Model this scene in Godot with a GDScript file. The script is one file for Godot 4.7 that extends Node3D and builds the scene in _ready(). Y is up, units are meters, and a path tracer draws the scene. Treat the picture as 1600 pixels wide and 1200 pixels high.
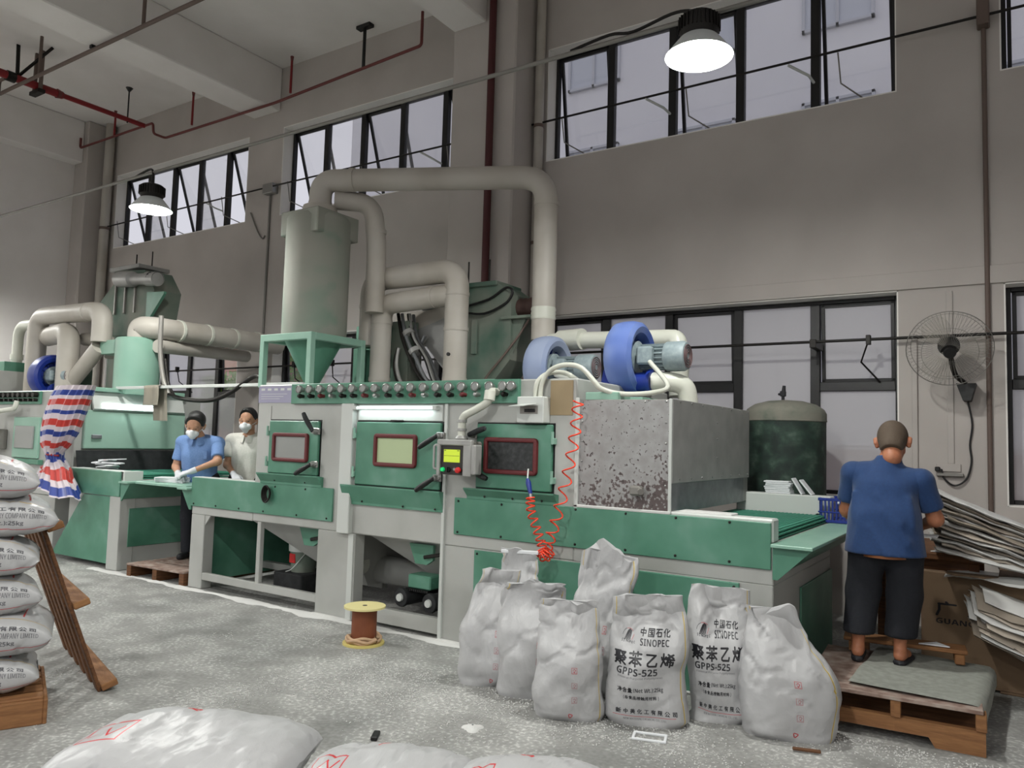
extends Node3D
# A factory hall: two blasting machines in line along a windowed wall, sacks, pallets and three people.

var M := {}
var taken := {}
var rng := RandomNumberGenerator.new()

func V(x: float, y: float, z: float) -> Vector3:
	return Vector3(x, y, z)

func _ready() -> void:
	rng.seed = 7
	var cam := Camera3D.new()
	cam.name = "camera"
	cam.transform = Transform3D(Basis(Vector3(0.837147, 0.028656, -0.546227), Vector3(0.015456, 0.996989, 0.075991), Vector3(0.54676, -0.072058, 0.834183)), Vector3(0, 1.55, 6.6))
	cam.fov = 52.87
	cam.near = 0.05
	cam.far = 200.0
	add_child(cam)
	cam.current = true
	var env := Environment.new()
	env.background_mode = Environment.BG_SKY
	var sky := Sky.new()
	var sm := ProceduralSkyMaterial.new()
	sm.sky_top_color = Color(0.83, 0.83, 0.87)
	sm.sky_horizon_color = Color(0.87, 0.87, 0.90)
	sm.ground_bottom_color = Color(0.45, 0.44, 0.43)
	sm.ground_horizon_color = Color(0.6, 0.6, 0.62)
	sm.sky_energy_multiplier = 1.0
	sky.sky_material = sm
	env.sky = sky
	env.background_energy_multiplier = 1.15
	env.tonemap_mode = Environment.TONE_MAPPER_LINEAR
	env.tonemap_exposure = 0.86
	env.sdfgi_enabled = true
	env.ssao_enabled = true
	env.ssil_enabled = true
	var we := WorldEnvironment.new()
	we.environment = env
	we.name = "world"
	add_child(we)
	LAMP_ENERGY = 7.0
	make_materials()
	room()
	windows_all()
	outside()
	lamps()
	ceiling_pipes()
	wall_fittings()
	machine_one()
	machine_one_top()
	machine_two()
	right_side()
	sacks()
	left_stack()
	floor_things()
	people()

var LAMP_ENERGY := 10.0

# ------------------------------------------------------------------ naming
func numbered(called: String) -> String:
	if not taken.has(called):
		taken[called] = 0
		return called
	taken[called] += 1
	return "%s_%03d" % [called, taken[called]]

func tag(o: Node3D, label: String, category: String, group := "") -> Node3D:
	o.set_meta("label", label)
	o.set_meta("category", category)
	if group != "":
		o.set_meta("group", group)
	return o

func thing(called: String, label: String, category: String, at := Vector3.ZERO, turn := 0.0, group := "") -> Node3D:
	var o := Node3D.new()
	o.name = numbered(called)
	add_child(o)
	o.position = at
	o.rotation.y = turn
	tag(o, label, category, group)
	return o

func part(parent: Node3D, called: String, b: MB, mat: Material) -> MeshInstance3D:
	var o := MeshInstance3D.new()
	o.mesh = b.mesh()
	o.material_override = mat
	if parent == self:
		o.name = numbered(called)
		add_child(o)
	else:
		o.name = called
		parent.add_child(o, true)
	return o

func single(called: String, label: String, category: String, b: MB, mat: Material, group := "") -> MeshInstance3D:
	var o := part(self, called, b, mat)
	tag(o, label, category, group)
	return o

func struct(called: String, b: MB, mat: Material, parent: Node3D = self) -> MeshInstance3D:
	var o := part(parent, called, b, mat)
	if parent == self:
		o.set_meta("kind", "structure")
	return o

func copy_of(src: Node3D, called: String, label: String, at: Vector3, turn := 0.0, group := "") -> Node3D:
	var r: Node3D = src.duplicate()
	r.name = numbered(called)
	add_child(r)
	r.position = at
	r.rotation.y = turn
	r.set_meta("label", label)
	if group != "":
		r.set_meta("group", group)
	return r

# ------------------------------------------------------------------ mesh builder
class MB:
	var v := PackedVector3Array()
	var n := PackedVector3Array()
	var uv := PackedVector2Array()
	var xf := Transform3D.IDENTITY

	func tri(a: Vector3, b: Vector3, c: Vector3, na: Vector3, nb: Vector3, nc: Vector3, ua := Vector2.ZERO, ub := Vector2.ZERO, uc := Vector2.ZERO) -> void:
		# a, b, c counter-clockwise seen from outside or not: the order is put right with the normals
		a = xf * a
		b = xf * b
		c = xf * c
		na = (xf.basis * na).normalized()
		nb = (xf.basis * nb).normalized()
		nc = (xf.basis * nc).normalized()
		if (b - a).cross(c - a).dot(na + nb + nc) > 0.0:
			v.append(a); v.append(c); v.append(b)
			n.append(na); n.append(nc); n.append(nb)
			uv.append(ua); uv.append(uc); uv.append(ub)
		else:
			v.append(a); v.append(b); v.append(c)
			n.append(na); n.append(nb); n.append(nc)
			uv.append(ua); uv.append(ub); uv.append(uc)

	func flat(a: Vector3, b: Vector3, c: Vector3, out: Vector3) -> void:
		var m := (b - a).cross(c - a)
		if m.length_squared() < 1e-16:
			return
		m = m.normalized()
		if m.dot(out) < 0.0:
			m = -m
		tri(a, b, c, m, m, m)

	func quad(a: Vector3, b: Vector3, c: Vector3, d: Vector3, out: Vector3) -> void:
		var m := (c - a).cross(d - b)
		if m.length_squared() < 1e-16:
			return
		m = m.normalized()
		if m.dot(out) < 0.0:
			m = -m
		tri(a, b, c, m, m, m, Vector2(0, 1), Vector2(1, 1), Vector2(1, 0))
		tri(a, c, d, m, m, m, Vector2(0, 1), Vector2(1, 0), Vector2(0, 0))

	# box between two corners, edges chamfered by r
	func box(p: Vector3, q: Vector3, r := 0.0) -> MB:
		var lo := Vector3(minf(p.x, q.x), minf(p.y, q.y), minf(p.z, q.z))
		var hi := Vector3(maxf(p.x, q.x), maxf(p.y, q.y), maxf(p.z, q.z))
		var c := (lo + hi) / 2.0
		var h := (hi - lo) / 2.0
		r = minf(r, 0.45 * minf(h.x, minf(h.y, h.z)))
		if r <= 0.0:
			for ax in 3:
				for s in [-1.0, 1.0]:
					var u := Vector3.ZERO; var w := Vector3.ZERO; var o := Vector3.ZERO
					o[ax] = s * h[ax]
					u[(ax + 1) % 3] = h[(ax + 1) % 3]
					w[(ax + 2) % 3] = h[(ax + 2) % 3]
					quad(c + o - u - w, c + o + u - w, c + o + u + w, c + o - u + w, o)
			return self
		for ax in 3:
			var b1 := (ax + 1) % 3
			var b2 := (ax + 2) % 3
			for s in [-1.0, 1.0]:
				var u := Vector3.ZERO; var w := Vector3.ZERO; var o := Vector3.ZERO
				o[ax] = s * h[ax]
				u[b1] = h[b1] - r
				w[b2] = h[b2] - r
				quad(c + o - u - w, c + o + u - w, c + o + u + w, c + o - u + w, o)
				# chamfer along axis b2 between faces ax and b1
				for t in [-1.0, 1.0]:
					var e1 := Vector3.ZERO; var e2 := Vector3.ZERO; var l := Vector3.ZERO
					e1[ax] = s * h[ax]; e1[b1] = t * (h[b1] - r)
					e2[ax] = s * (h[ax] - r); e2[b1] = t * h[b1]
					l[b2] = h[b2] - r
					quad(c + e1 - l, c + e1 + l, c + e2 + l, c + e2 - l, e1 + e2)
		for sx in [-1.0, 1.0]:
			for sy in [-1.0, 1.0]:
				for sz in [-1.0, 1.0]:
					var k := Vector3(sx, sy, sz)
					var g := Vector3(h.x - r, h.y - r, h.z - r)
					flat(c + k * Vector3(h.x, g.y, g.z), c + k * Vector3(g.x, h.y, g.z), c + k * Vector3(g.x, g.y, h.z), k)
		return self

	func bar(a: Vector3, b: Vector3, w: float, t: float, up := Vector3.UP, r := 0.0) -> MB:
		# rectangular bar from a to b, w across, t along up
		var d := b - a
		var z := d.normalized()
		if absf(z.dot(up.normalized())) > 0.98:
			up = Vector3.RIGHT
		var x := up.cross(z).normalized()
		var y := z.cross(x).normalized()
		var keep := xf
		xf = keep * Transform3D(Basis(x, y, z), a)
		box(Vector3(-w / 2, -t / 2, 0), Vector3(w / 2, t / 2, d.length()), r)
		xf = keep
		return self

	# a surface of rings of points: rows[i][j]; smooth
	func rows(pts: Array, closed := true, caps := true, uvs: Array = []) -> MB:
		var nr := pts.size()
		var nc: int = pts[0].size()
		var nn: Array = []
		var mid := Vector3.ZERO
		for i in nr:
			var row := PackedVector3Array()
			for j in nc:
				var j0 := (j - 1 + nc) % nc if closed else maxi(j - 1, 0)
				var j1 := (j + 1) % nc if closed else mini(j + 1, nc - 1)
				var du: Vector3 = pts[i][j1] - pts[i][j0]
				var dv: Vector3 = pts[mini(i + 1, nr - 1)][j] - pts[maxi(i - 1, 0)][j]
				var m := du.cross(dv)
				if m.length_squared() < 1e-18:
					m = Vector3.UP if row.is_empty() else row[row.size() - 1]
				row.append(m.normalized())
			nn.append(row)
		# outward sign, from the signed volume
		var vol := 0.0
		for i in nr - 1:
			for j in (nc if closed else nc - 1):
				var jj := (j + 1) % nc
				vol += (pts[i][j] as Vector3).dot((pts[i][jj] as Vector3).cross(pts[i + 1][jj])) + (pts[i][j] as Vector3).dot((pts[i + 1][jj] as Vector3).cross(pts[i + 1][j]))
		if closed and caps:
			for e in [0, nr - 1]:
				var cc := Vector3.ZERO
				for j in nc: cc += pts[e][j]
				cc /= nc
				for j in nc:
					var t := cc.dot((pts[e][j] as Vector3).cross(pts[e][(j + 1) % nc]))
					vol += -t if e == 0 else t
		var sg := 1.0 if vol >= 0.0 or not closed else -1.0
		for i in nr - 1:
			for j in (nc if closed else nc - 1):
				var jj := (j + 1) % nc
				var a: Vector3 = pts[i][j]; var b: Vector3 = pts[i][jj]; var c: Vector3 = pts[i + 1][jj]; var d: Vector3 = pts[i + 1][j]
				var u0 := Vector2(float(j) / nc, float(i) / (nr - 1)); var u1 := Vector2(float(j + 1) / nc, float(i) / (nr - 1))
				var u2 := Vector2(float(j + 1) / nc, float(i + 1) / (nr - 1)); var u3 := Vector2(float(j) / nc, float(i + 1) / (nr - 1))
				if not uvs.is_empty():
					u0 = uvs[i][j]; u1 = uvs[i][j + 1]; u2 = uvs[i + 1][j + 1]; u3 = uvs[i + 1][j]
				tri(a, b, c, sg * nn[i][j], sg * nn[i][jj], sg * nn[i + 1][jj], u0, u1, u2)
				tri(a, c, d, sg * nn[i][j], sg * nn[i + 1][jj], sg * nn[i + 1][j], u0, u2, u3)
		if closed and caps:
			for e in [0, nr - 1]:
				var cc := Vector3.ZERO
				for j in nc: cc += pts[e][j]
				cc /= nc
				var other := Vector3.ZERO
				var e2 := 1 if e == 0 else nr - 2
				for j in nc: other += pts[e2][j]
				other /= nc
				for j in nc:
					flat(cc, pts[e][j], pts[e][(j + 1) % nc], cc - other)
		return self

	# lathe: profile of Vector2(radius, height) turned about the axis from base along dir; creases are kept sharp
	func lathe(profile: Array, base := Vector3.ZERO, dir := Vector3.UP, seg := 20, crease := 0.75) -> MB:
		var y := dir.normalized()
		var x := y.cross(Vector3.RIGHT if absf(y.x) < 0.8 else Vector3.UP).normalized()
		var z := x.cross(y)
		var segn: Array = []
		for i in profile.size() - 1:
			var d: Vector2 = profile[i + 1] - profile[i]
			segn.append(Vector2(d.y, -d.x).normalized())
		for i in profile.size() - 1:
			var p: Vector2 = profile[i]; var q: Vector2 = profile[i + 1]
			if p.distance_to(q) < 1e-7:
				continue
			var m: Vector2 = segn[i]
			var n0 := m; var n1 := m
			if i > 0 and (segn[i - 1] as Vector2).dot(m) > crease: n0 = (m + segn[i - 1]).normalized()
			if i < segn.size() - 1 and (segn[i + 1] as Vector2).dot(m) > crease: n1 = (m + segn[i + 1]).normalized()
			for j in seg:
				var a := TAU * j / seg; var b := TAU * (j + 1) / seg
				var ra := x * cos(a) + z * sin(a); var rb := x * cos(b) + z * sin(b)
				var P0 := base + ra * p.x + y * p.y; var P1 := base + rb * p.x + y * p.y
				var Q0 := base + ra * q.x + y * q.y; var Q1 := base + rb * q.x + y * q.y
				var N0a := ra * n0.x + y * n0.y; var N0b := rb * n0.x + y * n0.y
				var N1a := ra * n1.x + y * n1.y; var N1b := rb * n1.x + y * n1.y
				var ua := float(j) / seg; var ub := float(j + 1) / seg
				var va := float(i) / (profile.size() - 1); var vb := float(i + 1) / (profile.size() - 1)
				if q.x > 1e-6:
					tri(P0, Q1, Q0, N0a, N1b, N1a, Vector2(ua, va), Vector2(ub, vb), Vector2(ua, vb))
				if p.x > 1e-6:
					tri(P0, P1, Q1, N0a, N0b, N1b, Vector2(ua, va), Vector2(ub, va), Vector2(ub, vb))
		return self

	func cyl(a: Vector3, b: Vector3, r0: float, r1 := -1.0, seg := 16) -> MB:
		if r1 < 0.0: r1 = r0
		var h := a.distance_to(b)
		return lathe([Vector2(0, 0), Vector2(r0, 0), Vector2(r1, h), Vector2(0, h)], a, b - a, seg)

	# tube along points; r a number or an array
	func tube(pts: Array, r: Variant, seg := 10, caps := true) -> MB:
		var rings: Array = []
		var t0: Vector3 = (pts[1] - pts[0]).normalized()
		var x := t0.cross(Vector3.UP if absf(t0.y) < 0.9 else Vector3.RIGHT).normalized()
		var prev := t0
		for i in pts.size():
			var t: Vector3 = ((pts[mini(i + 1, pts.size() - 1)] as Vector3) - pts[maxi(i - 1, 0)]).normalized()
			if t == Vector3.ZERO: t = prev
			var ax := prev.cross(t)
			if ax.length() > 1e-6:
				x = x.rotated(ax.normalized(), prev.angle_to(t))
			x = (x - t * x.dot(t)).normalized()
			var y := t.cross(x)
			prev = t
			var rr: float = r[i] if r is Array else r
			var ring := PackedVector3Array()
			for j in seg:
				var a := TAU * j / seg
				ring.append(pts[i] + (x * cos(a) + y * sin(a)) * rr)
			rings.append(ring)
		return rows(rings, true, caps)

	# polygon (counter-clockwise or not) in the plane o + u*x + w*y, thickened by d along u x w
	func prism(poly: PackedVector2Array, o: Vector3, u: Vector3, w: Vector3, d: float) -> MB:
		var nn := u.cross(w).normalized()
		var idx := Geometry2D.triangulate_polygon(poly)
		for s in 2:
			var off := nn * (d if s == 1 else 0.0)
			for k in range(0, idx.size(), 3):
				var a := o + u * poly[idx[k]].x + w * poly[idx[k]].y + off
				var b := o + u * poly[idx[k + 1]].x + w * poly[idx[k + 1]].y + off
				var c := o + u * poly[idx[k + 2]].x + w * poly[idx[k + 2]].y + off
				flat(a, b, c, nn * (d if s == 1 else -d))
		var area := 0.0
		for i in poly.size():
			var p := poly[i]; var q := poly[(i + 1) % poly.size()]
			area += p.x * q.y - q.x * p.y
		for i in poly.size():
			var p := poly[i]; var q := poly[(i + 1) % poly.size()]
			var e := q - p
			var on := Vector2(e.y, -e.x) * signf(area)
			var A := o + u * p.x + w * p.y; var B := o + u * q.x + w * q.y
			quad(A, B, B + nn * d, A + nn * d, u * on.x + w * on.y)
		return self

	func ball(c: Vector3, r: Vector3, seg := 12) -> MB:
		var rings: Array = []
		var m := seg / 2
		for i in m + 1:
			var f := -PI / 2 + PI * clampf(float(i) / m, 0.02, 0.98)
			var ring := PackedVector3Array()
			for j in seg:
				var a := TAU * j / seg
				ring.append(c + Vector3(cos(f) * cos(a) * r.x, sin(f) * r.y, cos(f) * sin(a) * r.z))
			rings.append(ring)
		return rows(rings, true, true)

	func mesh() -> ArrayMesh:
		var arr := []
		arr.resize(Mesh.ARRAY_MAX)
		arr[Mesh.ARRAY_VERTEX] = v
		arr[Mesh.ARRAY_NORMAL] = n
		arr[Mesh.ARRAY_TEX_UV] = uv
		var m := ArrayMesh.new()
		m.add_surface_from_arrays(Mesh.PRIMITIVE_TRIANGLES, arr)
		return m

# points of a smooth curve through the given ones
func curve(pts: Array, per := 6) -> Array:
	var out: Array = []
	for i in pts.size() - 1:
		var p0: Vector3 = pts[maxi(i - 1, 0)]; var p1: Vector3 = pts[i]; var p2: Vector3 = pts[i + 1]; var p3: Vector3 = pts[mini(i + 2, pts.size() - 1)]
		for k in per:
			out.append(p1.cubic_interpolate(p2, p0, p3, float(k) / per))
	out.append(pts[pts.size() - 1])
	return out

# straight runs joined by round elbows of radius r
func elbows(pts: Array, r: float, per := 6) -> Array:
	var out: Array = [pts[0]]
	for i in range(1, pts.size() - 1):
		var a: Vector3 = pts[i - 1]; var b: Vector3 = pts[i]; var c: Vector3 = pts[i + 1]
		var ra := minf(r, 0.48 * minf(a.distance_to(b), b.distance_to(c)))
		var p := b + (a - b).normalized() * ra
		var q := b + (c - b).normalized() * ra
		for k in per + 1:
			var t := float(k) / per
			out.append(p.lerp(b, t).lerp(b.lerp(q, t), t))
	out.append(pts[pts.size() - 1])
	return out

# ------------------------------------------------------------------ materials
func C(r: float, g: float, b: float) -> Color:
	return Color(r, g, b)

func noise(seed_: int, freq: float, cols: Array, oct := 4, stops: Array = [], size := 512, kind := FastNoiseLite.TYPE_SIMPLEX_SMOOTH) -> NoiseTexture2D:
	var f := FastNoiseLite.new()
	f.seed = seed_
	f.noise_type = kind
	f.frequency = freq
	f.fractal_octaves = oct
	var t := NoiseTexture2D.new()
	t.width = size
	t.height = size
	t.seamless = true
	t.noise = f
	var g := Gradient.new()
	var offs := PackedFloat32Array()
	var cc := PackedColorArray()
	for i in cols.size():
		offs.append(stops[i] if not stops.is_empty() else float(i) / (cols.size() - 1))
		cc.append(cols[i])
	g.offsets = offs
	g.colors = cc
	t.color_ramp = g
	return t

func bump(seed_: int, freq: float, strength: float, oct := 4) -> NoiseTexture2D:
	var f := FastNoiseLite.new()
	f.seed = seed_
	f.frequency = freq
	f.fractal_octaves = oct
	var t := NoiseTexture2D.new()
	t.width = 256
	t.height = 256
	t.seamless = true
	t.noise = f
	t.as_normal_map = true
	t.bump_strength = strength
	return t

func plain(c: Color, rough := 0.6, metal := 0.0) -> StandardMaterial3D:
	var m := StandardMaterial3D.new()
	m.albedo_color = c
	m.roughness = rough
	m.metallic = metal
	return m

func textured(t: Texture2D, scale: float, rough := 0.6, metal := 0.0, world := false) -> StandardMaterial3D:
	var m := plain(Color.WHITE, rough, metal)
	m.albedo_texture = t
	m.uv1_triplanar = true
	m.uv1_world_triplanar = world
	m.uv1_scale = Vector3.ONE * scale
	return m

func glow(c: Color, e: float) -> StandardMaterial3D:
	var m := plain(c, 0.5)
	m.emission_enabled = true
	m.emission = c
	m.emission_energy_multiplier = e
	return m

func make_materials() -> void:
	M.wall = textured(noise(1, 0.006, [C(0.70, 0.675, 0.655), C(0.75, 0.725, 0.705)], 5), 0.25, 0.9, 0.0, true)
	M.ceiling = textured(noise(2, 0.008, [C(0.89, 0.875, 0.86), C(0.935, 0.92, 0.91)], 5), 0.2, 0.95, 0.0, true)
	M.reveal = plain(C(0.93, 0.92, 0.90), 0.8)
	M.floor = textured(floor_texture(), 0.25, 0.75, 0.0, true)
	var fd := noise(5, 0.01, [C(0.84, 0.845, 0.845), C(0.93, 0.93, 0.93), C(1, 1, 1)], 4, [0.25, 0.5, 0.75])
	M.floor.detail_enabled = true
	M.floor.detail_albedo = fd
	M.floor.detail_blend_mode = BaseMaterial3D.BLEND_MODE_MUL
	M.floor.detail_uv_layer = BaseMaterial3D.DETAIL_UV_2
	M.floor.uv2_triplanar = true
	M.floor.uv2_world_triplanar = true
	M.floor.uv2_scale = Vector3.ONE * 0.14
	M.green = textured(noise(11, 0.008, [C(0.27, 0.465, 0.385), C(0.305, 0.505, 0.42), C(0.34, 0.535, 0.455), C(0.43, 0.585, 0.52)], 4, [0.15, 0.45, 0.7, 1.0]), 0.45, 0.42)
	M.palegreen = textured(noise(12, 0.008, [C(0.50, 0.66, 0.59), C(0.56, 0.70, 0.635)], 3), 0.5, 0.4)
	M.hood = plain(C(0.60, 0.73, 0.67), 0.35)
	M.dustgreen = textured(noise(13, 0.006, [C(0.28, 0.40, 0.345), C(0.42, 0.475, 0.43), C(0.52, 0.53, 0.49)], 4, [0.1, 0.4, 0.8]), 0.4, 0.8)
	M.duststeel = textured(noise(33, 0.006, [C(0.42, 0.52, 0.46), C(0.53, 0.55, 0.51), C(0.58, 0.575, 0.54)], 4, [0.12, 0.35, 0.8]), 0.4, 0.8)
	M.white = textured(noise(14, 0.006, [C(0.61, 0.615, 0.595), C(0.67, 0.675, 0.66), C(0.69, 0.695, 0.68)], 4, [0.05, 0.5, 0.9]), 0.35, 0.45)
	M.lightpaint = plain(C(0.77, 0.785, 0.77), 0.4)
	M.pvc = textured(noise(15, 0.006, [C(0.65, 0.625, 0.585), C(0.71, 0.69, 0.655), C(0.735, 0.72, 0.69)], 4, [0.1, 0.5, 0.9]), 0.4, 0.5)
	M.pvcclean = textured(noise(16, 0.008, [C(0.77, 0.78, 0.73), C(0.81, 0.815, 0.775)], 4), 0.5, 0.35)
	M.black = plain(C(0.05, 0.05, 0.052), 0.5)
	M.frame = plain(C(0.075, 0.073, 0.075), 0.45)
	M.rubber = textured(noise(17, 0.02, [C(0.06, 0.065, 0.07), C(0.16, 0.17, 0.18)], 4), 1.0, 0.8)
	M.maroon = plain(C(0.36, 0.11, 0.12), 0.55)
	M.red = plain(C(0.50, 0.08, 0.10), 0.5)
	M.redbrown = plain(C(0.42, 0.20, 0.19), 0.6)
	M.greybrown = plain(C(0.40, 0.34, 0.31), 0.6)
	M.darkmetal = plain(C(0.13, 0.12, 0.11), 0.5, 0.5)
	M.steel = plain(C(0.62, 0.62, 0.61), 0.35, 0.8)
	M.galv = plain(C(0.52, 0.51, 0.49), 0.5, 0.4)
	M.stain = textured(noise(18, 0.008, [C(0.50, 0.495, 0.48), C(0.60, 0.59, 0.58)], 4), 0.8, 0.45, 0.1)
	M.zinc = textured(noise(19, 0.01, [C(0.58, 0.58, 0.57), C(0.66, 0.66, 0.65)], 4), 0.8, 0.4, 0.15)
	M.zincdark = textured(noise(20, 0.01, [C(0.40, 0.41, 0.42), C(0.52, 0.53, 0.54)], 4), 1.2, 0.4, 0.2)
	M.tank = textured(noise(21, 0.012, [C(0.08, 0.14, 0.12), C(0.11, 0.19, 0.16), C(0.17, 0.25, 0.21), C(0.30, 0.36, 0.32)], 6, [0.25, 0.5, 0.68, 0.9]), 1.0, 0.7)
	M.tankdust = textured(noise(22, 0.01, [C(0.36, 0.39, 0.35), C(0.46, 0.46, 0.42), C(0.50, 0.49, 0.45)], 5, [0.1, 0.4, 0.8]), 1.0, 0.9)
	M.blue = textured(noise(23, 0.005, [C(0.22, 0.32, 0.60), C(0.36, 0.45, 0.69), C(0.52, 0.59, 0.76)], 3, [0.15, 0.5, 0.9]), 0.6, 0.5)
	M.dustblue = textured(noise(25, 0.005, [C(0.46, 0.52, 0.66), C(0.62, 0.66, 0.74)], 3), 0.6, 0.7)
	M.deepblue = plain(C(0.07, 0.17, 0.50), 0.4)
	M.motor = textured(noise(24, 0.02, [C(0.46, 0.52, 0.54), C(0.60, 0.65, 0.66)], 4), 2.0, 0.5)
	M.orange = plain(C(0.92, 0.27, 0.16), 0.35)
	M.wood = textured(wood_texture(C(0.60, 0.43, 0.27), C(0.42, 0.27, 0.15), 3), 1.0, 0.75)
	M.darkwood = textured(wood_texture(C(0.47, 0.31, 0.18), C(0.26, 0.16, 0.09), 4), 1.0, 0.8)
	M.ply = textured(noise(26, 0.03, [C(0.46, 0.37, 0.33), C(0.56, 0.48, 0.44), C(0.64, 0.59, 0.55)], 4, [0.2, 0.5, 0.85]), 0.5, 0.85)
	M.mat = textured(noise(27, 0.02, [C(0.50, 0.51, 0.48), C(0.60, 0.61, 0.58)], 5), 1.5, 0.95)
	M.card = textured(noise(28, 0.02, [C(0.42, 0.34, 0.26), C(0.48, 0.39, 0.31)], 4), 1.5, 0.9)
	M.sackcloth = plain(C(0.80, 0.80, 0.79), 0.38)
	M.sackcloth.normal_enabled = true
	M.foam = plain(C(0.86, 0.87, 0.88), 0.7)
	M.screen = glow(C(0.72, 0.80, 0.20), 0.5)
	M.glassgrey = plain(C(0.56, 0.57, 0.56), 0.25)
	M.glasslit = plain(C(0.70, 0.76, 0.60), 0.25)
	M.glassdark = textured(noise(29, 0.02, [C(0.12, 0.13, 0.13), C(0.26, 0.27, 0.27)], 4), 2.0, 0.25)
	M.clear = plain(Color(0.86, 0.87, 0.92, 0.10), 0.05)
	M.clear.transparency = BaseMaterial3D.TRANSPARENCY_ALPHA
	M.dusty = plain(Color(0.86, 0.855, 0.865, 0.5), 0.6)
	M.dusty.backlight_enabled = true
	M.dusty.backlight = C(0.8, 0.8, 0.8)
	M.dusty.transparency = BaseMaterial3D.TRANSPARENCY_ALPHA
	M.powder = plain(C(0.80, 0.80, 0.79), 0.9)
	M.fanblade = plain(Color(0.66, 0.64, 0.60, 0.35), 0.4)
	M.fanblade.transparency = BaseMaterial3D.TRANSPARENCY_ALPHA
	M.redpaint = plain(C(0.75, 0.10, 0.10), 0.5)
	M.buttongreen = glow(C(0.05, 0.75, 0.40), 0.6)
	M.ink = plain(C(0.10, 0.10, 0.12), 0.7)
	M.bundle_a = plain(C(0.70, 0.66, 0.61), 0.42)
	M.bundle_b = plain(C(0.58, 0.54, 0.49), 0.5)
	M.belt = textured(noise(30, 0.2, [C(0.14, 0.42, 0.34), C(0.30, 0.60, 0.50)], 2), 2.0, 0.7)

func wood_texture(light: Color, dark: Color, seed_: int) -> ImageTexture:
	var f := FastNoiseLite.new()
	f.seed = seed_
	f.frequency = 0.02
	var im := Image.create(256, 256, false, Image.FORMAT_RGB8)
	for y in 256:
		for x in 256:
			var g := f.get_noise_2d(x * 0.35, y * 5.0) * 0.5 + f.get_noise_2d(x * 1.5 + 400.0, y * 22.0) * 0.35
			im.set_pixel(x, y, dark.lerp(light, clampf(0.55 + g, 0.0, 1.0)))
	return ImageTexture.create_from_image(im)

func floor_texture() -> ImageTexture:
	# worn grey concrete under white dust, with scuffs
	var s := 1024
	var f := FastNoiseLite.new()
	f.seed = 41
	f.frequency = 0.008
	f.fractal_octaves = 5
	var f2 := FastNoiseLite.new()
	f2.seed = 42
	f2.frequency = 0.11
	f2.fractal_octaves = 2
	var a := f.get_seamless_image(s, s)
	var b := f2.get_seamless_image(s, s)
	var f3 := FastNoiseLite.new()
	f3.seed = 43
	f3.noise_type = FastNoiseLite.TYPE_CELLULAR
	f3.frequency = 0.02
	var c := f3.get_seamless_image(s, s)
	var da := a.get_data(); var db := b.get_data(); var dc := c.get_data()
	var out := PackedByteArray()
	out.resize(s * s * 3)
	for i in s * s:
		var g := 0.61 + (da[i] / 255.0 - 0.5) * 0.16 + (db[i] / 255.0 - 0.5) * 0.12
		if db[i] > 172 and da[i] > 105:
			g += 0.10
		if dc[i] < 40 and db[i] > 120:
			g -= 0.05
		var k := int(clampf(g, 0.0, 0.95) * 255.0)
		out[i * 3] = k; out[i * 3 + 1] = k; out[i * 3 + 2] = maxi(k - 3, 0)
	return ImageTexture.create_from_image(Image.create_from_data(s, s, false, Image.FORMAT_RGB8, out))

# ------------------------------------------------------------------ the hall
const CEIL := 7.35
const UX := [[-14.33, -10.45], [-9.62, -5.75], [-4.78, -0.91], [-0.08, 3.79]]

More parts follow.
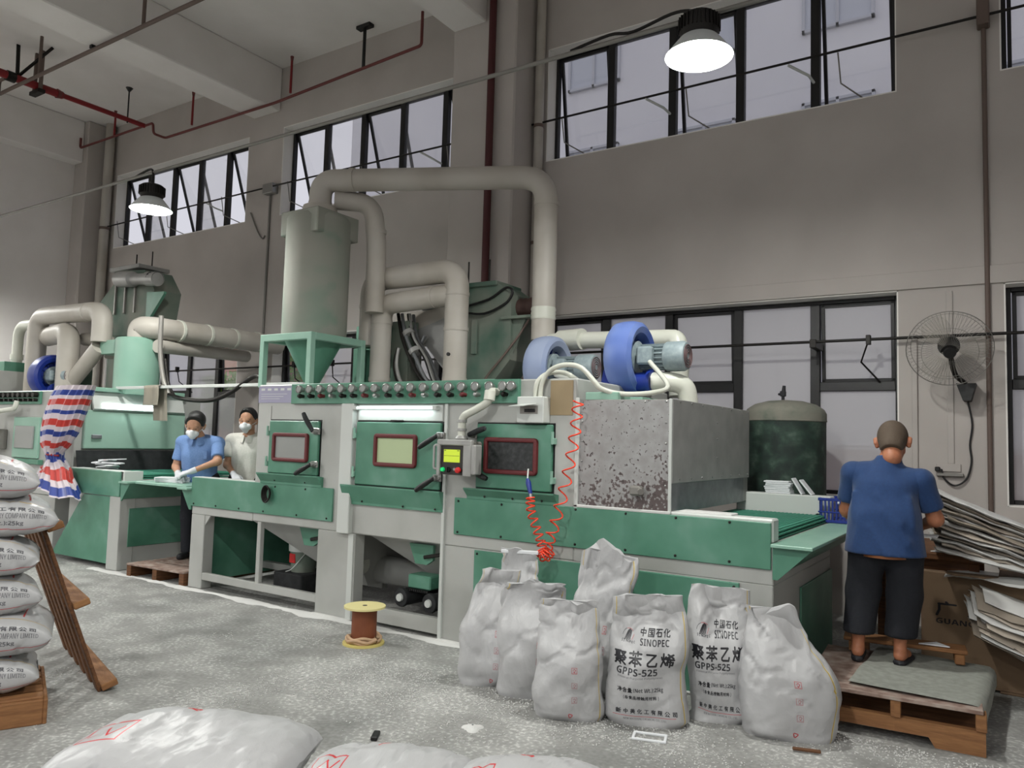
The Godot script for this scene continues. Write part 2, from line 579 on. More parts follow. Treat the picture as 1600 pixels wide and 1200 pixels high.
func room() -> void:
	struct("floor", MB.new().box(V(-15.4, -0.3, -1.6), V(6.4, 0, 13.4)), M.floor)
	struct("ceiling", MB.new().box(V(-15.4, CEIL, -1.6), V(6.4, CEIL + 0.3, 13.4)), M.ceiling)
	var b := MB.new()
	var z0 := -1.6; var z1 := -1.3
	b.box(V(-15.4, 0, z0), V(6.4, 1.1, z1))
	b.box(V(-15.4, 3.04, z0), V(6.4, 4.95, z1))
	b.box(V(-15.4, 6.37, z0), V(6.4, CEIL, z1))
	var edges := [-15.4]
	for u in UX: edges.append_array(u)
	edges.append(6.4)
	for i in range(0, edges.size(), 2):
		b.box(V(edges[i], 1.1, z0), V(edges[i + 1], 3.04, z1))
		b.box(V(edges[i], 4.95, z0), V(edges[i + 1], 6.37, z1))
	struct("wall_back", b, M.wall)
	for y in [4.95, 1.1]:
		for u in UX:
			var t: float = 6.37 if y > 2.0 else 3.04
			var q := MB.new()
			q.box(V(u[0], t - 0.012, -1.52), V(u[1], t, -1.3)).box(V(u[0], y, -1.52), V(u[1], y + 0.012, -1.3))
			q.box(V(u[0], y, -1.52), V(u[0] + 0.012, t, -1.3)).box(V(u[1] - 0.012, y, -1.52), V(u[1], t, -1.3))
			struct("trim_reveal", q, M.reveal)
	struct("wall_left", MB.new().box(V(-15.4, 0, -1.3), V(-15.05, CEIL, 13.4)), M.ceiling)
	# right and front walls: tall gateways to the yard and rows of high windows above them
	var wr := MB.new()
	wr.box(V(6.1, 0, -1.3), V(6.4, CEIL, 0.6)).box(V(6.1, 4.6, 0.6), V(6.4, 4.95, 13.4)).box(V(6.1, 6.6, 0.6), V(6.4, CEIL, 13.4))
	wr.box(V(6.1, 0, 0.6), V(6.4, 4.6, 12.4)).box(V(6.1, 0, 12.4), V(6.4, 6.6, 13.4)).box(V(6.1, 4.95, 6.3), V(6.4, 6.6, 6.9))
	struct("wall_right", wr, M.wall)
	var wf := MB.new()
	wf.box(V(-15.05, 4.6, 13.1), V(6.1, 4.95, 13.4)).box(V(-15.05, 6.6, 13.1), V(6.1, CEIL, 13.4))
	for q in [[-15.05, -14.2], [-9.4, -8.4], [-3.6, -2.6], [2.2, 6.1]]:
		wf.box(V(q[0], 0, 13.1), V(q[1], 4.6, 13.4))
	for x in [-15.05, -9.2, -3.4, 2.4, 5.5]:
		wf.box(V(x, 4.95, 13.1), V(x + 0.6, 6.6, 13.4))
	struct("wall_front", wf, M.wall)
	struct("ground_yard", MB.new().box(V(6.4, -0.4, -1.6), V(60, -0.02, 60)).box(V(-40, -0.4, 13.4), V(6.4, -0.02, 60)), plain(C(0.70, 0.69, 0.67), 0.9))
	# columns and beams
	struct("trim_column", MB.new().box(V(-5.88, 0, -1.3), V(-4.93, CEIL, -0.8), 0.02), M.wall)
	struct("trim_column", MB.new().box(V(-15.05, 0, -1.3), V(-14.62, CEIL, -0.85), 0.02), M.wall)
	struct("trim_beam", MB.new().box(V(-10.35, 6.65, -1.3), V(-9.72, CEIL, 13.1), 0.015), M.ceiling)
	struct("trim_beam", MB.new().box(V(-5.87, 6.65, -0.8), V(-5.37, CEIL, 13.1), 0.015), M.ceiling)
	struct("trim_beam", MB.new().box(V(-0.9, 6.65, -1.3), V(-0.3, CEIL, 13.1), 0.015), M.ceiling)
	struct("trim_beam", MB.new().box(V(-15.05, 6.65, 2.9), V(6.1, CEIL, 3.45), 0.015), M.ceiling)
	struct("trim_beam", MB.new().box(V(-15.05, 6.55, -0.85), V(-14.75, CEIL, 2.9), 0.015), M.ceiling)
	struct("trim_lintel", MB.new().box(V(-4.93, 3.04, -1.3), V(6.1, 3.2, -1.275), 0.004), M.wall)

func win(k: int, u: Array, y0: float, y1: float, upper: bool) -> void:
	var w := Node3D.new()
	w.name = numbered("window_%d" % k)
	w.set_meta("kind", "structure")
	add_child(w)
	var x0: float = u[0]; var x1: float = u[1]
	var zf := -1.5
	var fw := 0.05
	var b := MB.new()
	b.box(V(x0, y0, zf - 0.06), V(x0 + fw, y1, zf + 0.01), 0.004)
	b.box(V(x1 - fw, y0, zf - 0.06), V(x1, y1, zf + 0.01), 0.004)
	b.box(V(x0 + fw, y1 - fw, zf - 0.06), V(x1 - fw, y1, zf + 0.01), 0.004)
	b.box(V(x0 + fw, y0, zf - 0.06), V(x1 - fw, y0 + fw, zf + 0.01), 0.004)
	part(w, "frame", b, M.frame)
	var n := 5
	var step := (x1 - x0) / n
	for i in range(1, n):
		part(w, "mullion", MB.new().box(V(x0 + step * i - 0.045, y0 + fw, zf - 0.06), V(x0 + step * i + 0.045, y1 - fw, zf + 0.015), 0.004), M.frame)
	for i in n:
		var a := x0 + step * i + (fw if i == 0 else 0.045)
		var c := x0 + step * (i + 1) - (fw if i == n - 1 else 0.045)
		var opens := i % 2 == 0
		var lo := y0 + fw
		var hi := y1 - fw
		if not upper and opens:
			part(w, "transom", MB.new().box(V(a, 2.12, zf - 0.06), V(c, 2.21, zf + 0.01), 0.004), M.frame)
			part(w, "pane", MB.new().box(V(a, lo, zf - 0.03), V(c, 2.12, zf - 0.024)), M.dusty)
			lo = 2.21
		if opens:
			# a top-hung sash, its lower edge pushed out
			var out := (0.42 if x1 < -5.0 else 0.2) if upper else 0.05
			var s := Node3D.new()
			s.name = "sash"
			w.add_child(s, true)
			var hgt := hi - lo
			s.position = V((a + c) / 2.0, hi, zf - 0.03)
			s.rotation.x = asin(out / hgt)
			var hw := (c - a) / 2.0 - 0.006
			var sb := MB.new()
			for q in [-1.0, 1.0]:
				sb.box(V(q * hw, -hgt, -0.02), V(q * (hw - 0.035), 0, 0.02), 0.003)
			sb.box(V(-hw, -0.035, -0.02), V(hw, 0, 0.02), 0.003)
			sb.box(V(-hw, -hgt, -0.02), V(hw, -hgt + 0.035, 0.02), 0.003)
			part(s, "sash_frame", sb, M.frame)
			part(s, "pane", MB.new().box(V(-hw + 0.03, -hgt + 0.03, -0.004), V(hw - 0.03, -0.03, 0.002)), M.clear if upper or x1 < -5.0 else M.dusty)
		else:
			part(w, "pane", MB.new().box(V(a, lo, zf - 0.03), V(c, hi, zf - 0.024)), M.clear if upper else M.dusty)

func windows_all() -> void:
	for i in 4:
		win(i + 1, UX[i], 4.95, 6.37, true)
		win(i + 5, UX[i], 1.1, 3.04, false)

func outside() -> void:
	struct("ground", MB.new().box(V(-40, -0.5, -40), V(25, -0.1, -1.62)), plain(C(0.74, 0.73, 0.71), 0.9))
	var fac := textured(noise(50, 0.01, [C(0.89, 0.89, 0.91), C(0.92, 0.92, 0.935)], 3), 0.1, 0.8)
	var t := thing("building", "pale lavender building across the alley behind the right windows", "building", V(0, 0, 0))
	part(t, "wall", MB.new().box(V(-15.6, -0.1, -14), V(18, 15, -8.6)), fac)
	for i in 12:
		part(t, "panel", MB.new().box(V(-13.4 + i * 2.4, 1.62, -8.6), V(-13.4 + i * 2.4 + 2.32, 4.5, -8.56), 0.01), fac)
	part(t, "cladding", MB.new().box(V(-6.5, -0.1, -8.6), V(14, 1.55, -8.5)), plain(C(0.55, 0.38, 0.34), 0.8))
	part(t, "ledge", MB.new().box(V(-13.6, 5.6, -8.6), V(14, 5.75, -8.45), 0.02), fac)
	for i in 8:
		var x := -11.2 + i * 2.6
		for yy in [6.7, 9.6]:
			var f := MB.new()
			for q in [0.0, 0.62, 1.24]:
				f.box(V(x + q, yy, -8.6), V(x + q + 0.06, yy + 1.5, -8.52), 0.005)
			f.box(V(x, yy, -8.6), V(x + 1.3, yy + 0.06, -8.52), 0.005)
			f.box(V(x, yy + 1.44, -8.6), V(x + 1.3, yy + 1.5, -8.52), 0.005)
			var o := part(t, "window", f, plain(C(0.76, 0.77, 0.80), 0.5))
			part(o, "pane", MB.new().box(V(x + 0.05, yy + 0.05, -8.59), V(x + 1.25, yy + 1.45, -8.57)), plain(C(0.78, 0.80, 0.84), 0.3))
	var t2 := thing("building", "low white building with steps of windows beyond the left windows", "building", V(0, 0, 0))
	part(t2, "wall", MB.new().box(V(-32, -0.1, -14), V(-17.9, 5.2, -6.5)), fac)
	part(t2, "tower", MB.new().box(V(-17.6, -0.1, -22), V(-15.4, 13.5, -16)), fac)
	for k in 5:
		part(t2, "window", MB.new().box(V(-17.2, 8.2 + k * 1.0, -16.0), V(-15.9, 8.75 + k * 1.0, -15.94), 0.01), plain(C(0.6, 0.63, 0.7), 0.4))
	single("garden_wall", "salmon coloured wall outside behind the green hedge", "wall", MB.new().box(V(-17.1, -0.1, -5.9), V(-13.3, 4.8, -5.7), 0.02), plain(C(0.82, 0.58, 0.47), 0.85))
	var hb := MB.new()
	var r2 := RandomNumberGenerator.new()
	r2.seed = 5
	for i in 4200:
		var p := V(r2.randf_range(-16.6, -12.9), 0, r2.randf_range(-5.4, -4.9))
		var top := 2.9 if p.x < -14.6 else 3.9
		p.y = r2.randf_range(1.6, top)
		var d := V(r2.randf_range(-1, 1), r2.randf_range(-0.4, 1), r2.randf_range(-1, 1)).normalized() * 0.13
		var e := d.cross(V(r2.randf_range(-1, 1), r2.randf_range(-1, 1), r2.randf_range(-1, 1))).normalized() * 0.04
		hb.flat(p, p + d * 0.5 + e, p + d, V(0, 1, 0.4))
		hb.flat(p, p + d, p + d * 0.5 - e, V(0, 1, 0.4))
	var hm := plain(C(0.50, 0.68, 0.20), 0.7)
	hm.backlight_enabled = true
	hm.backlight = C(0.3, 0.45, 0.1)
	var hd := thing("hedge", "bright green hedge outside in front of the salmon wall", "hedge")
	var lf := part(hd, "leaves", hb, hm)
	lf.set_meta("kind", "stuff")
	var st := MB.new()
	for i in 14:
		st.tube([V(-16.5 + i * 0.26, -0.1, -5.15), V(-16.45 + i * 0.26, 2.4, -5.15)], 0.02, 6)
	part(hd, "stems", st, M.darkwood)

# ------------------------------------------------------------------ lamps, ceiling pipes, fittings on the wall
func bay_lamp(at: Vector3, label: String) -> void:
	var t := thing("high_bay_lamp", label, "lamp", at, 0.0, "high bay lamps hung over the machines")
	part(t, "reflector", MB.new().lathe([Vector2(0.105, 0.125), Vector2(0.12, 0.115), Vector2(0.165, 0.06), Vector2(0.205, 0.008), Vector2(0.212, 0), Vector2(0.208, 0), Vector2(0.2, 0.008), Vector2(0.16, 0.057), Vector2(0.115, 0.11), Vector2(0.09, 0.118)], Vector3.ZERO, Vector3.UP, 36), plain(C(0.80, 0.82, 0.82), 0.4, 0.0))
	var hs := MB.new().lathe([Vector2(0.0, 0.265), Vector2(0.1, 0.265), Vector2(0.118, 0.25), Vector2(0.122, 0.155), Vector2(0.11, 0.14), Vector2(0.11, 0.12), Vector2(0, 0.12)], Vector3.ZERO, Vector3.UP, 28)
	for i in 28:
		var a := TAU * i / 28
		hs.bar(V(cos(a) * 0.124, 0.16, sin(a) * 0.124), V(cos(a) * 0.124, 0.245, sin(a) * 0.124), 0.006, 0.014, V(cos(a), 0, sin(a)))
	part(t, "housing", hs, M.darkmetal)
	part(t, "led_disc", MB.new().lathe([Vector2(0, 0.119), Vector2(0.085, 0.119), Vector2(0.085, 0.108), Vector2(0, 0.108)], Vector3.ZERO, Vector3.UP, 24), glow(C(0.95, 1.0, 0.98), 9.0))
	part(t, "hook", MB.new().tube(curve([V(0, 0.26, 0), V(0.012, 0.285, 0), V(0, 0.31, 0), V(-0.012, 0.30, 0)], 4), 0.004, 6), M.steel)
	var l := OmniLight3D.new()
	l.name = "lamp_light"
	l.light_color = C(1.0, 1.0, 0.98)
	l.light_energy = LAMP_ENERGY
	l.light_size = 0.07
	l.omni_range = 40.0
	l.omni_attenuation = 2.0
	l.shadow_enabled = true
	l.position = V(0, 0.06, 0)
	t.add_child(l)

func lamps() -> void:
	bay_lamp(V(-1.63, 3.97, 2.09), "large lit bay lamp hanging before the right upper window")
	bay_lamp(V(-7.62, 3.86, 2.02), "lit bay lamp hanging before the farthest left upper window")
	bay_lamp(V(-13.55, 3.9, 2.02), "lit bay lamp at the left end of the row before the machines")
	# the other rows of the hall, behind the camera
	var rows_ := ["second", "third", "rear"]
	var cols := ["far left", "left", "middle", "right"]
	for r in 3:
		for c in (3 if r == 0 else 4):
			bay_lamp(V([-13.5, -7.6, -1.65, 4.3][c], 3.97, [5.3, 8.8, 12.0][r]), "lit bay lamp of the %s row of the hall, %s" % [rows_[r], cols[c]])
	# the conduit that carries the front row, hung from the ceiling on rods outside the frame
	for r in 3:
		var cz: float = [5.3, 8.8, 12.0][r]
		single("lamp_conduit", "grey conduit carrying the %s row of bay lamps behind the camera" % rows_[r], "conduit", MB.new().tube([V(-15.05, 4.28, cz), V(6.1, 4.28, cz)], 0.016, 8), M.galv)
	var c := thing("lamp_conduit", "long grey conduit along which the bay lamps hang", "conduit")
	part(c, "tube", MB.new().tube([V(-15.05, 4.27, 2.0), V(6.1, 4.29, 2.0)], 0.016, 8), M.galv)
	part(c, "cable", MB.new().tube(curve([V(-2.6, 4.30, 2.0), V(-2.3, 4.335, 2.0), V(-2.12, 4.31, 2.0), V(-1.85, 4.35, 2.01), V(-1.7, 4.315, 2.04), V(-1.63, 4.24, 2.09)], 5), 0.011, 8), M.darkmetal)
	part(c, "cable", MB.new().tube(curve([V(-8.0, 4.28, 2.0), V(-7.7, 4.32, 2.0), V(-7.62, 4.2, 2.02), V(-7.62, 4.13, 2.02)], 5), 0.012, 8), M.darkmetal)

func ceiling_pipes() -> void:
	var y := 6.8
	var t := thing("sprinkler_main", "thick red sprinkler pipe crossing below the ceiling at left", "pipe")
	part(t, "pipe", MB.new().tube([V(-12.64, y, 2.9), V(-12.62, y, 0.62)], 0.06, 12), M.red)
	part(t, "reducer", MB.new().cyl(V(-12.62, y, 0.7), V(-12.62, y, 0.6), 0.075, 0.05), M.redbrown)
	part(t, "pipe", MB.new().tube([V(-12.62, y, 0.62), V(-12.6, y, -0.76)], 0.04, 12), M.red)
	part(t, "coupling", MB.new().cyl(V(-12.64, y, 1.42), V(-12.64, y, 1.30), 0.078, 0.078), M.darkmetal)
	for z in [0.98]:
		for dx in [-0.09, 0.09]:
			part(t, "hanger", MB.new().box(V(-12.63 + dx - 0.022, y - 0.1, z - 0.025), V(-12.63 + dx + 0.022, CEIL, z + 0.025), 0.004), M.greybrown)
		part(t, "hanger_foot", MB.new().box(V(-12.78, y - 0.13, z - 0.05), V(-12.48, y - 0.07, z + 0.05), 0.005), M.darkmetal)
	part(t, "brace", MB.new().bar(V(-12.64, y + 0.06, 1.25), V(-12.3, CEIL, 0.95), 0.05, 0.02), M.darkmetal)
	part(t, "brace", MB.new().bar(V(-12.64, y + 0.05, 1.27), V(-12.68, CEIL, 1.27), 0.05, 0.02), M.darkmetal)
	part(t, "hanger_rod", MB.new().cyl(V(-12.6, y - 0.06, -0.45), V(-12.6, CEIL - 0.03, -0.45), 0.012, 0.012, 8), M.black)
	part(t, "ceiling_plate", MB.new().cyl(V(-12.6, CEIL, -0.45), V(-12.6, CEIL - 0.06, -0.45), 0.06, 0.02, 12), M.black)
	var b := thing("sprinkler_branch", "thin red sprinkler pipe running along the back wall top", "pipe")
	part(b, "pipe", MB.new().tube(elbows([V(-14.7, 6.99, -0.76), V(-14.7, y, -0.76), V(-12.35, y, -0.76), V(-12.35, y - 0.18, -0.78), V(-12.35, y - 0.18, -1.0), V(-9.5, y - 0.18, -1.0), V(-6.6, y - 0.02, -1.02), V(-6.6, y + 0.45, -1.02)], 0.05, 4), 0.021, 10), M.redbrown)
	for x in [-13.55, -11.6, -9.15]:
		part(b, "riser", MB.new().cyl(V(x, y - (0.0 if x < -12.4 else 0.1), -0.76 if x < -12.4 else -1.0), V(x, y + 0.4, -0.76 if x < -12.4 else -1.0), 0.02, 0.018, 8), M.red)
		part(b, "sprinkler_head", MB.new().cyl(V(x, y + 0.4, -0.76 if x < -12.4 else -1.0), V(x, y + 0.47, -0.76 if x < -12.4 else -1.0), 0.018, 0.028, 8), M.redbrown)
	part(b, "hanger_rod", MB.new().cyl(V(-7.65, y - 0.06, -1.01), V(-7.65, CEIL, -1.01), 0.024, 0.024, 8), M.black)
	part(b, "ceiling_plate", MB.new().box(V(-7.78, CEIL - 0.05, -1.06), V(-7.52, CEIL, -0.96), 0.005), M.black)
	var g := thing("sprinkler_branch", "grey brown sprinkler pipe nearest the camera under the ceiling", "pipe")
	part(g, "pipe", MB.new().tube(elbows([V(-12.64, y, 1.38), V(-12.95, y, 1.38), V(-12.95, y - 0.22, 1.38), V(-12.6, y - 0.215, 1.38), V(-5.3, y - 0.215, 1.4)], 0.05, 4), 0.026, 10), M.greybrown)
	for x in [-11.7, -9.1]:
		part(g, "riser", MB.new().cyl(V(x, y - 0.2, 1.385), V(x, y + 0.36, 1.385), 0.024, 0.024, 8), M.greybrown)
	part(g, "clamp", MB.new().box(V(-10.3, y - 0.2, 1.36), V(-10.24, y - 0.15, 1.42), 0.004), M.black)

func rail(called: String, label: String, pts: Array, r: float) -> Node3D:
	var t := thing(called, label, "rail")
	part(t, "rod", MB.new().tube(pts, r, 8), M.darkmetal)
	return t

func wall_fittings() -> void:
	# drain pipes in the corners beside the columns, and the red riser
	var d := thing("drain_pipe", "pale vertical drain pipe beside the middle column", "pipe")
	part(d, "pipe", MB.new().cyl(V(-4.83, 0, -1.2), V(-4.83, CEIL, -1.2), 0.058, 0.058, 14), M.pvc)
	part(d, "bracket", MB.new().cyl(V(-4.83, 5.35, -1.2), V(-4.83, 5.39, -1.2), 0.064, 0.064, 14), M.greybrown)
	part(d, "bracket", MB.new().cyl(V(-4.83, 3.9, -1.2), V(-4.83, 3.94, -1.2), 0.064, 0.064, 14), M.greybrown)
	var d2 := thing("drain_pipe", "pale vertical drain pipe in the far left corner", "pipe")
	part(d2, "pipe", MB.new().cyl(V(-14.45, 0, -1.18), V(-14.45, CEIL, -1.18), 0.085, 0.085, 14), M.pvc)
	part(d2, "bracket", MB.new().cyl(V(-14.45, 5.3, -1.18), V(-14.45, 5.35, -1.18), 0.092, 0.092, 14), M.greybrown)
	var rr := thing("riser_pipe", "dark red vertical pipe on the face of the middle column", "pipe")
	part(rr, "pipe", MB.new().cyl(V(-5.23, 0, -0.73), V(-5.23, CEIL, -0.73), 0.045, 0.045, 12), plain(C(0.28, 0.09, 0.10), 0.6))
	part(rr, "bracket", MB.new().box(V(-5.25, 4.62, -0.8), V(-5.05, 4.68, -0.67), 0.004), M.darkmetal)
	# window-opening rods: one per row of windows
	var u := rail("window_rod", "thin dark rod along the foot of the upper windows", [V(-14.5, 5.36, -1.2), V(-9.7, 5.4, -1.2), V(-4.8, 5.41, -1.2), V(6.1, 5.5, -1.2)], 0.013)
	for w in 4:
		for i in 5:
			var x: float = UX[w][0] + 0.774 * (i + 0.35)
			if i % 2 == 0:
				part(u, "arm", MB.new().tube([V(x, 5.42, -1.2), V(x + 0.02, 5.12, -1.24), V(x + 0.22, 5.0, -1.5)], 0.008, 6), M.galv)
			elif w > 0 or i == 3:
				part(u, "bracket", MB.new().tube([V(x + 0.3, 5.41, -1.2), V(x + 0.48, 5.3, -1.3), V(x + 0.5, 5.28, -1.44)], 0.014, 6), M.lightpaint)
	var lo := rail("window_rod", "thin dark rod along the middle of the lower windows", [V(-12.6, 2.55, -1.2), V(-4.5, 2.57, -1.2), V(6.1, 2.6, -1.2)], 0.014)
	for x in [-11.9, -9.0, -8.2, -1.15]:
		part(lo, "clamp", MB.new().box(V(x - 0.02, 2.53, -1.23), V(x + 0.02, 2.62, -1.17), 0.004), M.darkmetal)
		part(lo, "arm", MB.new().tube([V(x, 2.57, -1.2), V(x - 0.08, 2.38, -1.3), V(x + 0.06, 2.2, -1.47)], 0.009, 6), M.darkmetal)
	part(lo, "bracket", MB.new().box(V(-1.67, 2.52, -1.5), V(-1.61, 2.6, -1.17), 0.004), M.darkmetal)
	# gear boxes and conduits
	var g := thing("conduit", "grey wall conduit with gear box right of the wall fan", "conduit")
	part(g, "tube", MB.new().cyl(V(-0.2, 0.98, -1.28), V(-0.2, 5.45, -1.28), 0.021, 0.021, 10), M.greybrown)
	part(g, "gear_box", MB.new().box(V(-0.25, 5.36, -1.3), V(-0.15, 5.6, -1.16), 0.01), M.greybrown)
	part(g, "junction_box", MB.new().box(V(-0.27, 0.92, -1.3), V(-0.06, 1.0, -1.18), 0.008), M.galv)
	part(g, "junction_box", MB.new().box(V(-0.17, 0.6, -1.3), V(0.05, 0.9, -1.2), 0.008), M.greybrown)
	var g2 := thing("conduit", "thin grey conduit with gear box between the left upper windows", "conduit")
	part(g2, "tube", MB.new().cyl(V(-9.84, 0, -1.28), V(-9.84, 5.35, -1.28), 0.018, 0.018, 8), M.galv)
	part(g2, "gear_box", MB.new().box(V(-9.92, 5.3, -1.3), V(-9.68, 5.46, -1.18), 0.01), M.steel)
	part(g2, "cable", MB.new().tube(curve([V(-10.3, 5.08, -1.28), V(-10.1, 4.75, -1.28), V(-9.98, 4.62, -1.28), V(-9.92, 4.66, -1.28)], 5), 0.012, 6), M.galv)
	var g3 := thing("trunking", "pale cable trunking on the wall left of the wall fan", "trunking")
	part(g3, "cover", MB.new().box(V(-0.80, 1.3, -1.3), V(-0.755, 2.62, -1.27), 0.004), M.wall)
	part(g3, "cover", MB.new().box(V(-0.52, 1.45, -1.3), V(-0.47, 3.0, -1.285), 0.004), M.wall)
	# wall fan
	var f := thing("wall_fan", "wall mounted fan with a wire cage tilted down", "fan", V(-0.47, 2.42, -0.82))
	var hub := Node3D.new()
	hub.name = "head"
	f.add_child(hub)
	hub.rotation = V(0.42, 0.1, 0)
	var cage := MB.new()
	for i in 60:
		var a := TAU * i / 60
		var dd := V(cos(a), sin(a), 0)
		cage.tube([dd * 0.07 + V(0, 0, 0.12), dd * 0.2 + V(0, 0, 0.105), dd * 0.3 + V(0, 0, 0.055), dd * 0.325], 0.0012, 4, false)
		cage.tube([dd * 0.325, dd * 0.29 + V(0, 0, -0.06), dd * 0.12 + V(0, 0, -0.09)], 0.0012, 4, false)
	for q in [[0.325, 0.0], [0.21, 0.105], [0.29, -0.06]]:
		var ring: Array = []
		for i in 41:
			ring.append(V(cos(TAU * i / 40) * q[0], sin(TAU * i / 40) * q[0], q[1]))
		cage.tube(ring, 0.004 if q[1] == 0.0 else 0.0022, 5, false)
	part(hub, "cage", cage, M.galv)
	part(hub, "badge", MB.new().cyl(V(0, 0, 0.112), V(0, 0, 0.128), 0.05, 0.042, 18), M.black)
	for i in 3:
		var bl := MB.new()
		var pts: Array = []
		for k in 6:
			var row := PackedVector3Array()
			var r := 0.05 + 0.24 * k / 5.0
			var wd := (0.3 + 0.9 * sin(PI * (0.15 + 0.75 * k / 5.0)))
			for j in 5:
				var a := TAU * i / 3.0 + wd * (j / 4.0 - 0.5)
				row.append(V(cos(a) * r, sin(a) * r, 0.03 * (j / 2.0 - 1.0)))
			pts.append(row)
		bl.rows(pts, false, false)
		part(hub, "blade", bl, M.fanblade)
	part(hub, "motor", MB.new().lathe([Vector2(0, -0.22), Vector2(0.07, -0.21), Vector2(0.085, -0.12), Vector2(0.085, -0.07), Vector2(0, -0.07)], Vector3.ZERO, V(0, 0, 1), 18), M.black)
	part(f, "neck", MB.new().tube(curve([V(0, -0.06, -0.16), V(0.03, -0.2, -0.22), V(0.1, -0.27, -0.3)], 5), 0.022, 8), M.darkmetal)
	part(f, "wall_bracket", MB.new().prism(PackedVector2Array([Vector2(-0.07, 0.06), Vector2(0.08, 0.06), Vector2(0.04, -0.09), Vector2(-0.02, -0.09)]), V(0.1, -0.33, -0.48), V(1, 0, 0), V(0, 1, 0), 0.2), M.black)
	part(f, "power_cord", MB.new().tube(curve([V(0.11, -0.42, -0.46), V(0.14, -0.62, -0.46), V(0.12, -0.8, -0.465), V(0.13, -0.95, -0.46), V(0.09, -1.1, -0.455), V(0.0, -1.16, -0.45), V(-0.08, -1.1, -0.45), V(-0.1, -1.02, -0.46)], 5), 0.008, 7), M.black)
	var s := thing("wall_socket", "wall socket bracket below the fan with a plugged cord", "socket", V(-0.52, 1.4, -1.3))
	part(s, "plate", MB.new().box(V(-0.09, -0.02, 0), V(0.10, 0.05, 0.02), 0.004), M.wall)
	part(s, "ledge", MB.new().box(V(-0.09, -0.06, 0), V(0.12, -0.035, 0.05), 0.003), M.galv)
	part(s, "plug", MB.new().box(V(-0.1, -0.02, 0.02), V(-0.06, 0.02, 0.06), 0.006), M.black)

# ------------------------------------------------------------------ machine one
const F := 1.79

func bolts(t: Node3D, pts: Array, z: float, mat: Material, r := 0.009) -> void:
	var b := MB.new()
	for p in pts:
		b.lathe([Vector2(r, 0), Vector2(r, 0.004), Vector2(r * 0.5, 0.008), Vector2(0, 0.008)], V(p[0], p[1], z), V(0, 0, 1), 8)
	var o := part(t, "bolts", b, mat)
	o.set_meta("kind", "stuff")

func lever(parent: Node3D, at: Vector3, dir: Vector3, m: Material) -> void:
	# clamp: chromed bracket and a black lever swinging out along dir
	var h := Node3D.new()
	h.name = "clamp_handle"
	parent.add_child(h, true)
	h.position = at
	var b := MB.new().box(V(-0.04, -0.028, 0), V(0.04, 0.028, 0.02), 0.006)
	b.cyl(V(0, 0, 0.0), V(0, 0, 0.06), 0.024, 0.02, 12)
	b.cyl(V(-0.028, 0, 0.02), V(-0.028, 0, 0.034), 0.01, 0.01, 8)
	b.cyl(V(0.03, 0, 0.02), V(0.03, 0, 0.04), 0.012, 0.012, 8)
	part(h, "bracket", b, M.steel)
	var d := dir.normalized()
	var pts := curve([V(0, 0, 0.055), d * 0.05 + V(0, 0, 0.06), d * 0.13 + V(0, 0.0, 0.065), d * 0.19 + V(0, 0, 0.06)], 4)
	var rr: Array = []
	for i in pts.size():
		rr.append(0.013 + 0.009 * sin(PI * clampf(float(i) / (pts.size() - 1), 0.25, 1.0) * 0.85))
	part(h, "lever", MB.new().tube(pts, rr, 10), m)

func door(t: Node3D, x0: float, y0: float, x1: float, y1: float, wx0: float, wy0: float, wx1: float, wy1: float, glass: Material, hinge: float) -> Node3D:
	var d := Node3D.new()
	d.name = "door"
	t.add_child(d, true)
	part(d, "panel", MB.new().box(V(x0, y0, F), V(x1, y1, F + 0.03), 0.006), M.green)
	part(d, "gap", MB.new().box(V(x0 - 0.012, y0 - 0.012, F), V(x1 + 0.012, y1 + 0.012, F + 0.004)), M.black)
	# rounded seal round the window: a swept rectangle
	var b := MB.new()
	var w := 0.034
	var r := 0.03
	var ring: Array = []
	for q in [[wx1 - r, wy1 - r, 0.0], [wx0 + r, wy1 - r, PI / 2], [wx0 + r, wy0 + r, PI], [wx1 - r, wy0 + r, PI * 1.5]]:
		for k in 4:
			var a: float = q[2] + PI / 2 * k / 3.0
			ring.append([V(q[0], q[1], 0), V(cos(a), sin(a), 0)])
	var rws: Array = []
	for e in ring:
		var row := PackedVector3Array()
		for p in [[r, 0.028], [r, 0.05], [r - 0.007, 0.057], [r - w + 0.007, 0.057], [r - w, 0.05], [r - w, 0.028]]:
			row.append(e[0] + e[1] * p[0] + V(0, 0, F + p[1]))
		rws.append(row)
	rws.append(rws[0])
	b.rows(rws, false, false)
	part(d, "window_seal", b, M.maroon)
	part(d, "glass", MB.new().box(V(wx0 + 0.02, wy0 + 0.02, F + 0.02), V(wx1 - 0.02, wy1 - 0.02, F + 0.036)), glass)
	for yy in [y0 + 0.06, y1 - 0.14]:
		var hx := x0 - 0.012 if hinge < 0.0 else x1 + 0.012
		part(d, "hinge", MB.new().box(V(hx - 0.014, yy, F), V(hx + 0.014, yy + 0.045, F + 0.045), 0.004).cyl(V(hx, yy, F + 0.04), V(hx, yy + 0.09, F + 0.04), 0.011, 0.011, 8), M.palegreen)
	return d

func shelf(t: Node3D, x0: float, x1: float, ytop: float, ybot: float) -> void:
	# drip ledge under a door: a lip that leans out over a flat apron
	var s := PackedVector2Array([Vector2(F, ytop - 0.01), Vector2(F + 0.075, ytop), Vector2(F + 0.075, ytop - 0.012), Vector2(F + 0.022, ybot + 0.02), Vector2(F + 0.022, ybot), Vector2(F, ybot)])
	part(t, "drip_ledge", MB.new().prism(s, V(x1, 0, 0), V(0, 0, 1), V(0, 1, 0), x1 - x0), M.green)

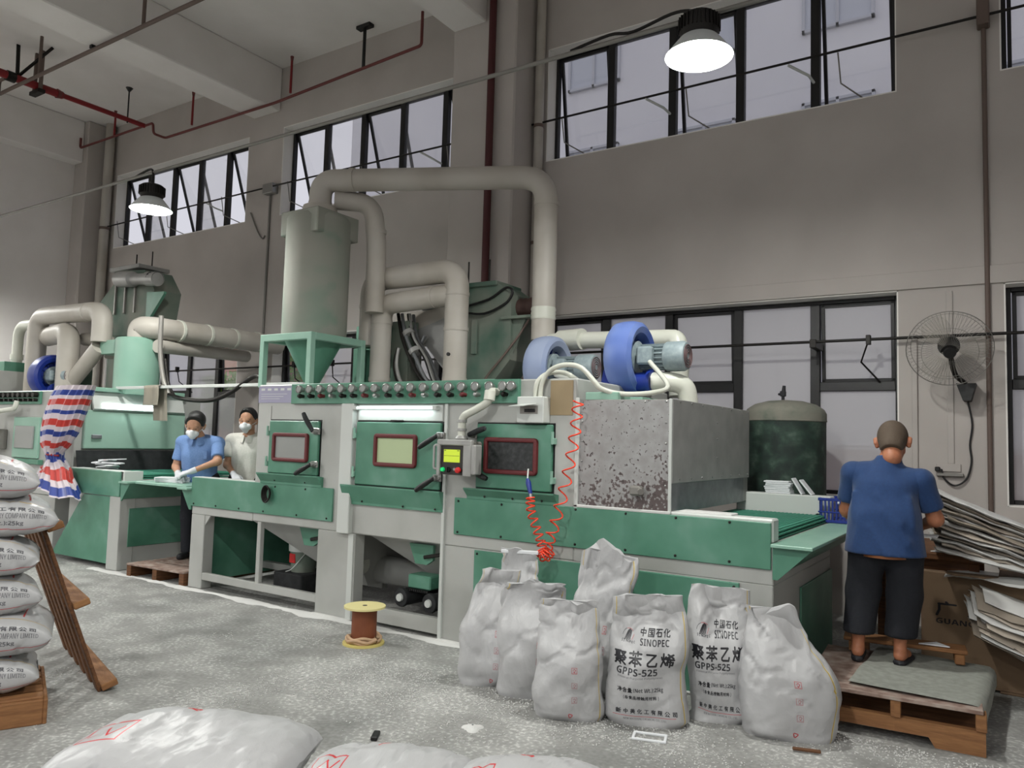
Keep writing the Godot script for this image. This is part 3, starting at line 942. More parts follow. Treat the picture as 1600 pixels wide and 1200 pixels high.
func machine_one() -> void:
	var t := thing("blasting_machine", "long white and green blasting machine with doors and gauges in the middle of the hall", "machine")
	var B := func(p: Vector3, q: Vector3, r := 0.006) -> MB: return MB.new().box(p, q, r)
	part(t, "cabinet", B.call(V(-6.02, 0.72, 0.1), V(-2.6, 2.0, F), 0.01), M.white)
	part(t, "left_conveyor_frame", B.call(V(-6.95, 0.72, 0.1), V(-6.02, 0.83, F)), M.white)
	part(t, "right_cabinet", B.call(V(-3.76, 0.0, 0.1), V(-1.24, 0.72, F)), M.white)
	part(t, "right_conveyor_frame", B.call(V(-2.6, 0.72, 0.1), V(-1.24, 0.97, F)), M.white)
	# legs, rails and posts of the front frame
	for q in [[-6.95, -6.74], [-5.14, -4.69]]:
		part(t, "leg", B.call(V(q[0], 0.0, F - 0.12), V(q[1], 0.72, F)), M.white)
	for x in [-6.95, -5.1, -3.9]:
		part(t, "leg", B.call(V(x, 0, 0.1), V(x + 0.12, 0.72, 0.22)), M.white)
	part(t, "stay", B.call(V(-5.95, 0.14, F - 0.05), V(-5.9, 0.72, F - 0.005), 0.003), M.white)
	part(t, "rail", B.call(V(-6.74, 0.09, F - 0.05), V(-5.14, 0.16, F - 0.004), 0.003), M.white)
	part(t, "rail", B.call(V(-4.69, 0.03, F - 0.06), V(-3.76, 0.15, F - 0.006), 0.003), M.white)
	part(t, "gusset", MB.new().prism(PackedVector2Array([Vector2(-6.74, 0.72), Vector2(-6.66, 0.72), Vector2(-6.74, 0.62)]), V(0, 0, F - 0.03), V(1, 0, 0), V(0, 1, 0), 0.02), M.white)
	part(t, "post", B.call(V(-4.87, 0.72, F - 0.01), V(-4.73, 1.82, F + 0.05)), M.lightpaint)
	part(t, "post", B.call(V(-4.76, 0.0, F - 0.01), V(-4.70, 0.72, F + 0.012), 0.003), M.lightpaint)
	part(t, "post", B.call(V(-3.765, 0.0, F - 0.01), V(-3.735, 1.82, F + 0.02), 0.003), M.lightpaint)
	part(t, "foot_strip", B.call(V(-5.15, 0, F), V(-4.69, 0.012, F + 0.05), 0.003), M.powder)
	part(t, "foot_strip", B.call(V(-3.76, 0, F), V(-1.24, 0.012, F + 0.05), 0.003), M.powder)
	part(t, "seam", B.call(V(-5.83, 1.18, F), V(-5.824, 1.8, F + 0.003), 0.0), M.galv)
	part(t, "inner_panel", B.call(V(-6.9, 0.05, 0.25), V(-6.86, 0.72, F - 0.15)), M.green)
	part(t, "back_panel", B.call(V(-6.9, 0.12, 0.12), V(-6.2, 0.72, 0.16)), M.green)
	part(t, "floor_rail", B.call(V(-6.86, 0.1, 0.9), V(-5.1, 0.17, 0.98)), M.white)
	# hoppers under the cabinet
	var hop := func(x0: float, x1: float, xc: float, yb: float) -> MB:
		var m := MB.new()
		var a := [V(x0, 0.74, 0.25), V(x1, 0.74, 0.25), V(x1, 0.74, F - 0.14), V(x0, 0.74, F - 0.14)]
		var c := [V(xc - 0.12, yb, 0.85), V(xc + 0.12, yb, 0.85), V(xc + 0.12, yb, 1.2), V(xc - 0.12, yb, 1.2)]
		var ctr := V(xc, 0.5, 1.0)
		for i in 4:
			var j := (i + 1) % 4
			m.quad(a[i], a[j], c[j], c[i], (a[i] + a[j]) / 2.0 - ctr)
		m.quad(c[0], c[1], c[2], c[3], V(0, -1, 0))
		return m
	part(t, "hopper", hop.call(-6.3, -4.9, -5.2, 0.16), M.white)
	part(t, "hopper", hop.call(-4.75, -3.6, -3.75, 0.18), M.white)
	for q in [[-5.42, 0.60], [-4.1, 0.58]]:
		var hatch := part(t, "hatch", MB.new().prism(PackedVector2Array([Vector2(-0.11, 0.1), Vector2(0.14, 0.1), Vector2(0.14, -0.02), Vector2(0.08, -0.06), Vector2(-0.04, -0.06)]), V(q[0], q[1], 1.62), V(1, 0, 0), V(0, 1, 0), 0.03), M.green)
		part(hatch, "latch", MB.new().bar(V(q[0] + 0.06, q[1], 1.66), V(q[0] + 0.24, q[1] + 0.04, 1.67), 0.035, 0.03, Vector3.UP, 0.008), M.darkmetal)
	part(t, "screw_tube", MB.new().cyl(V(-5.5, 0.3, 1.05), V(-3.7, 0.3, 1.05), 0.13, 0.13, 16), M.white)
	part(t, "pipe_flange", MB.new().cyl(V(-5.36, 0.38, 1.35), V(-5.3, 0.38, 1.35), 0.13, 0.13, 18).cyl(V(-5.3, 0.38, 1.35), V(-5.0, 0.38, 1.35), 0.085, 0.085, 16), M.pvcclean)
	# geared motors and rollers behind the middle opening
	part(t, "gearbox", B.call(V(-4.24, 0.31, 1.45), V(-4.0, 0.42, 1.62), 0.01), M.green)
	var ch := MB.new()
	for i in 12:
		ch.box(V(-4.24 + i * 0.02, 0.29, 1.62), V(-4.227 + i * 0.02, 0.31, 1.645), 0.002)
	part(t, "drive_chain", ch, M.black)
	for q in [[-4.26, 0.235], [-3.96, 0.225]]:
		var ro := part(t, "roller", MB.new().lathe([Vector2(0, 0), Vector2(0.075, 0), Vector2(0.08, 0.02), Vector2(0.07, 0.05), Vector2(0.07, 0.5), Vector2(0, 0.5)], V(q[0], q[1], 1.68), V(0.1, 0, -1), 18), M.rubber)
		part(ro, "roller_cap", MB.new().cyl(V(q[0], q[1], 1.68), V(q[0], q[1], 1.70), 0.034, 0.03, 14), M.lightpaint)
	part(t, "motor_cover", B.call(V(-3.98, 0.17, 1.2), V(-3.78, 0.36, 1.5), 0.02), M.black)
	# green panels on the front
	part(t, "band_panel", B.call(V(-6.95, 0.8, F), V(-4.96, 1.085, F + 0.02), 0.004), M.green)
	part(t, "band_panel", B.call(V(-3.64, 0.815, F), V(-1.25, 1.095, F + 0.02), 0.004), M.green)
	part(t, "lower_panel", B.call(V(-3.44, 0.0, F), V(-1.44, 0.715, F + 0.018), 0.004), M.green)
	part(t, "end_panel", B.call(V(-1.24, 0.0, 0.1), V(-1.225, 0.62, 1.12), 0.003), M.green)
	var bl: Array = []
	for x in [-6.9, -6.55, -6.2, -5.85, -5.4, -5.02]: bl.append([x, 0.825])
	for x in [-5.7, -5.3]: bl.append([x, 1.06])
	for x in [-3.6, -3.2]: bl.append_array([[x, 1.07], [x, 0.835]])
	for x in [-2.58, -2.2, -1.85, -1.5]: bl.append_array([[x, 0.84], [x, 1.08]])
	bl.append_array([[-3.41, 0.69], [-1.47, 0.69], [-2.4, 0.69]])
	bolts(t, bl, F + 0.02, M.darkmetal)
	# side guards of the conveyors and the belts
	part(t, "guard", B.call(V(-6.95, 0.83, F - 0.1), V(-6.02, 1.09, F)), M.lightpaint)
	part(t, "guard", B.call(V(-2.6, 0.97, F - 0.13), V(-1.24, 1.115, F), 0.01), M.lightpaint)
	part(t, "guard_cap", B.call(V(-1.85, 1.1, F - 0.16), V(-1.5, 1.125, F - 0.02), 0.01), M.powder)
	part(t, "guard", B.call(V(-1.98, 0.955, -0.05), V(-1.235, 1.175, 0.1), 0.008), M.lightpaint)
	part(t, "guard", B.call(V(-6.95, 0.83, 0.02), V(-6.02, 1.05, 0.12)), M.lightpaint)
	part(t, "belt", belt(-1.98, -1.3, 1.03, 0.12, 1.64), M.belt)
	part(t, "belt", belt(-6.9, -6.03, 0.98, 0.14, 1.66), M.belt)
	part(t, "roller_bearing", MB.new().cyl(V(-1.33, 1.02, 0.1), V(-1.33, 1.02, 0.125), 0.02, 0.02, 12), M.black)
	# discharge trays at both ends
	for s in [1.0, -1.0]:
		var xe := -1.24 if s > 0.0 else -6.95
		var zb := -0.35 if s > 0.0 else 1.35
		part(t, "tray", B.call(V(xe, 0.955, zb), V(xe + s * (0.24 if s > 0.0 else 0.17), 0.975, 1.86), 0.003), M.palegreen)
		part(t, "tray_gusset", MB.new().prism(PackedVector2Array([Vector2(0, 0.955), Vector2(s * (0.23 if s > 0.0 else 0.17), 0.955), Vector2(s * 0.03, 0.76), Vector2(0, 0.76)]), V(xe, 0, F), V(1, 0, 0), V(0, 1, 0), 0.015), M.green)
		var lip := MB.new()
		lip.quad(V(xe + s * 0.225, 0.95, zb), V(xe + s * 0.225, 0.95, 1.8), V(xe + s * 0.02, 0.78, 1.8), V(xe + s * 0.02, 0.78, zb), V(s, -1, 0))
		if s > 0.0:
			part(t, "tray_apron", lip, M.green)
	# doors
	var lev: Material = M.black
	var d1: Node3D = door(t, -5.81, 1.185, -5.16, 1.665, -5.74, 1.295, -5.27, 1.555, M.glassgrey, -1.0)
	lever(d1, V(-5.17, 1.575, F + 0.03), V(-0.6, 0.9, 0.1), M.rubber)
	lever(d1, V(-5.18, 1.285, F + 0.03), V(-1.0, -0.55, 0.1), lev)
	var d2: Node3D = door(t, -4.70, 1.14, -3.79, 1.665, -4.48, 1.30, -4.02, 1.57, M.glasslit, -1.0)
	lever(d2, V(-3.78, 1.565, F + 0.03), V(-1.0, -0.6, 0.1), lev)
	lever(d2, V(-3.8, 1.235, F + 0.03), V(-1.0, -0.65, 0.1), lev)
	var d3: Node3D = door(t, -3.44, 1.185, -2.78, 1.665, -3.36, 1.295, -2.89, 1.565, M.glassdark, 1.0)
	lever(d3, V(-3.47, 1.58, F + 0.03), V(1.0, 0.28, 0.25), M.rubber)
	lever(d3, V(-3.46, 1.32, F + 0.03), V(1.0, -0.35, 0.1), lev)
	shelf(t, -5.91, -5.1, 1.185, 1.085)
	shelf(t, -4.82, -3.75, 1.135, 0.97)
	shelf(t, -3.52, -2.73, 1.18, 1.095)
	bolts(t, [[-5.7, 1.12], [-5.3, 1.12], [-4.6, 1.0], [-4.15, 0.99], [-3.82, 0.99], [-3.8, 1.1], [-3.35, 1.12], [-3.1, 1.12], [-2.85, 1.12]], F + 0.03, M.darkmetal)
	# light fitting over the middle door
	part(t, "light_panel", B.call(V(-4.70, 1.68, F), V(-3.79, 1.81, F + 0.012), 0.003), M.lightpaint)
	var tl := part(t, "fluorescent_tube", MB.new().cyl(V(-4.69, 1.785, F + 0.04), V(-3.86, 1.785, F + 0.04), 0.012, 0.012, 10), glow(C(0.95, 1.0, 1.0), 1.5))
	var al := AreaLight3D.new()
	al.name = "tube_light"
	al.area_size = Vector2(0.8, 0.03)
	al.light_energy = 0.1
	al.light_color = C(0.93, 1.0, 1.0)
	al.shadow_enabled = true
	al.position = V(-4.28, 1.768, F + 0.045)
	al.rotation = V(-PI / 2, 0, 0)
	t.add_child(al)
	part(t, "tube_holder", B.call(V(-3.86, 1.765, F), V(-3.82, 1.8, F + 0.06), 0.004), M.lightpaint)
	part(t, "tube_holder", B.call(V(-4.73, 1.765, F), V(-4.69, 1.8, F + 0.06), 0.004), M.lightpaint)
	part(t, "pull_tab", B.call(V(-4.32, 1.675, F + 0.012), V(-4.19, 1.685, F + 0.03), 0.002), M.darkmetal)
	# gauge panel
	var gp := part(t, "gauge_panel", B.call(V(-5.53, 1.82, F), V(-3.07, 2.0, F + 0.035), 0.004), M.green)
	var xs := [-5.37, -5.24, -5.11, -4.975, -4.85, -4.72, -4.59, -4.46, -4.33, -4.20, -4.07, -3.94, -3.81, -3.685, -3.56, -3.43, -3.30, -3.18, -3.105]
	var gb := MB.new().lathe([Vector2(0.0, 0), Vector2(0.02, 0), Vector2(0.02, 0.035), Vector2(0.036, 0.04), Vector2(0.036, 0.062), Vector2(0.03, 0.066), Vector2(0.028, 0.06), Vector2(0, 0.06)], Vector3.ZERO, V(0, 0, 1), 16)
	var gm := gb.mesh()
	var fm := MB.new().cyl(V(0, 0, 0.06), V(0, 0, 0.0615), 0.027, 0.027, 16).mesh()
	var vb := MB.new().cyl(V(0, 0, 0), V(0, 0, 0.03), 0.016, 0.016, 10)
	vb.lathe([Vector2(0, 0.03), Vector2(0.02, 0.03), Vector2(0.022, 0.045), Vector2(0.012, 0.065), Vector2(0, 0.066)], Vector3.ZERO, V(0, 0, 1), 10)
	var vm := vb.mesh()
	for i in xs.size():
		var g := MeshInstance3D.new()
		g.name = "gauge"
		g.mesh = gm
		g.material_override = M.steel
		g.position = V(xs[i], 1.945, F + 0.035)
		gp.add_child(g, true)
		var fc := MeshInstance3D.new()
		fc.name = "dial"
		fc.mesh = fm
		fc.material_override = M.glassgrey
		fc.position = g.position
		gp.add_child(fc, true)
		if i == xs.size() - 1:
			continue
		var k := MeshInstance3D.new()
		k.name = "valve"
		k.mesh = vm
		k.material_override = M.steel if i % 4 == 3 else (M.maroon if i % 4 == 2 else M.darkmetal)
		k.position = V(xs[i] + 0.005, 1.885, F + 0.035)
		gp.add_child(k, true)
	part(t, "notice", B.call(V(-6.015, 1.83, F), V(-5.54, 1.985, F + 0.004), 0.0), plain(C(0.58, 0.57, 0.66), 0.5))
	var nb := MB.new()
	for i in 5:
		nb.box(V(-5.98 + i * 0.09, 1.945, F + 0.004), V(-5.93 + i * 0.09, 1.965, F + 0.005))
	for i in 3:
		nb.box(V(-5.98, 1.91 - i * 0.022, F + 0.004), V(-5.62 - i * 0.05, 1.914 - i * 0.022, F + 0.005))
	part(t, "notice_lines", nb, M.lightpaint)
	# yellowed panel, breaker box and end wall
	part(t, "yellowed_panel", B.call(V(-2.815, 1.735, F), V(-2.63, 1.985, F + 0.006), 0.002), plain(C(0.60, 0.53, 0.41), 0.6))
	var bb := part(t, "breaker_box", B.call(V(-3.04, 1.675, F), V(-2.815, 1.865, F + 0.1), 0.006), M.lightpaint)
	part(bb, "recess", B.call(V(-3.01, 1.74, F + 0.1), V(-2.86, 1.80, F + 0.104)), M.galv)
	part(bb, "switches", B.call(V(-2.97, 1.752, F + 0.1), V(-2.88, 1.775, F + 0.112), 0.002), M.black)
	part(bb, "lid", MB.new().bar(V(-2.935, 1.812, F + 0.1), V(-2.975, 1.79, F + 0.22), 0.16, 0.006, Vector3.UP, 0.002), M.lightpaint)
	# grey stained box over the right conveyor
	var gx := part(t, "exit_hood", B.call(V(-2.585, 1.1, 0.06), V(-1.9, 1.845, F + 0.005), 0.004), M.stain)
	var sf := MB.new()
	sf.quad(V(-2.57, 1.115, F + 0.0065), V(-1.91, 1.115, F + 0.0065), V(-1.91, 1.84, F + 0.0065), V(-2.57, 1.84, F + 0.0065), V(0, 0, 1))
	part(gx, "stained_face", sf, stained_material())
	part(gx, "side_panel", B.call(V(-1.9, 1.295, 0.07), V(-1.885, 1.85, F), 0.003), M.zinc)
	part(gx, "lower_side", B.call(V(-1.9, 1.1, 0.2), V(-1.893, 1.295, F - 0.01), 0.002), M.zincdark)
	part(gx, "edge_strip", B.call(V(-2.6, 1.09, F), V(-2.57, 1.86, F + 0.02), 0.003), M.lightpaint)
	part(gx, "edge_strip", B.call(V(-1.91, 1.1, F), V(-1.888, 1.85, F + 0.012), 0.003), M.lightpaint)
	part(gx, "sill_strip", B.call(V(-2.6, 1.095, F), V(-1.89, 1.115, F + 0.02), 0.004), M.powder)
	var rv: Array = []
	for i in 6:
		rv.append_array([[-2.55, 1.14 + i * 0.138], [-1.93, 1.14 + i * 0.138]])
	for x in [-2.4, -2.25, -2.08]: rv.append_array([[x, 1.83], [x, 1.13]])
	bolts(t, rv, F + 0.004, M.steel, 0.008)
	var rb := MB.new()
	for i in 8:
		for yy in [1.32, 1.835]:
			rb.lathe([Vector2(0.008, 0), Vector2(0.008, 0.004), Vector2(0.0, 0.008)], V(-1.885, yy, 0.12 + i * 0.22), V(1, 0, 0), 8)
	for yy in [1.46, 1.6, 1.72]:
		rb.lathe([Vector2(0.008, 0), Vector2(0.008, 0.004), Vector2(0.0, 0.008)], V(-1.885, yy, 0.9), V(1, 0, 0), 8)
	var ro2 := part(t, "rivets", rb, M.steel)
	ro2.set_meta("kind", "stuff")
	var nz := part(gx, "nozzle", MB.new().box(V(-2.16, 1.205, F), V(-2.08, 1.27, F + 0.07), 0.012), M.galv)
	part(nz, "spout", MB.new().tube([V(-2.1, 1.245, F + 0.03), V(-2.06, 1.235, F + 0.1)], 0.02, 10), M.galv)
	# control pendant on its pipe arm
	var c := thing("control_box", "grey control box with yellow green screen hanging between the two right doors", "control box", V(-3.5, 1.405, 1.99))
	part(c, "case", B.call(V(-0.15, -0.13, -0.14), V(0.14, 0.125, 0.0), 0.012), M.galv)
	part(c, "front_frame", B.call(V(-0.165, 0.09, -0.01), V(0.155, 0.135, 0.03), 0.008).box(V(-0.165, -0.135, -0.01), V(-0.135, 0.1, 0.03), 0.006).box(V(0.08, -0.135, -0.01), V(0.155, 0.1, 0.028), 0.006), M.zinc)
	part(c, "fascia", B.call(V(-0.135, -0.125, 0), V(0.08, 0.09, 0.012), 0.003), plain(C(0.13, 0.12, 0.11), 0.5))
	part(c, "screen", B.call(V(-0.105, -0.035, 0.012), V(0.045, 0.06, 0.016), 0.002), M.screen)
	var sl := MB.new().box(V(-0.1, 0.012, 0.016), V(0.04, 0.015, 0.0165)).box(V(-0.1, 0.05, 0.016), V(-0.085, 0.056, 0.0165)).box(V(0.02, 0.05, 0.016), V(0.04, 0.056, 0.0165))
	part(c, "screen_lines", sl, plain(C(0.35, 0.4, 0.1), 0.5))
	part(c, "start_button", MB.new().cyl(V(-0.11, -0.09, 0.012), V(-0.11, -0.09, 0.03), 0.017, 0.014, 14), M.buttongreen)
	part(c, "selector_knob", MB.new().cyl(V(-0.06, -0.09, 0.012), V(-0.06, -0.09, 0.024), 0.02, 0.02, 14).box(V(-0.064, -0.108, 0.022), V(-0.056, -0.072, 0.036), 0.002), M.black)
	part(c, "selector_knob", MB.new().cyl(V(0.0, -0.085, 0.012), V(0.0, -0.085, 0.022), 0.012, 0.01, 12), M.steel)
	part(c, "stop_button", MB.new().lathe([Vector2(0, 0), Vector2(0.014, 0), Vector2(0.014, 0.014), Vector2(0.023, 0.018), Vector2(0.02, 0.034), Vector2(0, 0.038)], V(0.045, -0.09, 0.012), V(0, 0, 1), 16), M.redpaint)
	part(c, "grip", MB.new().tube(elbows([V(-0.16, -0.09, -0.02), V(-0.21, -0.09, -0.0), V(-0.21, 0.09, 0.0), V(-0.16, 0.09, -0.02)], 0.02, 3), 0.01, 8), M.zinc)
	part(c, "grip", MB.new().box(V(0.155, -0.12, -0.06), V(0.195, 0.1, 0.03), 0.012), M.zinc)
	part(c, "gland", MB.new().lathe([Vector2(0, 0), Vector2(0.045, 0), Vector2(0.05, 0.02), Vector2(0.036, 0.04), Vector2(0, 0.045)], V(0.0, 0.125, -0.06), V(0, 1, 0), 16), M.zinc)
	part(c, "arm_pipe", MB.new().tube(elbows([V(0.0, 0.15, -0.06), V(0.0, 0.31, -0.06), V(0.13, 0.36, -0.05), V(0.24, 0.42, -0.06), V(0.24, 0.50, -0.08), V(0.24, 0.5, -0.16)], 0.05, 5), 0.03, 12), M.pvcclean)
	for p in [V(0, 0.2, -0.06), V(0.0, 0.265, -0.06)]:
		part(c, "pipe_collar", MB.new().cyl(p, p + V(0, 0.02, 0), 0.037, 0.037, 14), M.zinc)
	part(c, "elbow_collar", MB.new().cyl(V(0.24, 0.43, -0.062), V(0.24, 0.5, -0.075), 0.042, 0.042, 14), M.pvcclean)

func belt(x0: float, x1: float, y: float, z0: float, z1: float) -> MB:
	# mesh belt of cross bars round an end roller
	var b := MB.new()
	var n := int((x1 - x0) / 0.03)
	for i in n:
		var x := x0 + (i + 0.5) * (x1 - x0) / n
		b.box(V(x - 0.011, y - 0.012, z0), V(x + 0.011, y, z1), 0.004)
	for i in 5:
		var a := PI / 2 - PI * i / 5.0
		var c := V(x1 + 0.03 * cos(a), y - 0.04 + 0.035 * sin(a), 0)
		b.box(c + V(-0.01, -0.006, z0), c + V(0.01, 0.006, z1), 0.003)
	b.box(V(x0, y - 0.03, z0), V(x1, y - 0.014, z1))
	return b

func blower(called: String, label: String, at: Vector3, s: float, coat: Material) -> Node3D:
	# side channel blower: ring housing standing on a foot, motor along +x
	var t := thing(called, label, "blower", at, 0.0, "")
	var r := 0.295 * s
	var ring := MB.new().lathe([Vector2(0.12 * s, -0.16 * s), Vector2(r * 0.86, -0.16 * s), Vector2(r * 0.97, -0.13 * s), Vector2(r, -0.08 * s), Vector2(r, 0.0), Vector2(r * 0.96, 0.05 * s), Vector2(r * 0.84, 0.075 * s), Vector2(r * 0.68, 0.06 * s), Vector2(r * 0.62, 0.02 * s), Vector2(r * 0.6, -0.03 * s), Vector2(0, -0.03 * s)], Vector3.ZERO, V(1, 0, 0), 40)
	part(t, "ring_housing", ring, coat)
	var fins := MB.new()
	for i in 12:
		var a := TAU * i / 12
		fins.bar(V(-0.028 * s, cos(a) * 0.1 * s, sin(a) * 0.1 * s), V(-0.015 * s, cos(a) * r * 0.61, sin(a) * r * 0.61), 0.012, 0.02)
	part(t, "ribs", fins, M.deepblue)
	part(t, "flange", MB.new().lathe([Vector2(0, -0.03 * s), Vector2(0.13 * s, -0.03 * s), Vector2(0.135 * s, 0.03 * s), Vector2(0.09 * s, 0.05 * s), Vector2(0, 0.05 * s)], Vector3.ZERO, V(1, 0, 0), 24), M.motor)
	part(t, "motor", MB.new().cyl(V(0.04 * s, 0, 0), V(0.30 * s, 0, 0), 0.085 * s, 0.085 * s, 24), M.motor)
	var cf := MB.new()
	for i in 18:
		var a := TAU * i / 18
		cf.bar(V(0.06 * s, cos(a) * 0.095 * s, sin(a) * 0.095 * s), V(0.29 * s, cos(a) * 0.095 * s, sin(a) * 0.095 * s), 0.006, 0.022 * s, V(0, cos(a), sin(a)))
	part(t, "cooling_fins", cf, M.motor)
	part(t, "fan_cowl", MB.new().lathe([Vector2(0.112 * s, 0.27 * s), Vector2(0.118 * s, 0.28 * s), Vector2(0.118 * s, 0.41 * s), Vector2(0.105 * s, 0.435 * s), Vector2(0.09 * s, 0.44 * s), Vector2(0, 0.44 * s)], Vector3.ZERO, V(1, 0, 0), 28), M.motor)
	var gr := MB.new()
	for q in [0.03, 0.05, 0.07, 0.088]:
		var rp: Array = []
		for i in 25:
			rp.append(V(0.441 * s, cos(TAU * i / 24) * q * s, sin(TAU * i / 24) * q * s))
		gr.tube(rp, 0.004 * s, 5, false)
	part(t, "cowl_grille", gr, plain(C(0.40, 0.30, 0.30), 0.6))
	part(t, "terminal_box", MB.new().box(V(0.07 * s, -0.07 * s, 0.08 * s), V(0.2 * s, 0.07 * s, 0.15 * s), 0.014 * s), M.motor)
	part(t, "foot", MB.new().prism(PackedVector2Array([Vector2(-0.2 * s, -0.32 * s), Vector2(0.2 * s, -0.32 * s), Vector2(0.12 * s, -0.1 * s), Vector2(-0.12 * s, -0.1 * s)]), V(-0.12 * s, 0, 0), V(0, 0, 1), V(0, 1, 0), 0.1 * s).box(V(-0.15 * s, -0.34 * s, -0.22 * s), V(0.05 * s, -0.31 * s, 0.22 * s), 0.006), M.deepblue)
	part(t, "outlet", MB.new().cyl(V(0.0, -0.2 * s, 0.05 * s), V(0.17 * s, -0.2 * s, 0.05 * s), 0.075 * s, 0.075 * s, 18).cyl(V(0.15 * s, -0.2 * s, 0.05 * s), V(0.18 * s, -0.2 * s, 0.05 * s), 0.1 * s, 0.1 * s, 18), M.deepblue)
	return t

func helix(path: Array, r0: float, turns: float, per_turn := 16) -> Array:
	# a coil wound round a smooth path
	var n := int(turns * per_turn)
	var out: Array = []
	for i in n + 1:
		var f := float(i) / n * (path.size() - 1)
		var k := mini(int(f), path.size() - 2)
		var p: Vector3 = path[k].lerp(path[k + 1], f - k)
		var d: Vector3 = (path[k + 1] - path[k]).normalized()
		var x := d.cross(V(0, 0, 1)).normalized()
		var y := d.cross(x)
		var a := TAU * turns * i / n
		out.append(p + x * cos(a) * r0 + y * sin(a) * r0)
	return out

func machine_one_top() -> void:
	# cyclone on its stand
	var t := thing("dust_cyclone", "tall grey green cyclone dust collector on a square stand on top of the nearer machine", "dust collector")
	var zf := 1.5; var xr := -5.66; var w := 0.68
	var y0 := 2.0; var yt := 2.53
	for q in [[0, 0], [1, 0], [0, 1], [1, 1]]:
		var x: float = xr - w * q[0]; var z: float = zf - w * q[1]
		part(t, "stand_leg", MB.new().box(V(x - 0.03, y0, z - 0.03), V(x + 0.03, yt - 0.06, z + 0.03), 0.004), M.palegreen)
	var fr := MB.new()
	fr.box(V(xr - w - 0.03, yt - 0.07, zf - 0.03), V(xr + 0.03, yt, zf + 0.03), 0.005)
	fr.box(V(xr - w - 0.03, yt - 0.07, zf - w - 0.03), V(xr + 0.03, yt, zf - w + 0.03), 0.005)
	fr.box(V(xr - 0.03, yt - 0.07, zf - w + 0.03), V(xr + 0.03, yt, zf - 0.03), 0.005)
	fr.box(V(xr - w - 0.03, yt - 0.07, zf - w + 0.03), V(xr - w + 0.03, yt, zf - 0.03), 0.005)
	part(t, "stand_frame", fr, M.palegreen)
	var cx := xr - w / 2.0; var cz := zf - w / 2.0
	part(t, "body", MB.new().lathe([Vector2(0.325, 0), Vector2(0.325, 1.2), Vector2(0.30, 1.24), Vector2(0, 1.24)], V(cx, yt, cz), Vector3.UP, 40), M.duststeel)
	part(t, "cone", MB.new().lathe([Vector2(0.31, 0.0), Vector2(0.05, -0.52), Vector2(0, -0.52)], V(cx, yt, cz), Vector3.UP, 32), M.green)
	part(t, "inlet_box", MB.new().box(V(cx - 0.27, yt + 1.02, cz - 0.3), V(cx + 0.27, yt + 1.27, cz + 0.27), 0.01), M.duststeel)
	part(t, "top_collar", MB.new().lathe([Vector2(0.2, 0), Vector2(0.17, 0.12), Vector2(0, 0.12)], V(cx + 0.0, yt + 1.24, cz), Vector3.UP, 24), M.pvc)
	# big duct from the cyclone across to the right, down and along to the upper blower
	var d := thing("ventilation_duct", "long pale duct arching high from the cyclone top to the right hand blower", "duct")
	part(d, "pipe", MB.new().tube(elbows([V(cx, yt + 1.3, cz), V(cx, 4.17, cz), V(-3.84, 4.14, 0.22), V(-3.84, 2.52, 0.22)], 0.26, 8), 0.115, 20), M.pvc)
	for p in [[V(cx, yt + 1.36, cz), V(0, 1, 0)], [V(-3.84, 3.85, 0.22), V(0, 1, 0)], [V(cx + 0.3, 4.167, cz - 0.12), V(0.9, 0, -0.41)]]:
		part(d, "pipe_joint", MB.new().cyl(p[0], p[0] + p[1] * 0.05, 0.121, 0.121, 20), M.pvc)
	part(d, "corrugated_sleeve", MB.new().lathe([Vector2(0.118, 0), Vector2(0.124, 0.02), Vector2(0.118, 0.04), Vector2(0.124, 0.06), Vector2(0.118, 0.08), Vector2(0.124, 0.1), Vector2(0.118, 0.12)], V(-3.84, 2.72, 0.22), Vector3.UP, 20), M.pvcclean)
	part(d, "lower_pipe", MB.new().tube(elbows([V(-3.84, 2.62, 0.22), V(-3.84, 2.5, 0.22), V(-3.6, 2.5, 0.26), V(-2.5, 2.46, 0.34), V(-2.42, 2.45, 0.36), V(-2.38, 2.3, 0.38), V(-2.38, 1.95, 0.42)], 0.12, 6), 0.078, 18), M.pvcclean)
	part(d, "coupling", MB.new().cyl(V(-3.62, 2.5, 0.257), V(-3.36, 2.5, 0.3), 0.1, 0.1, 18), M.pvcclean)
	# pair of ducts standing on the machine
	var e := thing("ventilation_duct", "pale duct loop of two bends standing behind the gauge panel", "duct")
	part(e, "pipe", MB.new().tube(elbows([V(-5.76, 2.5, 0.6), V(-5.76, 3.21, 0.6), V(-4.61, 3.21, 0.6), V(-4.61, 2.0, 0.6)], 0.2, 7), 0.118, 18), M.pvc)
	for q in [[-4.61, 2.95], [-4.61, 2.6], [-4.61, 2.1], [-5.76, 2.9]]:
		part(e, "pipe_joint", MB.new().cyl(V(q[0], q[1], 0.6), V(q[0], q[1] + 0.035, 0.6), 0.124, 0.124, 18), M.pvc)
	part(e, "screw_head", MB.new().cyl(V(-4.6, 2.36, 0.71), V(-4.6, 2.36, 0.73), 0.018, 0.018, 10), M.black)
	var e2 := thing("ventilation_duct", "lower pale duct with one bend running into the taller duct loop", "duct")
	part(e2, "pipe", MB.new().tube(elbows([V(-5.58, 2.0, 0.62), V(-5.58, 2.93, 0.62), V(-4.66, 2.97, 0.6)], 0.16, 7), 0.108, 18), M.pvc)
	for yy in [2.12, 2.72]:
		part(e2, "pipe_joint", MB.new().cyl(V(-5.58, yy, 0.62), V(-5.58, yy + 0.04, 0.62), 0.114, 0.114, 18), M.pvc)
	part(e2, "pipe_joint", MB.new().cyl(V(-4.92, 2.96, 0.606), V(-4.87, 2.96, 0.605), 0.114, 0.114, 18), M.pvc)
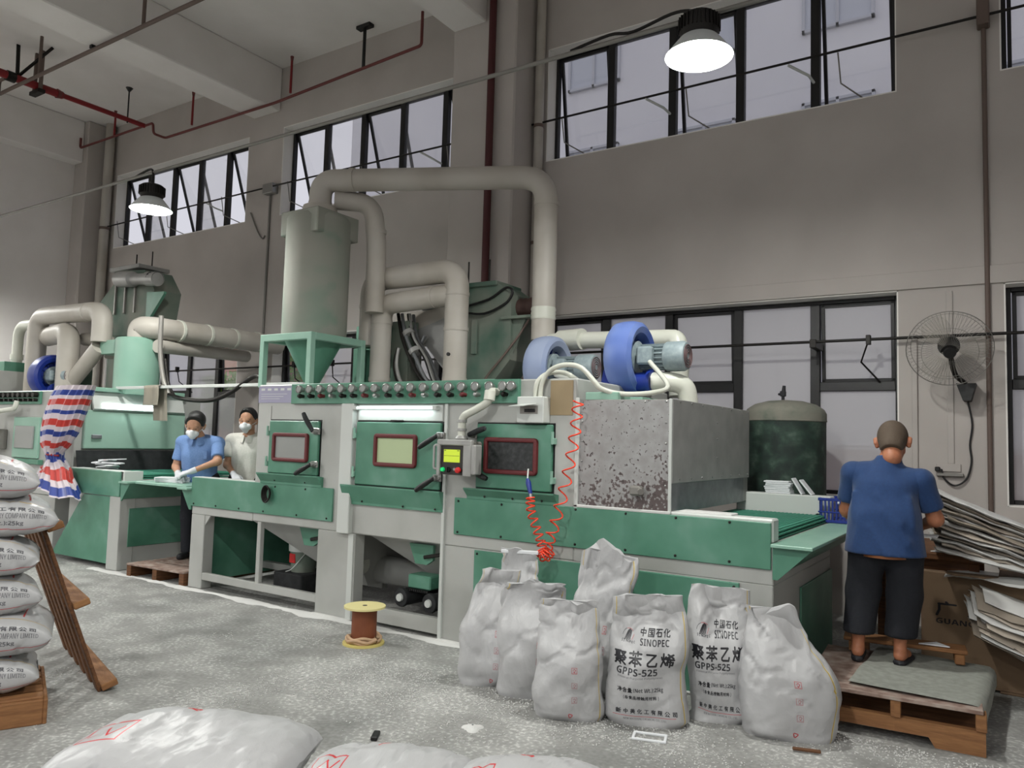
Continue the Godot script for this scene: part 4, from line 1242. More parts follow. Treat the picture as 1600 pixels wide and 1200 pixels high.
	# a side pipe of the cyclone with a double bend
	var s := thing("ventilation_duct", "short pale pipe bending down along the right side of the cyclone", "duct")
	part(s, "pipe", MB.new().tube(elbows([V(cx + 0.1, 3.98, cz - 0.1), V(-5.62, 3.98, 0.78), V(-5.56, 3.5, 0.76), V(-5.56, 2.82, 0.76)], 0.18, 7), 0.1, 16), M.pvc)
	part(s, "pipe_joint", MB.new().cyl(V(-5.58, 3.66, 0.76), V(-5.577, 3.7, 0.76), 0.107, 0.107, 16), M.pvc)
	# green filter housings behind
	var g := thing("filter_housing", "green upright box behind the cyclone stand", "filter")
	part(g, "case", MB.new().box(V(-6.1, 2.0, 0.2), V(-5.72, 2.5, 0.5), 0.01), M.green)
	part(g, "upper_case", MB.new().box(V(-6.05, 2.5, 0.2), V(-5.62, 2.74, 0.52), 0.01), M.green)
	part(g, "post", MB.new().box(V(-5.95, 2.0, 0.52), V(-5.88, 2.5, 0.58), 0.005), M.palegreen)
	var g2 := thing("filter_housing", "dark green plate behind the hoses between the two pale ducts", "filter")
	part(g2, "case", MB.new().box(V(-5.62, 2.0, 0.25), V(-5.38, 2.78, 0.42), 0.01), M.dustgreen)
	# bucket elevator head with motor
	var b := thing("bucket_elevator", "grey green elevator head with belt drive and motor behind the duct loop", "elevator")
	part(b, "head", MB.new().prism(PackedVector2Array([Vector2(-5.0, 2.62), Vector2(-4.95, 3.12), Vector2(-4.45, 3.16), Vector2(-4.25, 3.02), Vector2(-4.25, 2.35), Vector2(-4.42, 2.16), Vector2(-4.75, 2.0), Vector2(-5.0, 2.0)]), V(0, 0, -0.25), V(1, 0, 0), V(0, 1, 0), 0.42), M.dustgreen)
	part(b, "lid", MB.new().box(V(-4.98, 3.12, -0.28), V(-4.42, 3.17, 0.2), 0.008), M.dustgreen)
	part(b, "motor_bracket", MB.new().box(V(-4.36, 2.76, -0.22), V(-3.98, 2.79, 0.2), 0.004).prism(PackedVector2Array([Vector2(-4.25, 2.76), Vector2(-4.1, 2.76), Vector2(-4.25, 2.42)]), V(0, 0, 0.1), V(1, 0, 0), V(0, 1, 0), 0.03), M.dustgreen)
	part(b, "motor", MB.new().lathe([Vector2(0, 0), Vector2(0.09, 0), Vector2(0.1, 0.03), Vector2(0.09, 0.06), Vector2(0.1, 0.09), Vector2(0.09, 0.12), Vector2(0.1, 0.15), Vector2(0.1, 0.26), Vector2(0.08, 0.29), Vector2(0, 0.29)], V(-4.26, 2.9, 0.0), V(1, 0, 0), 20), plain(C(0.30, 0.22, 0.20), 0.7))
	part(b, "motor_cap", MB.new().cyl(V(-3.99, 2.9, 0.02), V(-3.87, 2.88, 0.02), 0.085, 0.075, 16), M.motor)
	part(b, "drive_belt", MB.new().tube(curve([V(-4.82, 2.86, 0.2), V(-4.55, 2.83, 0.21), V(-4.3, 2.92, 0.2), V(-4.22, 3.03, 0.2), V(-4.3, 3.08, 0.2), V(-4.5, 2.98, 0.2), V(-4.82, 2.92, 0.2)], 5), 0.013, 6), M.black)
	part(b, "pulley", MB.new().cyl(V(-4.84, 2.86, 0.17), V(-4.84, 2.86, 0.22), 0.06, 0.06, 18), M.darkmetal)
	part(b, "handle_bar", MB.new().box(V(-4.72, 2.42, 0.18), V(-4.65, 2.78, 0.2), 0.004), M.dustgreen)
	for x in [-4.85, -4.58]:
		part(b, "threaded_rod", MB.new().cyl(V(x, 3.16, 0.1), V(x, 3.42, 0.1), 0.009, 0.009, 6), M.darkmetal)
	part(b, "power_cable", MB.new().tube(curve([V(-4.05, 2.8, 0.1), V(-4.15, 2.6, 0.16), V(-4.3, 2.38, 0.22), V(-4.45, 2.2, 0.25), V(-4.5, 2.08, 0.3)], 5), 0.013, 6), M.greybrown)
	part(b, "base_box", MB.new().box(V(-4.62, 2.0, 0.2), V(-4.2, 2.13, 0.5), 0.008), M.palegreen)
	# hopper with inlet behind the ducts
	var h := thing("separator_hopper", "dusty hopper with round inlet behind the two pale ducts", "hopper")
	part(h, "drum", MB.new().cyl(V(-5.75, 2.72, 0.05), V(-4.95, 2.82, 0.0), 0.2, 0.2, 20), M.pvc)
	part(h, "chute", MB.new().prism(PackedVector2Array([Vector2(-5.45, 2.7), Vector2(-4.9, 2.85), Vector2(-4.9, 2.3), Vector2(-5.05, 2.28)]), V(0, 0, -0.1), V(1, 0, 0), V(0, 1, 0), 0.34), M.zinc)
	part(h, "motor", MB.new().lathe([Vector2(0, 0), Vector2(0.09, 0.0), Vector2(0.1, 0.06), Vector2(0.1, 0.22), Vector2(0.06, 0.26), Vector2(0, 0.26)], V(-5.45, 3.02, 0.1), V(1, 0.1, 0), 16), M.zincdark)
	part(h, "support", MB.new().box(V(-5.7, 2.0, -0.1), V(-5.62, 2.7, 0.0), 0.004), M.dustgreen)
	# bundle of hoses
	var hs := thing("hose_bundle", "bundle of grey air hoses sagging between the pale ducts", "hose")
	var r2 := RandomNumberGenerator.new()
	r2.seed = 3
	for i in 9:
		var o := r2.randf_range(-0.07, 0.07)
		var dz := r2.randf_range(-0.08, 0.08)
		var pts := [V(-5.5 + o, 2.86, 0.36 + dz), V(-5.38 + o, 2.6, 0.42 + dz), V(-5.2 + o * 1.6, 2.36, 0.46 + dz), V(-5.0 + o, 2.14 - r2.randf() * 0.06, 0.5 + dz), V(-4.78, 2.04, 0.5 + dz)]
		if i > 4:
			pts = [V(-5.18 + o, 2.62, 0.34 + dz), V(-5.22 + o * 2.0, 2.4, 0.36 + dz), V(-5.1 + o * 2.0, 2.18, 0.4 + dz), V(-4.85, 2.03, 0.42 + dz)]
			if i > 6:
				pts = [V(-5.44, 2.48, 0.5), V(-5.42 + o, 2.28, 0.52), V(-5.3 + o, 2.08, 0.54), V(-5.1, 2.03, 0.5)]
		part(hs, "hose", MB.new().tube(curve(pts, 5), 0.02, 8), [M.zincdark, M.darkmetal, M.zinc][i % 3])
	for p in [V(-5.4, 2.66, 0.41), V(-5.27, 2.46, 0.45)]:
		part(hs, "tie", MB.new().cyl(p, p + V(0.03, -0.04, 0), 0.07, 0.07, 12), M.zinc)
	# blowers
	var b2 := blower("blower", "blue blower with grey motor standing on the stained metal hood", V(-2.56, 2.235, 0.9), 1.0, M.blue)
	part(b2, "flexible_pipe", MB.new().tube(curve([V(0.16, -0.2, 0.05), V(0.3, -0.2, -0.0), V(0.4, -0.24, -0.05), V(0.42, -0.36, -0.08)], 6), 0.075, 16), M.pvcclean)
	part(b2, "base_plate", MB.new().box(V(-0.15, -0.385, -0.3), V(0.2, -0.335, 0.3), 0.004), M.palegreen)
	blower("blower", "dusty blue blower behind the gauge panel end, nearer the pale duct", V(-3.5, 2.2, 0.6), 1.0, M.dustblue)
	single("mounting_plate", "pale green flat bar on the front top edge of the stained hood", "plate", MB.new().box(V(-2.55, 1.845, 1.55), V(-2.3, 1.9, 1.76), 0.004), M.palegreen)
	# power hoses
	var ph := thing("power_hose", "white flexible conduit looping from the breaker box to the blower motor on the hood", "hose")
	part(ph, "hose", MB.new().tube(curve([V(-2.875, 1.86, 1.84), V(-2.86, 1.96, 1.84), V(-2.80, 2.05, 1.84), V(-2.68, 2.09, 1.84), V(-2.56, 2.07, 1.82), V(-2.46, 1.97, 1.8), V(-2.41, 1.92, 1.78), V(-2.3, 1.89, 1.7), V(-2.16, 1.91, 1.5), V(-2.14, 1.98, 1.25), V(-2.36, 2.18, 1.08)], 7), 0.018, 10), M.pvcclean)
	var ph2 := thing("power_hose", "white flexible conduit from the breaker box over to the dusty blower", "hose")
	part(ph2, "hose", MB.new().tube(curve([V(-2.915, 1.86, 1.84), V(-2.90, 1.97, 1.84), V(-2.84, 2.035, 1.8), V(-2.74, 2.045, 1.74), V(-2.68, 2.01, 1.7), V(-2.82, 2.015, 1.4), V(-3.35, 2.12, 0.8)], 6), 0.018, 10), M.pvcclean)
	# orange coil hose and air gun
	var co := thing("air_hose", "orange coiled air hose hanging in a loop from the stained hood corner", "hose")
	var path := curve([V(-2.52, 1.83, 1.92), V(-2.53, 1.6, 1.94), V(-2.58, 1.3, 1.95), V(-2.66, 1.0, 1.95), V(-2.72, 0.82, 1.95)], 5)
	part(co, "coil", MB.new().tube(helix(path, 0.038, 10.5, 16), 0.0058, 6), M.orange)
	part(co, "bottom_turns", MB.new().tube(helix(curve([V(-2.70, 0.80, 1.95), V(-2.73, 0.76, 1.96), V(-2.76, 0.79, 1.95)], 4), 0.042, 6.0, 18), 0.0058, 6), M.orange)
	part(co, "coil", MB.new().tube(helix(curve([V(-2.76, 0.82, 1.95), V(-2.80, 0.92, 1.95), V(-2.86, 1.06, 1.95), V(-2.87, 1.15, 1.94)], 5), 0.03, 8.0, 16), 0.0058, 6), M.orange)
	var ag := thing("air_gun", "small blue air gun clipped to the dark door window", "air gun")
	part(ag, "body", MB.new().tube([V(-2.872, 1.15, 1.94), V(-2.88, 1.18, 1.93), V(-2.905, 1.25, 1.92), V(-2.92, 1.275, 1.91)], [0.008, 0.014, 0.02, 0.012], 10), M.deepblue)
	part(ag, "nozzle", MB.new().tube([V(-2.92, 1.27, 1.91), V(-2.94, 1.345, 1.87)], 0.006, 8), M.lightpaint)
	part(ag, "fitting", MB.new().cyl(V(-2.868, 1.15, 1.94), V(-2.874, 1.175, 1.935), 0.012, 0.012, 10), M.steel)
	var kb := thing("cable_bundle", "dark coil of cable hooked on the green band left of the left door", "cable")
	for i in 5:
		var rp: Array = []
		for k in 17:
			rp.append(V(-5.78 + cos(TAU * k / 16) * (0.03 + 0.006 * i), 0.99 + sin(TAU * k / 16) * (0.05 + 0.007 * i), F + 0.03 + 0.008 * i))
		part(kb, "loop", MB.new().tube(rp, 0.006, 5, false), M.darkmetal)
	# bucket under the left hopper
	var bk := thing("bucket", "white lidded paint bucket with red label under the machine", "bucket", V(-5.93, 0.2, 1.22))
	part(bk, "pail", MB.new().lathe([Vector2(0, 0), Vector2(0.115, 0), Vector2(0.135, 0.24), Vector2(0, 0.24)], Vector3.ZERO, Vector3.UP, 24), M.dustgreen)
	part(bk, "lid", MB.new().lathe([Vector2(0, 0.2), Vector2(0.145, 0.2), Vector2(0.148, 0.27), Vector2(0.14, 0.29), Vector2(0, 0.29)], Vector3.ZERO, Vector3.UP, 24), M.lightpaint)
	part(bk, "label", MB.new().box(V(-0.06, 0.09, 0.1), V(0.02, 0.18, 0.132), 0.004), M.redpaint)
	part(bk, "bail", MB.new().tube(curve([V(0.12, 0.2, 0.08), V(0.03, 0.05, 0.16), V(-0.09, 0.0, 0.14)], 5), 0.005, 6), M.lightpaint)
	part(bk, "stand", MB.new().box(V(-0.2, -0.2, -0.2), V(0.2, 0.0, 0.2), 0.01), M.rubber)
	# cloths behind the middle opening
	var cl := MB.new()
	var rws: Array = []
	for i in 9:
		var row := PackedVector3Array()
		for j in 14:
			row.append(V(-5.0 + j * 0.11, 0.62 - i * 0.03 + 0.03 * sin(j * 1.1 + i), 0.35 + 0.03 * cos(j * 0.9) + i * 0.03))
		rws.append(row)
	cl.rows(rws, false, false)
	single("dust_sheet", "grey crumpled sheet under the machine behind the hopper", "sheet", cl, M.zincdark)

func stained_material() -> StandardMaterial3D:
	# galvanised sheet with rust and dirt gathered low down and to the right
	var s := 384
	var f := FastNoiseLite.new()
	f.seed = 18
	f.frequency = 0.016
	f.fractal_octaves = 5
	var f2 := FastNoiseLite.new()
	f2.seed = 19
	f2.frequency = 0.05
	f2.fractal_octaves = 4
	var im := Image.create(s, s, false, Image.FORMAT_RGB8)
	for y in s:
		for x in s:
			var u := float(x) / s
			var v := float(y) / s
			var a := f.get_noise_2d(x, y)
			var b := f2.get_noise_2d(x, y)
			var c := C(0.56, 0.555, 0.55).lerp(C(0.62, 0.62, 0.62), 0.5 + a)
			var low := pow(v, 2.2) * 0.62 + pow(u, 2.5) * 0.34 * smoothstep(0.15, 0.4, v) - 0.12 * smoothstep(0.3, 0.7, u) * smoothstep(0.75, 0.6, v)
			var w := smoothstep(0.40, 0.54, low * 0.8 + a * 0.45 + b * 0.5)
			c = c.lerp(C(0.30, 0.25, 0.245), w * 0.85)
			if b > 0.42 and a > 0.0:
				c = c.lerp(C(0.22, 0.19, 0.19), 0.7)
			im.set_pixel(x, y, c)
	var m := plain(Color.WHITE, 0.45, 0.1)
	m.albedo_texture = ImageTexture.create_from_image(im)
	return m

# ------------------------------------------------------------------ print on sacks and cartons
const HAN := {
	"中": [[15,30,85,30,85,62,15,62,15,30],[50,5,50,97]],
	"国": [[12,10,88,10,88,94,12,94,12,10],[28,28,72,28],[30,50,70,50],[26,76,74,76],[50,28,50,76],[60,58,68,68]],
	"石": [[10,14,90,14],[48,14,10,62],[34,48,82,48,82,92,34,92,34,48]],
	"化": [[34,6,8,48],[24,34,24,96],[86,22,50,54],[54,8,54,86,62,92,90,92,92,74]],
	"聚": [[6,9,52,9],[15,9,15,46],[43,9,43,54],[15,22,43,22],[15,34,43,34],[5,49,54,44],[57,14,90,14,60,50],[62,22,95,50],[82,53,18,61],[50,58,50,97],[44,64,14,70],[31,68,7,94],[31,76,45,90],[88,62,62,74],[56,68,94,95]],
	"苯": [[6,17,94,17],[33,5,33,29],[67,5,67,29],[8,46,92,46],[50,31,50,98],[48,46,8,84],[52,46,92,84],[33,78,67,78]],
	"乙": [[16,16,82,16,22,76,22,88,32,94,84,94,89,74]],
	"烯": [[24,6,24,50,5,95],[9,30,14,46],[42,26,34,42],[26,56,43,84],[58,9,92,30],[90,8,52,32],[47,42,97,42],[67,30,48,68],[56,60,92,60,92,84,85,84],[56,60,56,86],[74,48,74,98]],
	"净": [[10,16,20,28],[8,84,24,56],[52,6,36,26],[46,16,76,16,66,32],[40,34,84,34,84,66],[34,50,96,50],[40,66,84,66],[62,34,62,92,54,88]],
	"含": [[50,4,8,44],[50,4,92,44],[44,28,54,36],[28,46,72,46,58,62],[26,66,76,66,76,96,26,96,26,66]],
	"量": [[28,6,72,6,72,30,28,30,28,6],[28,18,72,18],[8,38,92,38],[24,46,76,46,76,70,24,70,24,46],[24,58,76,58],[50,46,50,94],[20,82,80,82],[8,94,92,94]],
	"非": [[40,8,40,94],[60,8,60,94],[12,26,40,26],[12,50,40,50],[8,76,40,70],[60,26,88,26],[60,50,88,50],[60,74,92,74]],
	"食": [[50,2,8,36],[50,2,92,36],[46,20,54,28],[28,34,72,34,72,62,28,62],[28,48,72,48],[28,34,28,94,48,84],[80,68,58,78],[46,64,92,96]],
	"品": [[32,8,68,8,68,40,32,40,32,8],[8,52,42,52,42,94,8,94,8,52],[58,52,92,52,92,94,58,94,58,52]],
	"接": [[6,28,38,28],[22,6,22,92,12,86],[6,64,38,50],[68,4,74,14],[46,18,96,18],[56,24,62,36],[84,24,78,36],[42,40,98,40],[64,46,52,70,84,96],[40,58,98,58],[84,58,72,82,46,96]],
	"触": [[22,4,6,34],[18,16,40,16,32,30],[10,32,46,32,46,94],[10,32,10,70,4,94],[10,50,46,50],[10,68,46,68],[28,32,28,92],[56,28,92,28,92,60,56,60,56,28],[74,6,74,88],[52,90,96,84],[86,72,96,92]],
	"用": [[20,8,82,8,82,96,74,92],[20,8,20,60,8,96],[20,34,82,34],[20,60,82,60],[50,8,50,94]],
	"材": [[4,28,44,28],[26,6,26,96],[26,30,6,70],[28,36,44,52],[50,30,96,30],[78,6,78,94,68,90],[76,32,50,78]],
	"料": [[8,20,16,34],[40,16,32,32],[4,44,46,44],[26,8,26,96],[26,46,6,76],[28,48,44,66],[56,16,68,26],[54,40,66,50],[50,68,96,60],[82,6,82,96]],
	"新": [[26,4,32,14],[6,18,52,18],[16,24,22,36],[42,24,36,36],[4,42,54,42],[6,60,52,60],[28,42,28,92],[26,62,8,86],[32,64,48,82],[88,8,62,20,62,60,54,94],[62,42,96,42],[80,42,80,98]],
	"美": [[34,4,40,16],[66,4,60,16],[12,20,88,20],[18,36,82,36],[8,52,92,52],[50,20,50,52],[10,68,90,68],[50,54,46,70,10,96],[52,68,90,96]],
	"工": [[14,16,86,16],[50,16,50,88],[6,88,94,88]],
	"有": [[8,20,92,20],[46,4,8,60],[36,40,80,40,80,96,72,92],[36,40,36,98],[36,58,80,58],[36,74,80,74]],
	"限": [[12,8,12,98],[12,8,36,8,24,36,38,52,26,64],[50,8,84,8,84,46,50,46],[50,28,84,28],[50,8,50,90,66,80],[62,48,94,92],[86,52,70,66]],
	"公": [[38,8,10,48],[60,8,92,48],[48,46,20,90,78,86],[66,66,86,96]],
	"司": [[14,12,84,12,84,92,74,88],[14,32,66,32],[20,50,60,50,60,80,20,80,20,50]],
	"广": [[50,4,56,12],[14,18,94,18],[16,18,16,60,4,98]],
	"东": [[10,20,90,20],[44,6,24,50,88,50],[54,34,54,92,44,88],[32,62,14,86],[68,62,88,86]],
}

func ink_line(im: Image, a: Vector2, b: Vector2, w: float, c: Color) -> void:
	var r := w / 2.0
	var x0 := maxi(int(minf(a.x, b.x) - r - 1), 0); var x1 := mini(int(maxf(a.x, b.x) + r + 2), im.get_width() - 1)
	var y0 := maxi(int(minf(a.y, b.y) - r - 1), 0); var y1 := mini(int(maxf(a.y, b.y) + r + 2), im.get_height() - 1)
	var d := b - a
	var l2 := maxf(d.length_squared(), 1e-6)
	for y in range(y0, y1 + 1):
		for x in range(x0, x1 + 1):
			var p := Vector2(x + 0.5, y + 0.5)
			var t := clampf((p - a).dot(d) / l2, 0.0, 1.0)
			var k := clampf(r + 0.5 - p.distance_to(a + d * t), 0.0, 1.0)
			if k > 0.0:
				im.set_pixel(x, y, im.get_pixel(x, y).lerp(c, k))

func ink_path(im: Image, pts: Array, o: Vector2, s: Vector2, w: float, c: Color) -> void:
	for i in range(0, pts.size() - 2, 2):
		ink_line(im, o + Vector2(pts[i], pts[i + 1]) * s, o + Vector2(pts[i + 2], pts[i + 3]) * s, w, c)

func ink_han(im: Image, text: String, at: Vector2, size: float, gap: float, w: float, c: Color, slant := 0.0) -> void:
	for i in text.length():
		var ch := text[i]
		if HAN.has(ch):
			for st in HAN[ch]:
				var q: Array = []
				for k in range(0, st.size(), 2):
					q.append(st[k] - slant * (st[k + 1] - 50.0))
					q.append(st[k + 1])
				ink_path(im, q, at + Vector2(i * (size + gap), 0), Vector2(size, size) / 100.0, w, c)

func ink_latin(im: Image, text: String, at: Vector2, height: float, c: Color, bold := false, width := 0.0) -> void:
	# letters from a TextMesh, filled triangle by triangle; at = left end of the baseline
	var tm := TextMesh.new()
	var f := SystemFont.new()
	f.font_names = PackedStringArray(["Droid Sans"])
	f.font_weight = 700 if bold else 400
	tm.font = f
	tm.text = text
	tm.font_size = 64
	tm.pixel_size = 1.0
	tm.depth = 0.0
	tm.curve_step = 2.0
	tm.horizontal_alignment = HORIZONTAL_ALIGNMENT_LEFT
	tm.vertical_alignment = VERTICAL_ALIGNMENT_BOTTOM
	var arr := tm.get_mesh_arrays()
	if arr.is_empty():
		return
	var vs: PackedVector3Array = arr[Mesh.ARRAY_VERTEX]
	if vs.is_empty():
		return
	var lo := Vector2(1e9, 1e9); var hi := Vector2(-1e9, -1e9)
	for p in vs:
		lo.x = minf(lo.x, p.x); lo.y = minf(lo.y, p.y); hi.x = maxf(hi.x, p.x); hi.y = maxf(hi.y, p.y)
	var sy := height / (hi.y - lo.y)
	var sx := sy if width <= 0.0 else width / (hi.x - lo.x)
	var idx: PackedInt32Array = arr[Mesh.ARRAY_INDEX] if arr[Mesh.ARRAY_INDEX] != null else PackedInt32Array()
	var n := idx.size() if not idx.is_empty() else vs.size()
	for i in range(0, n, 3):
		var t: Array = []
		for k in 3:
			var p := vs[idx[i + k] if not idx.is_empty() else i + k]
			t.append(Vector2(at.x + (p.x - lo.x) * sx, at.y - (p.y - lo.y) * sy))
		ink_tri(im, t[0], t[1], t[2], c)

func ink_tri(im: Image, a: Vector2, b: Vector2, d: Vector2, c: Color) -> void:
	var area := (b - a).cross(d - a)
	if absf(area) < 1e-4:
		return
	for y in range(maxi(int(minf(a.y, minf(b.y, d.y))), 0), mini(int(maxf(a.y, maxf(b.y, d.y))) + 1, im.get_height())):
		for x in range(maxi(int(minf(a.x, minf(b.x, d.x))), 0), mini(int(maxf(a.x, maxf(b.x, d.x))) + 1, im.get_width())):
			var k := 0
			for q in [Vector2(0.25, 0.25), Vector2(0.75, 0.25), Vector2(0.25, 0.75), Vector2(0.75, 0.75)]:
				var p: Vector2 = Vector2(x, y) + q
				var w0 := (b - a).cross(p - a) / area; var w1 := (d - b).cross(p - b) / area; var w2 := (a - d).cross(p - d) / area
				if w0 >= 0.0 and w1 >= 0.0 and w2 >= 0.0: k += 1
			if k > 0:
				im.set_pixel(x, y, im.get_pixel(x, y).lerp(c, k / 4.0))

const SACKWHITE := Color(0.70, 0.70, 0.702)

func sack_front() -> Image:
	var im := Image.create(512, 768, false, Image.FORMAT_RGB8)
	im.fill(SACKWHITE)
	var k := C(0.10, 0.10, 0.12)
	var red := C(0.72, 0.14, 0.16)
	# emblem: rays over a sweep, red arc
	for i in 7:
		ink_line(im, Vector2(98 + i * 7, 262), Vector2(122 + i * 4, 205 + absf(i - 3) * 3), 4.0, k)
	for i in 14:
		var a := PI * 1.05 + i * 0.16
		ink_line(im, Vector2(124 + cos(a) * 44, 244 + sin(a) * 42), Vector2(124 + cos(a + 0.16) * 44, 244 + sin(a + 0.16) * 42), 2.2, k if i < 7 else red)
	ink_line(im, Vector2(166, 232), Vector2(152, 262), 2.2, red)
	for i in 6:
		ink_latin(im, "SINOPEC"[i], Vector2(84 + i * 13.5, 272 + i * 2.0), 14, k, true)
	ink_latin(im, "C", Vector2(166, 280), 13, k, true)
	ink_latin(im, "SINOPEC", Vector2(212, 284), 40, k, true, 186)
	ink_han(im, "中国石化", Vector2(208, 186), 46, 5, 6.0, k, 0.12)
	ink_han(im, "聚苯乙烯", Vector2(46, 318), 84, 16, 11.0, k)
	ink_latin(im, "GPPS-525", Vector2(66, 456), 42, k, true, 262)
	ink_han(im, "本", Vector2(336, 414), 42, 0, 5.0, k)
	ink_latin(im, "(General Purpose Polystyrene)", Vector2(74, 478), 15, C(0.3, 0.3, 0.32), false, 290)
	ink_han(im, "净含量", Vector2(84, 528), 30, 2, 4.0, k)
	ink_latin(im, "(Net Wt.):25kg", Vector2(184, 558), 31, k, true, 186)
	ink_latin(im, "(", Vector2(120, 602), 24, k)
	ink_han(im, "非食品接触用材料", Vector2(128, 578), 23, 2, 3.0, k)
	ink_latin(im, ")", Vector2(334, 602), 24, k)
	ink_han(im, "新中美化工有限公司", Vector2(76, 660), 31, 12, 4.0, k)
	for i in 20:
		ink_line(im, Vector2(60 + i * 19, 700 + 8.0 * sin(i * 0.16)), Vector2(79 + i * 19, 700 + 8.0 * sin((i + 1) * 0.16)), 2.4, red)
	ink_latin(im, "NEW MATERIAL CHEMICAL CO., LTD.", Vector2(120, 730), 13, C(0.3, 0.3, 0.32), false, 270)
	yellow_seam(im)
	return im

func yellow_seam(im: Image) -> void:
	for x in range(484, 491):
		for y in 768:
			im.set_pixel(x, y, C(0.74, 0.62, 0.26) if x < 488 else C(0.80, 0.78, 0.66))

func sack_side() -> Image:
	# the plain face: three small red stamps in a column and a recycling mark
	var im := Image.create(512, 768, false, Image.FORMAT_RGB8)
	im.fill(SACKWHITE)
	var red := C(0.70, 0.16, 0.18)
	for q in [[300, 400], [300, 500], [300, 600]]:
		var o := Vector2(q[0], q[1])
		var c := red if q[1] == 400 else C(0.62, 0.36, 0.38)
		ink_path(im, [0, 0, 34, 0, 34, 38, 0, 38, 0, 0], o, Vector2.ONE, 2.2, c)
		ink_path(im, [10, 14, 18, 8, 26, 14, 18, 30, 12, 22], o, Vector2.ONE, 3.0, c)
		ink_path(im, [4, 33, 30, 33], o, Vector2.ONE, 1.6, c)
	for i in 3:
		var a := TAU * i / 3.0
		ink_line(im, Vector2(290, 720) + Vector2(cos(a), sin(a)) * 14, Vector2(290, 720) + Vector2(cos(a + 1.7), sin(a + 1.7)) * 14, 5.0, red)
	yellow_seam(im)
	return im

func sack_lying() -> Image:
	var im := Image.create(512, 768, false, Image.FORMAT_RGB8)
	im.fill(SACKWHITE)
	var k := C(0.25, 0.25, 0.27)
	var red := C(0.72, 0.14, 0.16)
	ink_han(im, "新中美化工有限公司", Vector2(250, 338), 21, 4, 3.0, k)
	ink_latin(im, "CHEMICAL INDUSTRY COMPANY LIMITED", Vector2(246, 382), 14, k, false, 230)
	ink_latin(im, "GPPS (Net Wt.):25kg", Vector2(246, 404), 15, k, true, 170)
	ink_line(im, Vector2(0, 420), Vector2(511, 424), 4.0, red)
	ink_line(im, Vector2(440, 180), Vector2(434, 268), 4.0, red)
	ink_line(im, Vector2(0, 298), Vector2(511, 290), 4.0, C(0.70, 0.60, 0.40))
	return im

func sack_red() -> Image:
	var im := Image.create(512, 768, false, Image.FORMAT_RGB8)
	im.fill(SACKWHITE)
	var red := C(0.80, 0.12, 0.14)
	ink_path(im, [0, 0, 90, 0, 90, 60, 0, 60, 0, 0], Vector2(50, 190), Vector2.ONE, 3.0, red)
	ink_path(im, [16, 40, 40, 14, 60, 44, 76, 16], Vector2(50, 190), Vector2.ONE, 4.0, red)
	for i in 3:
		var a := TAU * i / 3.0 + 0.4
		ink_line(im, Vector2(215, 112) + Vector2(cos(a), sin(a)) * 17, Vector2(215, 112) + Vector2(cos(a + 1.7), sin(a + 1.7)) * 17, 11.0, red)
	return im

func sack_material(im: Image, seed_: int) -> StandardMaterial3D:
	var m := plain(Color.WHITE, 0.38)
	m.albedo_texture = ImageTexture.create_from_image(im)
	m.normal_enabled = true
	m.normal_texture = crumple(seed_)
	m.normal_scale = 0.42
	return m

func crumple(seed_: int) -> NoiseTexture2D:
	var f := FastNoiseLite.new()
	f.seed = seed_
	f.frequency = 0.0075
	f.fractal_type = FastNoiseLite.FRACTAL_RIDGED
	f.fractal_octaves = 2
	f.domain_warp_enabled = true
	f.domain_warp_amplitude = 22.0
	f.domain_warp_frequency = 0.01
	var t := NoiseTexture2D.new()
	t.width = 512
	t.height = 512
	t.seamless = true
	t.noise = f
	t.as_normal_map = true
	t.bump_strength = 7.0
	return t

